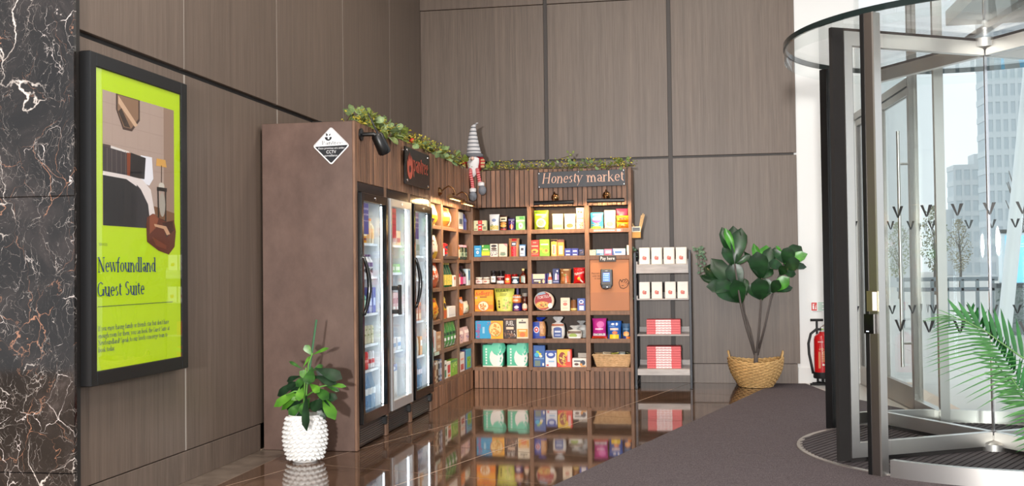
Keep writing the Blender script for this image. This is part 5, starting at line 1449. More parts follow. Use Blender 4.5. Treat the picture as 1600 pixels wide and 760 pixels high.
Fr(3, 2, (.54, .78), .1, .09, cart((226, 226, 226), [('r', (120, 120, 130), .1, .3, .9, .6)]), 'grey and white tub', 'tub')
Fr(3, 3, (.1, .27), .08, .16, cart((206, 180, 110), [('r', (240, 226, 190), .1, .4, .9, .8)]), 'mustard juice carton', 'carton')
Fr(3, 3, (.46, .64, .82), .08, .16, cart((222, 120, 50), [('r', (246, 206, 150), .1, .1, .9, .4), ('r', (150, 60, 30), .1, .6, .9, .8)]), 'orange juice carton', 'carton')
Fr(3, 4, (.12, .3, .48, .66), .09, .24, bott((240, 238, 226), (206, 206, 196), [('r', (226, 226, 206), .05, .2, .95, .45)], .38, .56), 'white milk bottle', 'bottle')
Fr(3, 4, (.88,), .07, .16, cart((232, 170, 110), [('r', W_, .1, .5, .9, .8)]), 'peach dairy carton', 'carton')
Fr(3, 5, (.1, .26, .42, .58), .085, .26, bott(0, (60, 70, 130), [('r', (110, 130, 186), .0, .36, 1, .55), ('r', (206, 214, 236), .2, .42, .8, .5)], .34, .58, M_WATER), 'water bottle with a violet blue label', 'bottle')
Fr(3, 5, (.76, .9), .08, .28, bott(0, (60, 70, 130), [('r', (226, 226, 240), .0, .4, 1, .55)], .34, .55, M_WATER), 'tall water bottle with a white label', 'bottle')

# ================================================================== LEAVES
def leaf_mesh(L, W, shape='oval', fold=.25, droop=.25, nl=5, wav=0.0):
    """leaf along +X, face up +Z, unit verts list"""
    vs = []; fs = []
    for i in range(nl + 1):
        s = i / nl
        if shape == 'fiddle': wd = (.28 + .72 * s ** 1.1) * math.sin(PI * min(1, s * .985 + .015)) ** .55 if 0 < s < 1 else 0.03
        elif shape == 'round': wd = math.sin(PI * s) ** .5 if 0 < s < 1 else .04
        elif shape == 'blade': wd = (math.sin(PI * (s * .93 + .07)) ** .6) * (1 - .45 * s) if s < 1 else .02
        elif shape == 'spoon': wd = (.18 + .82 * s ** 1.4) * math.sin(PI * min(1, s * .96 + .04)) ** .5 if 0 < s < 1 else .05
        else: wd = math.sin(PI * s) ** .8 if 0 < s < 1 else .03
        z = -droop * L * s * s; x = L * s * (1 - .12 * droop * s)
        h = W / 2 * wd
        wv = wav * W * math.sin(s * 9)
        vs += [(x, -h, z + fold * h + wv), (x, 0, z), (x, h, z + fold * h - wv)]
    for i in range(nl):
        a = i * 3
        fs += [(a, a + 3, a + 4, a + 1), (a + 1, a + 4, a + 5, a + 2)]
    return vs, fs


def basis(d, up):
    d = Vector(d).normalized(); up = Vector(up)
    y = up.cross(d)
    if y.length < 1e-4: y = Vector((0, 1, 0)).cross(d)
    y.normalize(); z = d.cross(y)
    return Matrix(((d.x, y.x, z.x), (d.y, y.y, z.y), (d.z, y.z, z.z)))


def leaf_mat(name, dark, light, rough=.35, back=None):
    t = NT(name, rough)
    v = t.coords((1, 1, 1)); n = t.noise(v, 2.5, 2)
    oi = t.n('ShaderNodeObjectInfo')
    c = t.ramp(n, [(0.3, lin(dark)), (0.75, lin(light))])
    c = t.mix(1.0, c, t.ramp(oi.outputs['Random'], [(0, (.75, .8, .75)), (1, (1.25, 1.2, 1.1))]), 'MULTIPLY')
    t.col(c)
    return t.m


LM = {}


def add_leaf(name, parent, mat, key, base, tip, up, wscale=1.0):
    """one leaf object sharing a unit mesh, stretched from base to tip"""
    if (key, mat.name) not in LM:
        vs, fs = leaf_mesh(1, key[1], key[0], *key[2:])
        me = bpy.data.meshes.new(name); me.from_pydata(vs, [], fs); me.materials.append(mat)
        me.polygons.foreach_set('use_smooth', [True] * len(fs)); LM[(key, mat.name)] = me
    o = bpy.data.objects.new(name, LM[(key, mat.name)]); COL.objects.link(o)
    if parent: o.parent = parent
    b, t_ = Vector(base), Vector(tip); d = t_ - b; L = d.length
    M = basis(d, up).to_4x4()
    o.matrix_local = Matrix.Translation(b) @ M @ Matrix.Diagonal((L, L * wscale, L, 1))
    return o


M_EUC = leaf_mat('eucalyptus_leaf', (104, 130, 92), (164, 184, 130), .5)
M_YLF = leaf_mat('yellow_sprig', (150, 140, 40), (206, 190, 84), .5)
M_OLV = leaf_mat('olive_leaf', (84, 104, 44), (140, 150, 70), .5)
M_BERRY = pm((206, 44, 30), .35, name='red_berry')


def garland(label, pts, n, hw, rise, seed, big=.055, yellow=.4):
    rr = random.Random(seed); p0 = Vector(pts[0])
    r = thing('leaf_garland', label, 'garland', p0)
    pts = [Vector(p) - p0 for p in pts]
    MB().tube([p + Vector((0, 0, .012)) for p in pts], .008, 6).build('stem', pm((90, 74, 46), .7), r)
    q = MB(); qy = MB(); cum = len(pts) - 1
    axis = (pts[-1] - pts[0]).normalized()
    side = axis.cross(Vector((0, 0, 1)))
    for k in range(n):
        s = rr.random() * cum; i = int(s); p = pts[i].lerp(pts[i + 1], s - i)
        a = rr.uniform(-.5, PI + .5)
        d = side * math.cos(a) * hw + Vector((0, 0, 1)) * (math.sin(a) * rise) + axis * rr.uniform(-1, 1) * hw
        b = p + Vector((0, 0, .014)) + d * rr.uniform(.1, .75)
        d = d.normalized(); L = big * rr.uniform(.7, 1.25)
        add_leaf('leaf', r, M_EUC if rr.random() > yellow else M_OLV, ('round', .8, .12, .2, 4), b, b + d * L, (rr.uniform(-1, 1), rr.uniform(-1, 1), 1))
    for k in range(n * 9):
        s = rr.random() * cum; i = int(s); p = pts[i].lerp(pts[i + 1], s - i)
        a = rr.uniform(-.3, PI + .3)
        d = (side * math.cos(a) * hw + Vector((0, 0, 1)) * math.sin(a) * rise) * rr.uniform(.2, 1.15) + axis * rr.uniform(-1, 1) * .05
        b = p + Vector((0, 0, .014)) + d
        vs, fs = leaf_mesh(rr.uniform(.018, .034), rr.uniform(.012, .018), 'oval', .2, .2, 2)
        M = basis((rr.uniform(-1, 1), rr.uniform(-1, 1), rr.uniform(-.2, 1)), (rr.uniform(-1, 1), rr.uniform(-1, 1), .5))
        (qy if rr.random() < yellow + .15 else q).add([M @ Vector(v) + b for v in vs], fs)
    q.build('small_leaves', M_OLV, r, kind='stuff'); qy.build('yellow_sprigs', M_YLF, r, kind='stuff')
    return r


g1 = garland('bushy eucalyptus garland with yellow sprigs along the side unit top', [(-2.36, 7.16, 2.288), (-2.36, 7.6, 2.288), (-2.36, 8.1, 2.288), (-2.35, 8.9, 2.288), (-2.35, 9.7, 2.288), (-2.35, 10.72, 2.288)], 150, .07, .10, 5, .075)
for y, z in ((8.56, .03), (8.60, .045)): MB().ball((.035, y - 7.16, z), .017).build('berry', M_BERRY, g1, smooth=180)
garland('thin green eucalyptus garland along the back unit under the wall joint', [(-2.2, 10.96, 2.275), (-1.8, 10.95, 2.275), (-1.3, 10.95, 2.275), (-.9, 10.95, 2.275), (-.62, 10.94, 2.275)], 70, .045, .075, 9, .055, .3)
# a loose twig standing up from the back garland
g3 = thing('dry_twig', 'thin dry twig sticking up from the garland behind the market sign', 'twig', at(858, 258, 10.97))
b0 = g3.location.copy()
MB().tube([(0, 0, 0), tuple(at(870, 250, 10.97) - b0), tuple(at(893, 243, 10.97) - b0)], [.006, .005, .003], 5).build('stem', pm((96, 84, 50), .7), g3)
for k in range(7):
    p = (at(893 + R.uniform(-5, 8), 246 + R.uniform(-7, 4), 10.97) - b0); add_leaf('leaf', g3, M_OLV, ('oval', .5, .2, .2, 3), p, p + Vector((R.uniform(-.03, .03), 0, .035)), (0, -1, .3))

# ================================================================== GNOME
gp = Vector((-2.285, 10.93, 2.27))
gn = thing('plush_gnome', 'plush gnome doll with tall grey striped hat sitting at the kiosk corner', 'doll', gp)
M_GREYK = pm((150, 150, 154), .9, name='grey_knit'); M_LG = pm((206, 204, 206), .9, name='pale_knit'); M_DG = pm((110, 112, 118), .9, name='dark_knit')
M_BEARD = pm((232, 230, 230), .95, name='white_plush'); M_RF = pm((176, 30, 40), .9, name='red_felt')
MB().lathe([(.0, 0), (.07, .01), (.088, .05), (.08, .12), (.06, .165), (0, .175)], 18, cap=False).build('torso', M_RF, gn, smooth=180)
q = MB(); rows = 26; n = 16
cl = lambda v: (.0 + (-.012 * math.sin(v * 3) if v < .86 else -.012 + (v - .86) * .35), .0, .165 + v * .36 - (max(0, v - .9) * .12))
vs = []; ms = []
for i in range(rows + 1):
    v = i / rows; c_ = cl(v); r_ = .072 * (1 - v) ** .8 * (1 + .05 * math.sin(v * 60)) + .010
    vs += [(c_[0] + r_ * math.cos(2 * PI * k / n), c_[1] + r_ * math.sin(2 * PI * k / n), c_[2]) for k in range(n)]
for i in range(rows):
    fs = [(i * n + k, i * n + (k + 1) % n, (i + 1) * n + (k + 1) % n, (i + 1) * n + k) for k in range(n)]
    q.f += fs; q.m += [1 if i % 3 == 0 else 0] * n
q.v = vs; q.f.append(tuple(rows * n + k for k in range(n))); q.m.append(0)
q.build('striped_hat', [M_LG, M_DG], gn, smooth=180)
MB().lathe([(.088, .15), (.094, .16), (.094, .176), (.08, .19)], 18, cap=False).build('hat_brim', M_DG, gn, smooth=180)
q = MB(); vs = []; n = 14
for i, (r_, z) in enumerate([(.0, -.065), (.02, -.05), (.045, -.01), (.06, .04), (.067, .09), (.06, .13), (.03, .155), (0, .16)]):
    vs += [(r_ * math.cos(2 * PI * k / n) * (1 + R.uniform(-.06, .06)), -.055 + r_ * .55 * math.sin(2 * PI * k / n), z) for k in range(n)]
q.add(vs, [(i * n + k, i * n + (k + 1) % n, (i + 1) * n + (k + 1) % n, (i + 1) * n + k) for i in range(7) for k in range(n)])
q.build('beard', M_BEARD, gn, smooth=180)
MB().ball((.0, -.096, .13), .02, n=12, m=8).build('nose', pm((226, 190, 176), .8), gn, smooth=180)
for s in (-1, 1):
    a = MB().tube([(s * .07, -.01, .13), (s * .098, -.03, .10), (s * .105, -.055, .06 if s < 0 else .10)], [.03, .026, .02], 10).build('arm', M_RF, gn, smooth=180)
    MB().ball((s * .106, -.065, .045 if s < 0 else .085), .022, n=10).build('mitten', pm((226, 222, 200), .9), a, smooth=180)
q = MB().box(.085, .125, -.10, -.07, .03, .12, .006); q.build('gift_parcel', pm((196, 160, 120), .8), gn)
for z, w in ((.055, .012), (.09, .012)): MB().box(.083, .127, -.102, -.068, z, z + w, .002).build('ribbon', M_RF, gn)
for s, dx, dz in ((-1, .01, -.02), (1, .05, .02)):
    q = MB(); pts = [(s * .035 + .01, -.07, .02), (s * .036 + .012 + dx * .2, -.096, -.03), (s * .03 + .02 + dx * .5, -.098, -.12), (s * .03 + .025 + dx * .7, -.098, -.165 + dz * 1.5)]
    rr_ = []; pp = []
    for i in range(25):
        u = i / 24 * 3; k = min(2, int(u)); pp.append(Vector(pts[k]).lerp(Vector(pts[k + 1]), u - k)); rr_.append(.02)
    q.tube(pp, rr_, 10); q.m = [(i // 10) % 2 if i < 240 else 0 for i in range(len(q.f))]
    lg = q.build('leg', [M_RF, pm((226, 150, 150), .9)], gn, smooth=180)
    e = pp[-1]
    MB().lathe([(.02, -.03), (.034, -.025), (.036, .005), (.022, .014)], 14, tuple(e), cap=True).build('sock_cuff', M_BEARD, lg, smooth=60)
    MB().ball((e.x + dx * .3, e.y - .015, e.z - .072), .042, .05, .052, n=14, m=9).build('boot', pm((122, 126, 134), .9), lg, smooth=180)

# ================================================================== SECURITY CAMERA on the fascia
sc_ = thing('security_camera', 'black security camera with an aerial on the fascia end post', 'camera', (XK, 7.19, 2.205))
MB().lathe([(.045, 0), (.045, .012), (.022, .02), (.0, .02)], 18).build('wall_plate', M_BLACK, sc_, smooth=40).rotation_euler = (0, PI / 2, 0)
MB().tube([(.01, 0, 0), (.1, 0, 0), (.125, .01, -.02)], .015, 10).build('bracket_arm', M_BLACK, sc_, smooth=60)
A, Bv = Vector((.115, .01, .0)), Vector((.165, .05, -.135)); dd = (Bv - A)
MB().tube([A, A + dd * .08, A + dd * .92, Bv], [.036, .044, .046, .038], 14).build('camera_body', M_BLACK, sc_, smooth=50)
MB().tube([Bv - dd * .02, Bv + dd * .03], [.03, .028], 12).build('lens', M_BLKGLOSS, sc_)
MB().tube([(.13, .03, -.02), (.10, .0, .06), (.045, -.02, .185)], [.008, .007, .005], 8).build('aerial', M_BLACK, sc_, smooth=60)

# small things on the housing roof
o = MB().box(-.05, .05, -.03, .03, 0, .035, .006).build('white_adapter', M_WHITE); o.location = (-2.84, 7.2, 2.263); tag(o, 'small white plug adapter lying on the housing top', 'adapter')
MB().tube([(-.05, 0, .01), (-.09, -.01, .012), (-.12, -.03, .008)], .008, 6).build('plug_lead', M_WHITE, o)
o = MB().box(-.035, .035, -.03, .03, 0, .055, .006).build('black_power_box', M_BLACK); o.location = (-2.655, 7.25, 2.263); tag(o, 'small black power box on the housing top beside the adapter', 'power box')
MB().tube([(-.035, 0, .012), (-.08, -.03, .008), (-.13, -.01, .008)], .006, 6).build('lead', M_BLACK, o)
o = MB().tube([(-2.58, 7.2, 2.28), (-2.5, 7.22, 2.275), (-2.42, 7.16, 2.285), (-2.37, 7.13, 2.34)], .004, 5).build('loose_twig', pm((80, 66, 44), .7)); tag(o, 'thin loose twig on the housing top behind the garland end', 'twig')

# ================================================================== SIDE POCKET with wooden sticks
pk = thing('stick_holder', 'small kraft box of wooden stirrers with a black label on unit side', 'holder', (-.649, 10.94, 1.555))
q = MB().box(.001, .088, .0, .004, -.01, .08).box(.001, .088, .046, .05, -.01, .08).box(.001, .005, .004, .046, -.01, .08).box(.084, .088, .004, .046, -.01, .08).box(.005, .084, .004, .046, -.01, .0)
q.build('box', pm((206, 150, 74), .6), pk)
lb = MB().box(.0, .09, -.004, -.0005, .05, .105, .003).build('label_frame', pm((226, 214, 190), .5), pk)
MB().box(.009, .081, -.0055, -.004, .059, .096).build('black_label', M_BLACK, lb)
for i, (x, t_, h) in enumerate(((.055, .04, .22), (.062, .05, .24), (.068, .056, .23), (.02, -.016, .14), (.026, -.01, .12))):
    MB().obox((x, .02 + .003 * i, .001), (.007, 0, 0), (0, .002, 0), (t_, 0, h)).build('stirrer', pm((206, 170, 110), .6), pk)

# ================================================================== DISPLAY RACK
rk = thing('display_rack', 'dark metal ladder rack with greyed wooden shelves beside the kiosk', 'rack', (-.345, 11.2, 0))
rel_ = lambda x, y: (x + .345, y - 11.2)
M_GW = grain_mat('grey_washed_wood', (168, 162, 160), (206, 202, 200), (6, 40, 40), .55, .06, .1)
for x in (-.625, -.072):
    for y in (10.945, 11.45):
        a, b = rel_(x, y); MB().box(a - .012, a + .012, b - .012, b + .012, .012, 1.39 if y < 11 else 1.42, .002).build('upright', M_DARKMETAL, rk)
        MB().box(a - .015, a + .015, b - .018, b + .018, .001, .014, .003).build('foot', M_BLACK, rk)
for z in (.05, 1.385):
    for x in (-.625, -.072):
        a, b = rel_(x, 11.2); MB().box(a - .008, a + .008, b - .243, b + .243, z - .012, z + .012).build('side_rail', M_DARKMETAL, rk)
for k, z in enumerate((1.272, .921, .555, .205)):
    a0, b0_ = rel_(-.612, 10.945); a1, b1_ = rel_(-.085, 11.44)
    for j in range(5):
        y0 = b0_ + (b1_ - b0_) * j / 5
        MB().box(a0, a1, y0 + .001, y0 + (b1_ - b0_) / 5 - .004, z - .014, z, .002).build('shelf_board', M_GW, rk)
    if k in (0, 3): MB().box(a0, a1, b0_ - .012, b0_ + .004, z - (.092 if k == 0 else .062), z - .001, .002).build('front_board', M_GW, rk)
    if k == 0 or k == 1:
        MB().box(a0, a0 + .012, b0_, b1_, z, z + .03).build('side_lip', M_GW, rk); MB().box(a1 - .012, a1, b0_, b1_, z, z + .03).build('side_lip', M_GW, rk)
    MB().box(a0, a1, b1_ - .012, b1_, z, z + .055, .002).build('back_board', M_GW, rk)


def coffee_box():
    o = MB().box(-.054, .054, -.04, .04, 0, .170, .003).build('white_gift_box', pm((240, 234, 226), .5))
    sf = surf_box(.108, .170, .08)
    prints(o, sf, [('e', (206, 96, 76), .42, .38, .13, .12), ('e', (196, 76, 60), .56, .34, .12, .09), ('e', (226, 130, 104), .5, .43, .1, .05), ('e', (150, 60, 50), .62, .42, .06, .04), ('r', (226, 208, 192), .9, .0, .97, 1.0), ('r', (206, 200, 190), .2, .8, .8, .806)], name='flower_emblem')
    return o


cb = coffee_box(); first = True
for row, (z, xs) in enumerate(((1.2725, (1008, 1027, 1046, 1065.5)), (.9215, (1007, 1026.5, 1047.5, 1067)))):
    for i, x in enumerate(xs):
        p = at(x, 450, 10.99)
        lab = uniq('%s white gift box with a red emblem on the %s rack tier' % (('leftmost', 'second', 'third', 'rightmost')[i], ('top', 'second')[row]))
        loc = (p.x, 11.0, z + .0006)
        if first: place(cb, loc, 0, lab, 'gift box', 'white gift boxes on the rack'); _LAB[lab] -= 1; first = False
        else: copy_thing(cb, loc, R.uniform(-.05, .05), lab)


def flat_red_box():
    o = MB().box(-.172, .172, -.11, .11, 0, .0243, .0015).build('red_carton', pm((220, 76, 80), .4))
    sf = surf_box(.344, .0243, .22)
    its = [('r', (236, 92, 92), .0, .42, 1, .5), ('r', (246, 226, 224), .27, .1, .72, .9)]
    for i in range(4): its.append(('r', (206, 60, 66), .29 + .11 * i, .3, .36 + .11 * i, .42))
    for i in range(3): its.append(('r', (190, 36, 44), .06 + .07 * i, .2, .1 + .07 * i, .36))
    prints(o, sf, its)
    return o


fb = flat_red_box(); first = True
ONES = ['lowest', 'second', 'third', 'fourth', 'fifth', 'sixth', 'seventh', 'eighth', 'ninth', 'topmost']
for z0, nb, nm in ((.5556, 6, 'upper stack of six'), (.2056, 9, 'lower stack of nine')):
    for i in range(nb):
        p = at(1037, 520, 11.05)
        lab = uniq('%s flat red carton in the %s on the rack' % ('topmost' if i == nb - 1 else ONES[i], nm))
        loc = (p.x + R.uniform(-.002, .002), 11.12 + R.uniform(-.003, .003), z0 + .0249 * i)
        if first: place(fb, loc, 0, lab, 'carton', 'flat red cartons on the rack'); _LAB[lab] -= 1; first = False
        else: copy_thing(fb, loc, R.uniform(-.008, .008), lab)

M_VINE = leaf_mat('grey_green_vine', (50, 78, 62), (120, 150, 124), .5)
for nm, x0, dens in (('left', 994, 42), ('right', 1083, 44)):
    base = at(x0, 392, 11.0)
    vn = thing('trailing_vine', 'grey green artificial vine trailing down the rack\'s %s side' % nm, 'vine', base)
    sg_ = -1 if nm == 'left' else 1
    for j in range(4):
        L = (.55, .28, .4, .2)[j] if nm == 'left' else (.22, .3, .16, .26)[j]
        pts = [(sg_ * (.0 + .02 * j), .05 * j, .02), (sg_ * (.03 + .02 * j), .05 * j, .03), (sg_ * (.045 + (.022 if sg_ > 0 else .0) * j), .05 * j - .01, -L * .4), (sg_ * (.05 + (.025 if sg_ > 0 else -.004) * j), .05 * j, -L)]
        MB().tube(pts, .0025, 5).build('vine_stem', pm((70, 84, 56), .7), vn)
        for k in range(dens // 4):
            u = R.random() * 2.99; i = int(u); p = Vector(pts[i]).lerp(Vector(pts[i + 1]), u - i)
            d = Vector((R.uniform(-1, 1) + sg_ * .3, R.uniform(-1, .4), R.uniform(-.8, .5))).normalized()
            add_leaf('leaf', vn, M_VINE, ('oval', .55, .2, .3, 3), p, p + d * R.uniform(.03, .055), (R.uniform(-.4, .4), -1, .5))

# ================================================================== FIDDLE LEAF FIG in a seagrass basket
YF = 11.25
fp = atz(1181, 599); fp = Vector((at(1181, 590, YF).x, YF, 0))
fig = thing('fiddle_leaf_fig', 'tall artificial fiddle leaf fig with three stems in the woven basket', 'plant', (fp.x, fp.y, .15))
fb0 = Vector(fig.location)
bk2 = thing('seagrass_basket', 'round tan seagrass basket with two small handles holding the fig', 'basket', (fp.x, fp.y, .004))
q = MB(); rows = 17; n = 60
for j in range(rows):
    v = j / (rows - 1); r_ = .165 + .105 * math.sin(v * PI * .55) ** 1.0 * (1 if v < .8 else 1 + (v - .8) * .15); z = .012 + v * .262
    pts = []
    for i in range(n + 1):
        a = 2 * PI * i / n; off = .005 * (1 if (i // 2 + j) % 2 else -1)
        pts.append(((r_ + off) * math.cos(a), (r_ + off) * math.sin(a), z + .02 * math.cos(2 * a) * v * v + .004 * (1 if i % 2 else -1)))
    q.tube(pts, .0105, 6, cap=False)
M_SEA = grain_mat('seagrass', (166, 126, 74), (232, 192, 130), (50, 50, 50), .7, 0, .2)
q.build('weave', M_SEA, bk2, smooth=180, kind='stuff')
MB().lathe([(0, 0), (.17, 0), (.17, .012), (0, .012)], 24).build('base', M_SEA, bk2)
MB().lathe([(0, .15), (.2, .15), (.2, .165), (0, .17)], 24).build('soil', pm((40, 32, 26), .95), bk2)
for s in (-1, 1):
    MB().tube([(s * .255, -.05, .28), (s * .272, -.03, .34), (s * .274, 0, .36), (s * .272, .03, .34), (s * .255, .05, .28)], .011, 7).build('handle', M_SEA, bk2, smooth=180)
M_FIG = leaf_mat('fig_leaf', (14, 40, 22), (38, 84, 42), .32)
M_FIGB = leaf_mat('fig_leaf_bright', (42, 110, 28), (92, 176, 56), .3)
M_BARK = pm((92, 84, 80), .8, name='grey_stem')
fpx = lambda x, y, dy=0: at(x, y, YF + dy) - fb0
for nm, pts, r0 in (('trunk', [(1181, 580, 0), (1181, 566, 0), (1181, 552, 0)], .026), ('stem', [(1180, 556, 0), (1166, 512, -.03), (1158, 480, -.06), (1154, 455, -.07), (1148, 412, -.05)], .013),
                    ('stem', [(1180, 556, 0), (1172, 515, .04), (1163, 490, .05), (1160, 465, .05)], .009), ('stem', [(1182, 556, 0), (1186, 515, .0), (1189, 470, .0), (1190, 430, 0)], .012),
                    ('stem', [(1183, 556, 0), (1194, 515, .03), (1204, 470, .05), (1212, 445, .05), (1226, 410, .04)], .012), ('stem', [(1186, 545, 0), (1197, 500, -.04), (1205, 462, -.05)], .009)):
    MB().tube([fpx(*p) for p in pts], [r0 * (1 - .4 * i / len(pts)) for i in range(len(pts))], 8).build(nm, M_BARK, fig, smooth=180)
FK = ('fiddle', .62, .3, .18, 6, .03)


def figl(b, tp, w, dy=-.06, br=False, up=(0, -1, .25), db=0.0):
    p, t_ = fpx(b[0], b[1], db), fpx(tp[0], tp[1], dy); L = (t_ - p).length
    add_leaf('leaf', fig, M_FIGB if br else M_FIG, FK, p, t_, up, 1.2 * (w / 147) / (L * .62))


for b, tp, w, dy, br in (((1148, 415), (1128, 352), 22, .05, 0), ((1148, 415), (1146, 352), 30, -.02, 0), ((1148, 400), (1134, 357), 15, -.08, 1), ((1148, 415), (1158, 356), 30, -.05, 0), ((1147, 418), (1131, 388), 18, -.1, 0),
                         ((1148, 416), (1172, 398), 11, -.05, 0), ((1156, 462), (1112, 402), 32, .0, 0), ((1150, 455), (1092, 428), 18, .05, 0), ((1152, 450), (1106, 446), 26, -.12, 0), ((1158, 450), (1142, 412), 34, -.06, 0),
                         ((1153, 473), (1122, 442), 36, -.12, 0), ((1158, 476), (1150, 440), 30, -.16, 0), ((1166, 462), (1164, 434), 13, .03, 0), ((1148, 440), (1097, 415), 26, .08, 0),
                         ((1190, 436), (1163, 391), 12, .03, 0), ((1190, 432), (1178, 379), 15, .0, 1), ((1192, 432), (1198, 380), 26, .08, 1), ((1190, 436), (1204, 386), 24, -.04, 0), ((1192, 434), (1212, 384), 16, .05, 0), ((1188, 437), (1184, 396), 36, -.13, 0),
                         ((1190, 436), (1208, 420), 16, .0, 0), ((1190, 436), (1180, 404), 22, -.1, 0), ((1189, 469), (1170, 446), 20, -.04, 0), ((1190, 470), (1186, 437), 34, -.12, 0), ((1191, 468), (1206, 442), 18, .03, 0),
                         ((1226, 412), (1210, 390), 16, -.03, 0), ((1222, 395), (1213, 384), 6, -.03, 1), ((1224, 412), (1252, 384), 30, -.02, 0), ((1224, 412), (1260, 396), 20, -.1, 1), ((1226, 414), (1234, 388), 26, -.1, 0), ((1224, 418), (1203, 410), 20, -.08, 0),
                         ((1226, 415), (1263, 416), 13, .04, 0), ((1224, 420), (1247, 408), 26, -.12, 0), ((1222, 425), (1244, 428), 16, -.02, 0), ((1218, 430), (1226, 418), 18, -.1, 0),
                         ((1207, 458), (1196, 436), 16, -.03, 0), ((1206, 456), (1232, 434), 24, -.08, 1), ((1207, 456), (1240, 448), 14, .02, 0), ((1206, 458), (1216, 440), 20, -.1, 0), ((1206, 459), (1200, 448), 14, .0, 0)):
    figl(b, tp, w, dy, br)

# ================================================================== WHITE POT with a leafy plant
pp_ = Vector((-2.556, 6.69, 0))
pot = thing('white_ruffled_pot', 'white ceramic pot with rows of ruffles standing before the brown panel', 'pot', (pp_.x, pp_.y, .001))
M_CER = pm((244, 243, 240), .3, name='white_ceramic')
MB().lathe([(0, 0), (.078, 0), (.083, .006), (.112, .06), (.126, .14), (.123, .21), (.112, .27), (.103, .295), (.106, .305), (.098, .305), (.094, .28), (0, .27)], 36, cap=False).build('vase_body', M_CER, pot, smooth=50)
for j in range(10):
    z = .03 + j * .0285; rb = .08 + .045 * math.sin(min(1, (z + .02) / .30) * PI * .80)
    q = MB(); n = 120; rr_ = [(-.006, .010), (.012, .004), (.019, -.006), (.013, -.013), (-.004, -.016)]
    vs = []
    for dr, dz in rr_:
        for i in range(n):
            a = 2 * PI * i / n; f = 1 + .55 * math.cos(a * 20 + (j % 2) * PI) * (1 if dr > 0 else 0)
            r_ = rb + dr * f
            vs.append((r_ * math.cos(a), r_ * math.sin(a), z + dz * (.8 + .5 * (math.cos(a * 20 + (j % 2) * PI) if dr > 0 else 0))))
    q.add(vs, [(b * n + i, b * n + (i + 1) % n, (b + 1) * n + (i + 1) % n, (b + 1) * n + i)[::-1] for b in range(4) for i in range(n)])
    q.build('ruffle', M_CER, pot, smooth=180)
MB().lathe([(0, .262), (.093, .262), (.093, .268), (0, .274)], 24).build('soil', pm((44, 34, 28), .95), pot)
YPp = 6.69
pl = thing('rubber_plant', 'leafy green plant with a bamboo cane growing in the ruffled pot', 'plant', (pp_.x, pp_.y, .29))
pb = Vector(pl.location)
ppx = lambda x, y, dy=0: at(x, y, YPp + dy) - pb
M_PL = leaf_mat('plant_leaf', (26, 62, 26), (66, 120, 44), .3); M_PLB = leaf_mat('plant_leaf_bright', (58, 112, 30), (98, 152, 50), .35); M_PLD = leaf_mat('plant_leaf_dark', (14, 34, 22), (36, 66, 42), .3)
M_STEMG = pm((96, 150, 60), .5, name='green_stem')
MB().tube([ppx(474, 652), ppx(482, 590, .01), ppx(494.5, 500, .02)], .007, 8).build('bamboo_cane', pm((52, 100, 66), .5), pl, smooth=180)
for pts in (((477, 655, 0), (479, 610, -.01), (482, 570, 0), (488, 552, 0)), ((480, 655, 0), (476, 625, .02), (474, 600, .02)), ((474, 655, 0), (476, 600, -.02), (478, 575, -.02)), ((478, 620, 0), (500, 605, -.02), (520, 600, -.02)), ((478, 612, 0), (460, 612, -.02), (447, 618, -.03))):
    MB().tube([ppx(*p) for p in pts], [.006, .0055, .005, .004][:len(pts)], 7).build('stem', M_STEMG, pl, smooth=180)
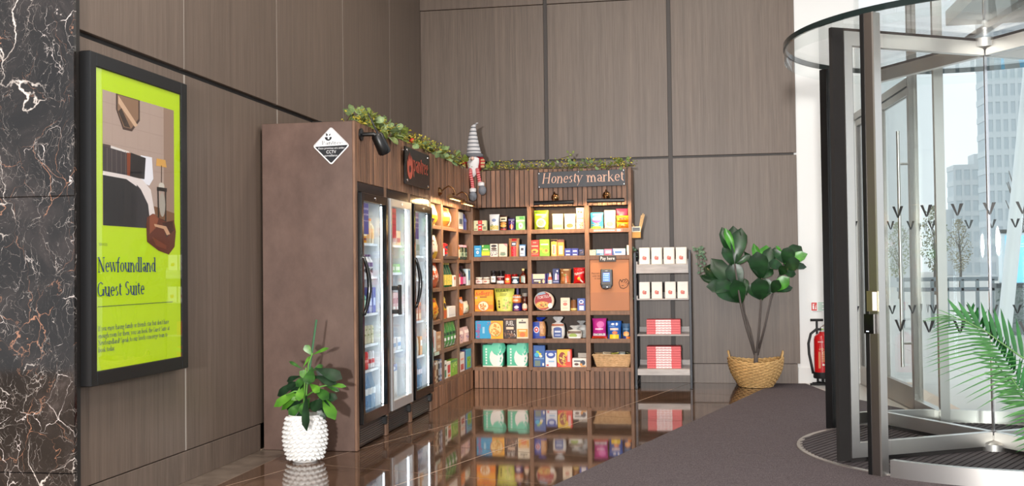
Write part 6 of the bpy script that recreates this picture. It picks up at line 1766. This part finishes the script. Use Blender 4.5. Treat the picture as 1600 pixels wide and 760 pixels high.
for b, tp, w, dy, m_, up in (((474, 608), (425, 634), 17, -.05, 1, (0, -.5, 1)), ((468, 596), (430, 618), 17, .0, 2, (0, -.6, 1)), ((470, 588), (446, 595), 12, .02, 2, (0, -.5, 1)), ((474, 578), (451, 564), 6, .0, 0, (0, -.5, 1)), ((474, 574), (484, 556), 6, .02, 1, (0, -1, .5)),
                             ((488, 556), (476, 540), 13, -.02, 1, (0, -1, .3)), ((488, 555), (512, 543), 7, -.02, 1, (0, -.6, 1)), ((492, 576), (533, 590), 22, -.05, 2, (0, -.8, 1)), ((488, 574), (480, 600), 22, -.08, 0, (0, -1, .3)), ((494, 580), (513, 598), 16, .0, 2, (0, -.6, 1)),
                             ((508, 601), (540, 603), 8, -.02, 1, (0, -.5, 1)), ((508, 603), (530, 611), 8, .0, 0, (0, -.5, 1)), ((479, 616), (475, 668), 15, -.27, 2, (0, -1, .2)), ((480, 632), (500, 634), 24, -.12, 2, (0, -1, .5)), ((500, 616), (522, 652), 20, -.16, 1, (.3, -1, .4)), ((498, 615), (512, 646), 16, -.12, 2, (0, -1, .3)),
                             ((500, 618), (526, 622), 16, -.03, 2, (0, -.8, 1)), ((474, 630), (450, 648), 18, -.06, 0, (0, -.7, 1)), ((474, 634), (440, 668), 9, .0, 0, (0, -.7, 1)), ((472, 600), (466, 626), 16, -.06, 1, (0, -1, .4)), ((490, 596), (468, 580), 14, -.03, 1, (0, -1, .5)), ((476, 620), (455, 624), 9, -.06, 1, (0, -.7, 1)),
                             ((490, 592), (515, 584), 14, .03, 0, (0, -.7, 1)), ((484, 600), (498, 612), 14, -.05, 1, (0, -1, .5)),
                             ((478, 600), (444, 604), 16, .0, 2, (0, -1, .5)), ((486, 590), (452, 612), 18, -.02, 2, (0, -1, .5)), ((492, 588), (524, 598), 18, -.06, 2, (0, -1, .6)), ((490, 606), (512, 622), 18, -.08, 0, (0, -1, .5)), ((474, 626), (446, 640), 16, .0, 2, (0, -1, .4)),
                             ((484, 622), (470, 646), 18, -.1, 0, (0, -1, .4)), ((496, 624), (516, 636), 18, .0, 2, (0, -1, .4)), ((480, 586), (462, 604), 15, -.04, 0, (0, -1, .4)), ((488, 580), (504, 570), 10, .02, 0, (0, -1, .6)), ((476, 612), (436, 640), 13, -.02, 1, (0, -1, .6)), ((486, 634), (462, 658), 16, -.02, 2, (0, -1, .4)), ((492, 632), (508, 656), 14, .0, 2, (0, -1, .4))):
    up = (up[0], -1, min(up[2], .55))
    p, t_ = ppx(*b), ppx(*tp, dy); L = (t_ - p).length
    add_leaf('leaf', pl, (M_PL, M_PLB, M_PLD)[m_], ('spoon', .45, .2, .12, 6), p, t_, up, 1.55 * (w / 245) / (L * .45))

# ================================================================== FIRE EXTINGUISHER
ep = Vector((1.265, 11.42, 0))
ex = thing('fire_extinguisher', 'red foam fire extinguisher on a black floor stand by the white wall', 'extinguisher', (ep.x, ep.y, .004))
M_REDP = pm((200, 20, 26), .25, name='gloss_red', coat=.5)
M_RUB = pm((20, 20, 22), .5, name='black_rubber')
MB().lathe([(.085, .105), (.085, .47), (.078, .5), (.055, .525), (.03, .535), (.03, .55), (0, .55)], 28, cap=False).build('cylinder', M_REDP, ex, smooth=50)
MB().lathe([(0, .07), (.09, .07), (.095, .08), (.095, .135), (.086, .135), (.086, .1), (0, .1)], 28, cap=False).build('base_cup', M_RUB, ex, smooth=40)
MB().tube([(-.13, -.06, .012), (-.10, -.05, .012), (0, -.04, .012), (.1, -.05, .012), (.13, .05, .012), (-.02, .06, .012), (-.1, .03, .012)], .012, 8).build('stand_foot', M_RUB, ex, smooth=60)
MB().tube([(0, .0, .012), (0, .0, .072)], .014, 8).build('stand_leg', M_RUB, ex)
MB().tube([(-.04, .1, .012), (-.04, .1, .66)], .012, 8).build('stand_post', M_RUB, ex)
MB().tube([(-.105, .1, .665), (.025, .1, .665)], .014, 8).build('stand_handle', M_RUB, ex)
MB().tube([(-.0, 0, .02), (-.04, .1, .02)], .01, 6).build('stand_stay', M_RUB, ex)
MB().tube([(0, 0, .54), (0, 0, .6)], .018, 10).build('valve', M_STEEL, ex, smooth=50)
MB().tube([(0, 0, .595), (.05, -.02, .64), (.10, -.03, .66)], [.01, .009, .007], 6).build('lever', M_STEEL, ex, smooth=60)
MB().tube([(0, 0, .575), (.06, -.02, .58), (.10, -.03, .555)], [.01, .009, .007], 6).build('carry_handle', M_STEEL, ex, smooth=60)
MB().lathe([(0, 0), (.014, 0), (.014, .01), (0, .01)], 10, (0, -.025, .57)).build('pressure_gauge', pm((150, 190, 70), .4), ex)
MB().tube([(-.01, -.02, .575), (-.06, -.03, .575), (-.115, -.03, .53), (-.14, -.03, .43), (-.135, -.03, .32), (-.112, -.03, .2), (-.098, -.03, .12)], .0135, 8).build('hose', M_RUB, ex, smooth=180)
its = [('t', (246, 214, 150), 'AFFF-FOAM', .3, .715, .86, .76)]
for k in range(13): its.append(('r', (244, 180, 120), .42, .68 - .025 * k, .62 + .16 * R.random(), .69 - .025 * k))
for k in range(2): its.append(('r', (240, 190, 140), .3 + .05 * k, .2, .325 + .05 * k, .66))
its += [('e', (244, 230, 220), .5, .30, .05, .03), ('e', (244, 230, 220), .66, .30, .05, .03), ('r', (250, 214, 206), .28, .93, .5, .955)]
prints(ex, lambda u, v, e: (.0858 * math.sin((u - .5) * 2.7) * (1 + e * 8), -.0858 * math.cos((u - .5) * 2.7) * (1 + e * 8), .105 + v * .365), its, .0006)
sg = thing('extinguisher_sign', 'small red and green extinguisher notice stuck on the white wall', 'sign', (1.243, YB + .028, .80))
MB().box(-.072, .072, -.004, 0, -.05, .056, .002).build('plate', pm((238, 240, 238), .4), sg)
q = MB()
q.box(-.062, -.006, -.005, -.004, -.036, .05)
q.build('red_panel', pm((206, 50, 44), .4), sg)
q = MB()
q.poly([(-.05, -.02), (-.035, -.02), (-.035, .02), (-.05, .02)], (0, -.005, 0), (1, 0, 0), (0, 0, 1), .0008)
q.poly([(-.047, .024), (-.038, .024), (-.03, .036), (-.05, .034)], (0, -.005, 0), (1, 0, 0), (0, 0, 1), .0008)
q.poly([(-.026, -.02), (-.012, -.02), (-.016, .0), (-.012, .03), (-.02, .01)], (0, -.005, 0), (1, 0, 0), (0, 0, 1), .0008)
q.build('symbols', pm((250, 246, 244), .4), sg)
q = MB()
for k in range(6): q.box(.004, .064 - .018 * (k % 3 == 1), -.005, -.004, .044 - .015 * k, .05 - .015 * k)
q.build('green_print', pm((110, 176, 140), .4), sg)
MB().box(-.05, .04, -.005, -.004, -.046, -.041).build('caption', pm((150, 150, 150), .5), sg)

# ================================================================== PALM at the right edge
YL = 5.0
pr_ = at(1720, 740, YL)
palm = thing('areca_palm', 'green areca palm reaching in front of the revolving door', 'plant', (pr_.x, YL, 0.004))
pb2 = Vector(palm.location)
lx = lambda x, y, dy=0: at(x, y, YL + dy) - pb2
MB().lathe([(0, 0), (.15, 0), (.19, .3), (.2, .34), (.185, .34), (.17, .28), (0, .27)], 28, cap=False).build('planter', pm((60, 60, 62), .5), palm, smooth=50)
M_PALM = leaf_mat('palm_leaflet', (52, 108, 56), (92, 146, 84), .4)
M_PALMD = leaf_mat('palm_leaflet_dark', (18, 74, 34), (44, 112, 52), .4)
M_RACH = pm((92, 132, 72), .5, name='palm_rachis')


def frond(pts, radii, dy):
    f = MB().tube([lx(x, y, d) for (x, y), d in zip(pts, dy)], [r_ * .7 for r_ in radii], 7).build('frond', M_RACH, palm, smooth=180)
    return f


def leaflet(f, b, tp, w, db, dt, m_, up=(0, -1, .3), dr=.12):
    p, t_ = lx(*b, db), lx(*tp, dt); L = (t_ - p).length
    add_leaf('leaflet', f, m_, ('blade', .08, .3, dr, 6), p, t_, up, (w / 330) / (L * .08))


f1 = frond([(1712, 740), (1690, 650), (1650, 595), (1600, 561), (1570, 540), (1540, 518), (1505, 500), (1478, 493)], [.011, .009, .008, .006, .005, .004, .003, .002], [0, 0, 0, 0, 0, 0, 0, 0])
for b, tp in (((1506, 500), (1480, 466)), ((1518, 506), (1497, 470)), ((1530, 512), (1511, 471)), ((1545, 521), (1533, 471)), ((1556, 529), (1544, 482)), ((1565, 535), (1553, 480)), ((1576, 543), (1564, 481)), ((1588, 553), (1575, 497)), ((1598, 560), (1588, 496)), ((1612, 568), (1604, 500)), ((1626, 578), (1620, 506))):
    leaflet(f1, b, tp, 8, 0, .05, M_PALMD, (0, -1, .1), .04)
for k in range(20):
    s = k / 19; b = (1484 + 150 * s, 494 + 4 + 92 * s ** 1.12)
    tp = (b[0] - (20 + 125 * min(1, s * 1.7)) * (1 - .22 * s) + R.uniform(-5, 5), b[1] + (-4 + 34 * s) - 12 * math.sin(s * 3) + R.uniform(-3, 3) + 6)
    leaflet(f1, b, tp, 5.2, 0, -.12, M_PALM, (0, -.4, 1), .16)
for k in range(7):
    s = k / 6; b = (1483 + 18 * s, 494 + 6 * s); tp = (1440 + 26 * s + R.uniform(-3, 3), 496 - 24 * s * (k % 2) + 4)
    leaflet(f1, b, tp, 3.6, 0, .0, M_PALM, (0, -.5, 1), .1)
f2 = frond([(1714, 740), (1690, 700), (1645, 655), (1605, 630), (1575, 595), (1552, 560), (1532, 525), (1515, 485)], [.01, .009, .007, .006, .005, .004, .003, .002], [.1, .12, .12, .14, .15, .15, .15, .15])
for k in range(26):
    s = k / 25; b = (1517 + 100 * s ** .9, 490 + 145 * s)
    for sd in (-1, 1):
        L = 26 + 26 * s
        tp = (b[0] - (14 if sd < 0 else -2) - L * (.75 if sd < 0 else .1), b[1] - (4 if sd < 0 else L * .75))
        if sd > 0: tp = (b[0] + L * .16 + R.uniform(-3, 3), b[1] - L * .62)
        leaflet(f2, b, (tp[0] + R.uniform(-3, 3), tp[1] + R.uniform(-3, 3)), 5.5, .15, .1, M_PALMD if sd > 0 else M_PALM, (0, -1, .3), .1)
f3 = frond([(1716, 740), (1700, 720), (1670, 690), (1640, 668), (1615, 640), (1590, 605), (1580, 590)], [.01, .008, .007, .006, .005, .004, .003], [-.05, -.06, -.06, -.06, -.06, -.06, -.06])
for k in range(17):
    s = k / 16; b = (1590 + 70 * s, 602 + 82 * s)
    tp = (b[0] - 42 - 26 * s + R.uniform(-5, 5), b[1] - 2 + 16 * s + R.uniform(-4, 4))
    leaflet(f3, b, tp, 5.5, -.06, -.14, M_PALM, (0, -.5, 1), .14)
    leaflet(f3, b, (b[0] + 6 + R.uniform(-3, 3), b[1] - 44), 6, -.06, 0, M_PALMD, (0, -1, .3), .05)
for k in range(2): frond([(1716, 740), (1722 + 40 * k, 600), (1740 + 90 * k, 480), (1790 + 120 * k, 420)], [.012, .009, .006, .003], [0, .05, .1, .1])

# ================================================================== REVOLVING DOOR
DC = (1.919, 7.519)
HT = 2.74
rd = thing('revolving_door', 'steel and glass revolving door with four wings and a round glass canopy', 'revolving door', (DC[0], DC[1], 0.004))
O0 = (0, 0)
ca = lambda a, r: (r * math.cos(math.radians(a)), r * math.sin(math.radians(a)))
MB().lathe([(0, -.001), (1.225, -.001), (1.225, .003), (0, .003)], 64).build('floor_disc', pm((50, 44, 46), .8, name='ribbed_mat_base'), rd)
q = MB(); y = -1.2
while y < 1.2:
    hx = math.sqrt(max(0, 1.215 ** 2 - y * y))
    if hx > .05: q.box(-hx, hx, y, y + .03, .003, .008)
    y += .044
o = q.build('mat_ribs', pm((66, 58, 60), .85, name='mat_rib'), rd, kind='stuff'); o.rotation_euler = (0, 0, math.radians(60))
MB().arc(O0, 1.225, 1.262, 0, 360, -.001, .006, 72).build('floor_ring', pm((176, 168, 162), .35, .7, name='steel_ring'), rd, smooth=30)
# canopy: a glass disc with a dark rim
MB().lathe([(0, HT), (1.295, HT), (1.295, HT + .024), (0, HT + .024)], 72).build('canopy_glass', M_GLASSG, rd, smooth=30)
MB().arc(O0, 1.29, 1.306, 0, 360, HT + .0, HT + .036, 96).build('canopy_rim', pm((26, 40, 40), .12, name='dark_glass_edge'), rd, smooth=30)
MB().arc(O0, 1.294, 1.299, 0, 360, HT - .085, HT - .001, 96).build('canopy_skirt', M_GLASSG, rd, smooth=30)
POSTS = (227.0, 135.0, 315.0, 45.0)
for k, a in enumerate(POSTS):
    x, y = ca(a, 1.285); w = .034
    q = MB(); R_ = math.radians(a)
    er, et = Vector((math.cos(R_), math.sin(R_), 0)), Vector((-math.sin(R_), math.cos(R_), 0))
    q.obox(Vector((x, y, 0)) - er * .03 - et * w, er * .06, et * (2 * w), (0, 0, HT - .002))
    p_ = q.build('corner_post', M_STEELD if k != 1 else M_BLACK, rd)
    for s in (-1, 1): MB().obox(Vector((x, y, 0)) - er * .034 + et * (s * w) - et * .006, er * .068, et * .012, (0, 0, HT - .002)).build('edge_trim', M_STEEL if s * (1 if k in (0, 2) else -1) > 0 else M_BLACK, p_)
    # dark rubber face towards the opening
    s = -1 if k in (0, 3) else 1
    MB().obox(Vector((x, y, 0)) - er * .031 + et * (s * (w + .006)), er * .062, et * (s * .016), (0, 0, HT - .004)).build('rubber_edge', M_BLACK, p_)
    if k == 0:
        n_ = -et * 1.0
        f0 = Vector((x, y, 0)) + er * .031
        MB().obox(f0 - et * .036 + Vector((0, 0, .965)), er * .012, et * .072, (0, 0, .12)).build('key_switch', pm((150, 140, 110), .3, .9), p_)
        MB().obox(f0 + et * .004 + Vector((0, 0, .97)) + er * .012, er * .002, et * .03, (0, 0, .11)).build('switch_plate', M_WHITE, p_)
        MB().obox(f0 - et * .046 + Vector((0, 0, .835)), er * .03, et * .066, (0, 0, .115)).build('card_reader', M_BLKGLOSS, p_)
        MB().obox(f0 - et * .03 + Vector((0, 0, .845)) + er * .03, er * .001, et * .018, (0, 0, .006)).build('reader_light', pm((200, 210, 230), .3, emit=1), p_)


def vmark(frame_pt, er, et, s, z):
    """dark V shaped sticker: tangent et, normal er"""
    q = MB(); P0 = frame_pt
    for pts in ([(-.5, .5), (-.26, .5), (.08, -.5), (-.06, -.5)], [(.2, .5), (.5, .5), (.1, -.5), (.02, -.3)]):
        q.add([P0 + et * (a * s) + Vector((0, 0, z + b * s)) for a, b in pts], [(0, 1, 2, 3)])
    return q


M_MARK = pm((24, 26, 26), .5, name='black_sticker')
for a0, a1, nm in ((230.5, 311.5, 'near'), (48.5, 131.5, 'far')):
    mid = (a0 + a1) / 2
    for b0, b1 in ((a0, mid - .4), (mid + .4, a1)):
        g = MB().arc(O0, 1.273, 1.285, b0, b1, .1, HT - .03, 20).build('curved_glass', M_GLASSG, rd, smooth=30)
        for z, ph in ((1.545, 0), (.885, 0)):
            a = b0 + (3.2 if nm == 'near' else 4.0)
            while a < b1 - 2:
                er, et = Vector((*ca(a, 1), 0)), Vector((-math.sin(math.radians(a)), math.cos(math.radians(a)), 0))
                flip = 1 if nm == 'near' else -1
                vmark(er * (1.2725 if nm == 'far' else 1.2862), er, et * flip, .068, z).build('glass_mark', M_MARK, g)
                a += 7.4
    MB().arc(O0, 1.255, 1.30, a0, a1, 0, .1, 32).build('sill', M_STEEL, rd, smooth=30)
# shaft, hub, wings
MB().tube([(0, 0, .09), (0, 0, HT - .06)], .011, 10).build('shaft', M_CHROME, rd, smooth=60)
MB().lathe([(0, .006), (.105, .006), (.105, .05), (.09, .062), (.03, .075), (.02, .1), (0, .1)], 24, cap=False).build('hub', M_STEEL, rd, smooth=40)
MB().lathe([(0, HT - .1), (.02, HT - .1), (.05, HT - .07), (.09, HT - .062), (.09, HT - .004), (0, HT - .004)], 24, cap=False).build('top_hub', M_STEEL, rd, smooth=40)
for k in range(4):
    a = 210 - 90 * k
    er, et = Vector((*ca(a, 1), 0)), Vector((-math.sin(math.radians(a)), math.cos(math.radians(a)), 0))
    wg = MB().obox(er * .03 - et * .006 + Vector((0, 0, .13)), er * 1.09, et * .012, (0, 0, HT - .26)).build('wing_pane', M_GLASSG, rd)
    ob = lambda nm, r0, r1, z0, z1, th, m_: MB().obox(er * r0 - et * th + Vector((0, 0, z0)), er * (r1 - r0), et * (2 * th), (0, 0, z1 - z0)).build(nm, m_, wg)
    ob('bottom_rail', .03, 1.15, .035, .125, .024, M_STEEL)
    ob('top_rail', .03, 1.15, HT - .115, HT - .025, .024, M_STEEL)
    ob('end_stile', 1.09, 1.15, .125, HT - .115, .024, M_STEEL)
    ob('brush_seal', 1.15, 1.235, .02, HT - .006, .016, pm((30, 27, 26), .95, name='brush_fibre'))
    ob('bottom_brush', .06, 1.15, .009, .035, .012, pm((40, 36, 35), .95, name='brush_dark'))
    ob('top_brush', .06, 1.15, HT - .025, HT - .004, .012, pm((60, 52, 48), .95, name='brush_brown'))
    ob('side_gasket', 1.085, 1.0925, .125, HT - .115, .02, M_BLACK)

# ================================================================== GLASS FRONT beside the revolving door
FX = lambda y: 1.92 - .062 * (y - 7.52)


def fa(y, z, off=0.0): return Vector((FX(y) + off, y, z))


def facade_box(mb, y0, y1, z0, z1, th):
    a, b = fa(y0, z0), fa(y1, z0); d = (b - a); n = Vector((d.y, -d.x, 0)).normalized()
    return mb.obox(a - n * th / 2, d, n * th, (0, 0, z1 - z0))


wf = facade_box(MB(), 8.62, 9.34, 0.11, 5.2, .014).build('window_1', M_GLASSW, kind='structure')
facade_box(MB(), 8.62, 9.34, 0.0, .11, .07).build('sill', M_STEEL, wf)
for y in (8.6, 9.34): facade_box(MB(), y, y + .05, 0, 5.2, .07).build('mullion', M_STEELD if y > 9 else M_STEEL, wf)
k = 0
for z in (1.545, .885):
    y = 8.8
    while y < 9.3:
        d = (fa(9, 0) - fa(8, 0)).normalized(); n = Vector((d.y, -d.x, 0))
        vmark(fa(y, 0) - n * .009, -n, d * -1, .066, z).build('glass_mark', M_MARK, wf); y += .19
wf2 = facade_box(MB(), 1.0, 6.42, 0.11, 5.2, .014).build('window_2', M_GLASSW, kind='structure')
facade_box(MB(), 1.0, 6.42, 0, .11, .07).build('sill', M_STEEL, wf2)
for y in (2.6, 4.5, 6.42): facade_box(MB(), y, y + .05, 0, 5.2, .09).build('mullion', M_STEEL, wf2)
wf3 = facade_box(MB(), 6.47, 8.6, HT + .09, 5.2, .014).build('window_3', M_GLASSW, kind='structure')
facade_box(MB(), 6.47, 8.6, HT + .045, HT + .09, .05).build('head_rail', M_STEELD, wf3)
# two leaves of the side door
dr = facade_box(MB(), 9.40, 11.52, .0, .012, .05).build('door_1', M_STEELD, kind='structure')
for j, (y0, y1) in enumerate(((9.41, 10.45), (10.47, 11.50))):
    lf = facade_box(MB(), y0 + .05, y1 - .05, .2, 2.68, .014).build('door_leaf', M_GLASSW, dr)
    facade_box(MB(), y0, y1, .014, .2, .045).build('kick_plate', pm((168, 158, 150), .35, .7, name='kick_steel'), lf)
    facade_box(MB(), y0, y0 + .05, .2, 2.68, .045).build('stile', M_STEELD, lf)
    facade_box(MB(), y1 - .05, y1, .2, 2.68, .045).build('stile', M_STEELD, lf)
    facade_box(MB(), y0, y1, 2.68, 2.74, .045).build('head_rail', M_STEELD, lf)
    hy = y0 + .10 if j == 0 else y0 + .33
    d = (fa(9, 0) - fa(8, 0)).normalized(); n = Vector((d.y, -d.x, 0))
    hz0, hz1 = (.37, 2.38) if j == 0 else (.12, 2.5)
    h_ = MB().tube([fa(hy, hz0) - n * .085, fa(hy, hz1) - n * .085], .016, 10)
    for z in (hz0 + .2, hz1 - .28): h_.tube([fa(hy, z) - n * .085, fa(hy, z) - n * .006], .011, 8)
    h_.build('pull_handle', M_STEEL, lf, smooth=50)
facade_box(MB(), 9.40, 11.56, 2.75, 2.82, .07).build('door_head', M_STEELD, dr)
facade_box(MB(), 9.40, 11.56, 2.83, 5.2, .014).build('window_4', M_GLASSW, kind='structure')

# ================================================================== OUTSIDE
MB().box(2.05, 4.6, 4.6, 9.2, 3.2, 3.32).build('ceiling_outside', pm((186, 182, 176), .7, name='soffit_concrete'), kind='structure')
gr = MB().box(1.95, 90, -40, 160, -.14, -.02).build('ground', pm((206, 204, 200), .7, name='pale_paving'), kind='structure')
# paving slabs near the glass
for i in range(9):
    for j in range(12):
        x0, y0 = 2.0 + 1.0 * i, 7.6 + 1.0 * j
        MB().box(x0 + .004, x0 + .996, y0 + .004, y0 + .996, -.02, -.008).build('paving_slab', pm((214, 211, 207), .65, name='slab_stone'), gr)


def tower(name, label, p, w, d, h, mw_, mg, fl, cols_, rz=0.0):
    t_ = thing(name, label, 'building', (p[0], p[1], 0), rz)
    MB().box(-w / 2, w / 2, 0, d, 0, h).build('body', mg, t_)
    for i in range(fl + 1): MB().box(-w / 2 - .05, w / 2 + .05, -.05, d + .05, h * i / fl - .25, h * i / fl + .25).build('floor_band', mw_, t_)
    for j in range(cols_ + 1):
        x = -w / 2 + w * j / cols_; MB().box(x - .12, x + .12, -.06, 0, 0, h).build('pier', mw_, t_)
    return t_


M_T1 = pm((200, 206, 210), .7, name='tower_cladding'); M_TG = pm((184, 193, 199), .6, name='tower_glass')  # tower tones lightened: the reflection veil of the panes is in the colour
M_T2 = pm((204, 208, 211), .7, name='tower_concrete'); M_TG2 = pm((190, 198, 203), .6, name='tower_glass_pale')
p = at(1612, 400, 95); tower('apartment_tower', 'tall grey gridded tower at the right beyond the glass', (p.x, 95), 6.6, 3, 60, M_T1, M_TG, 40, 11)
p = at(1533, 400, 110); ob_ = tower('office_block', 'pale stepped office block left of the tall tower beyond the glass', (p.x, 110), 4.6, 3, 10.6, M_T2, M_TG2, 7, 6)
MB().box(-.4, 2.2, .3, 2.6, 10.6, 11.9).build('upper_step', M_T2, ob_)
MB().box(-3.4, -2.3, .3, 2.6, 0, 6.5).build('side_step', M_T2, ob_)
p = at(1390, 400, 60); tower('louvred_building', 'banded grey building seen between the door posts', (p.x, 60), 2.6, 12, 11.0, M_T2, pm((150, 160, 166), .6), 22, 1)
# leaning white column outside
a, b = atz(1562, 500, 0), None
bp = Vector(at(1562, 486, 14)); tp_ = Vector(at(1612, 90, 14)); bp.z = -.02
o = MB().tube([bp, tp_ + (tp_ - bp) * .6], .085, 14).build('leaning_column', pm((224, 228, 230), .4, name='white_column'), smooth=60)
tag(o, 'white leaning column outside behind the blue advertising screen', 'column')
# advertising screen
p = at(1600, 420, 17)
ad = thing('advert_screen', 'bright blue advertising screen standing outside at the right edge', 'screen', (p.x + .1, 17, -.02))
zz = lambda y: at(1590, y, 17).z
xl = at(1579, 400, 17).x - ad.location.x
xl -= .12
MB().box(xl, xl + 1.15, 0, .2, zz(441), zz(362), .01).build('screen_body', pm((226, 240, 246), .4), ad)
sp = MB().box(xl + .05, xl + 1.10, -.012, 0, zz(440), zz(366)).build('screen_face', pm((120, 196, 236), .3, emit=.8), ad)
vs, fs = sans('FLOATS')
MB().flat(fit_text(vs, xl + .09, zz(384), xl + .6, zz(379)), fs, (0, -.0125, 0), (1, 0, 0), (0, 0, 1), .002).build('lettering', pm((240, 246, 250), .3, emit=.8), sp)
MB().box(xl - .02, xl + 1.17, -.03, .22, zz(362), zz(356.5), .005).build('dark_cap', pm((74, 76, 70), .5), ad)
MB().box(xl - .1, xl + 1.3, -.04, .24, zz(448), zz(441)).build('dark_base', pm((60, 66, 68), .5), ad)
MB().box(xl - .06, xl + 1.2, -.02, .2, .0, zz(448)).build('plinth', pm((120, 130, 130), .6), ad)
# planter of low shrubs before the screen
p = at(1585, 480, 15.5)
pn = thing('shrub_planter', 'long dark planter of clipped shrubs below the advertising screen', 'planter', (p.x + .3, 15.5, -.02))
zz2 = lambda y: at(1585, y, 15.5).z
MB().box(-.4, 1.6, 0, .4, 0, .25, .01).build('box', pm((190, 190, 188), .6), pn)
q = MB(); rr = random.Random(3)
for _ in range(900):
    c_ = Vector((rr.uniform(-.42, 1.62), rr.uniform(-.02, .42), .22 + rr.random() * (zz2(450) - .2)))
    vs, fs = leaf_mesh(.07, .03, 'oval', .2, .2, 2); M = basis((rr.uniform(-1, 1), rr.uniform(-1, 1), rr.uniform(-.5, 1)), (rr.uniform(-1, 1), rr.uniform(-1, 1), .5))
    q.add([M @ Vector(v) + c_ for v in vs], fs)
q.build('foliage', pm((96, 112, 106), .7, name='grey_hedge'), pn, kind='stuff')
# low wall rail outside
p0, p1 = at(1402, 440, 22), at(1560, 440, 22)
rl = thing('rail_barrier', 'long grey double rail barrier on the paving outside the door', 'railing', ((p0.x + p1.x) / 2, 22, -.02))
hw = (p1.x - p0.x) / 2; za, zb = at(1480, 435, 22).z, at(1480, 451, 22).z
for z in (za, zb): MB().box(-hw, hw, 0, .08, z - .04, z + .04, .01).build('rail', pm((120, 130, 136), .5), rl)
for i in range(7): x = -hw + .1 + (2 * hw - .2) * i / 6; MB().box(x - .03, x + .03, .0, .07, 0, za, .005).build('rail_post', pm((130, 140, 144), .5), rl)


def tree(label, px, py0, pyt, Y, wpx, seed, col_a, col_b, n=700, bare=False):
    b = at(px, py0, Y); tpz = at(px, pyt, Y); rr = random.Random(seed); r = thing('tree', label, 'tree', (b.x, Y, -.02))
    H = tpz.z + .02; W = wpx * Y / FPX
    MB().tube([(0, 0, 0), (.05, 0, H * .4), (0, 0, H * .75)], [H * .022, H * .016, H * .006], 7).build('trunk', pm((96, 88, 80), .8), r)
    for _ in range(7 if not bare else 26):
        a = rr.uniform(0, 2 * PI); z0 = H * rr.uniform(.3, .75); L = W * rr.uniform(.25, .55)
        MB().tube([(0, 0, z0), (L * .5 * math.cos(a), L * .5 * math.sin(a), z0 + H * .1), (L * math.cos(a), L * math.sin(a), z0 + H * .22)], [H * .007, H * .005, H * .002], 5).build('branch', pm((96, 88, 80), .8), r)
    if not bare:
        q = MB()
        for _ in range(n):
            a = rr.uniform(0, 2 * PI); v = rr.random(); rad = W * .5 * math.sin(PI * (v * .85 + .1)) * math.sqrt(rr.random())
            c_ = Vector((rad * math.cos(a), rad * math.sin(a), H * (.28 + .74 * v)))
            vs, fs = leaf_mesh(W * .09, W * .05, 'oval', .2, .2, 2); M = basis((rr.uniform(-1, 1), rr.uniform(-1, 1), rr.uniform(-.5, 1)), (rr.uniform(-1, 1), rr.uniform(-1, 1), .5))
            q.add([M @ Vector(v_) + c_ for v_ in vs], fs)
        q.build('crown', leaf_mat('tree_leaf_%d' % seed, col_a, col_b, .6), r, kind='stuff')
    return r


tree('green tree outside seen left of the office block base', 1460, 425, 325, 45, 46, 1, (96, 110, 84), (140, 150, 120))
tree('olive tree outside lowest and nearest the door leaves', 1405, 425, 350, 40, 40, 2, (110, 124, 70), (160, 166, 110))
tree('small autumn tree outside in front of the pale office block', 1500, 425, 345, 50, 36, 3, (130, 122, 92), (166, 156, 126))
tree('bare winter tree outside above the advertising screen', 1596, 430, 250, 30, 60, 4, (0, 0, 0), (0, 0, 0), bare=True)
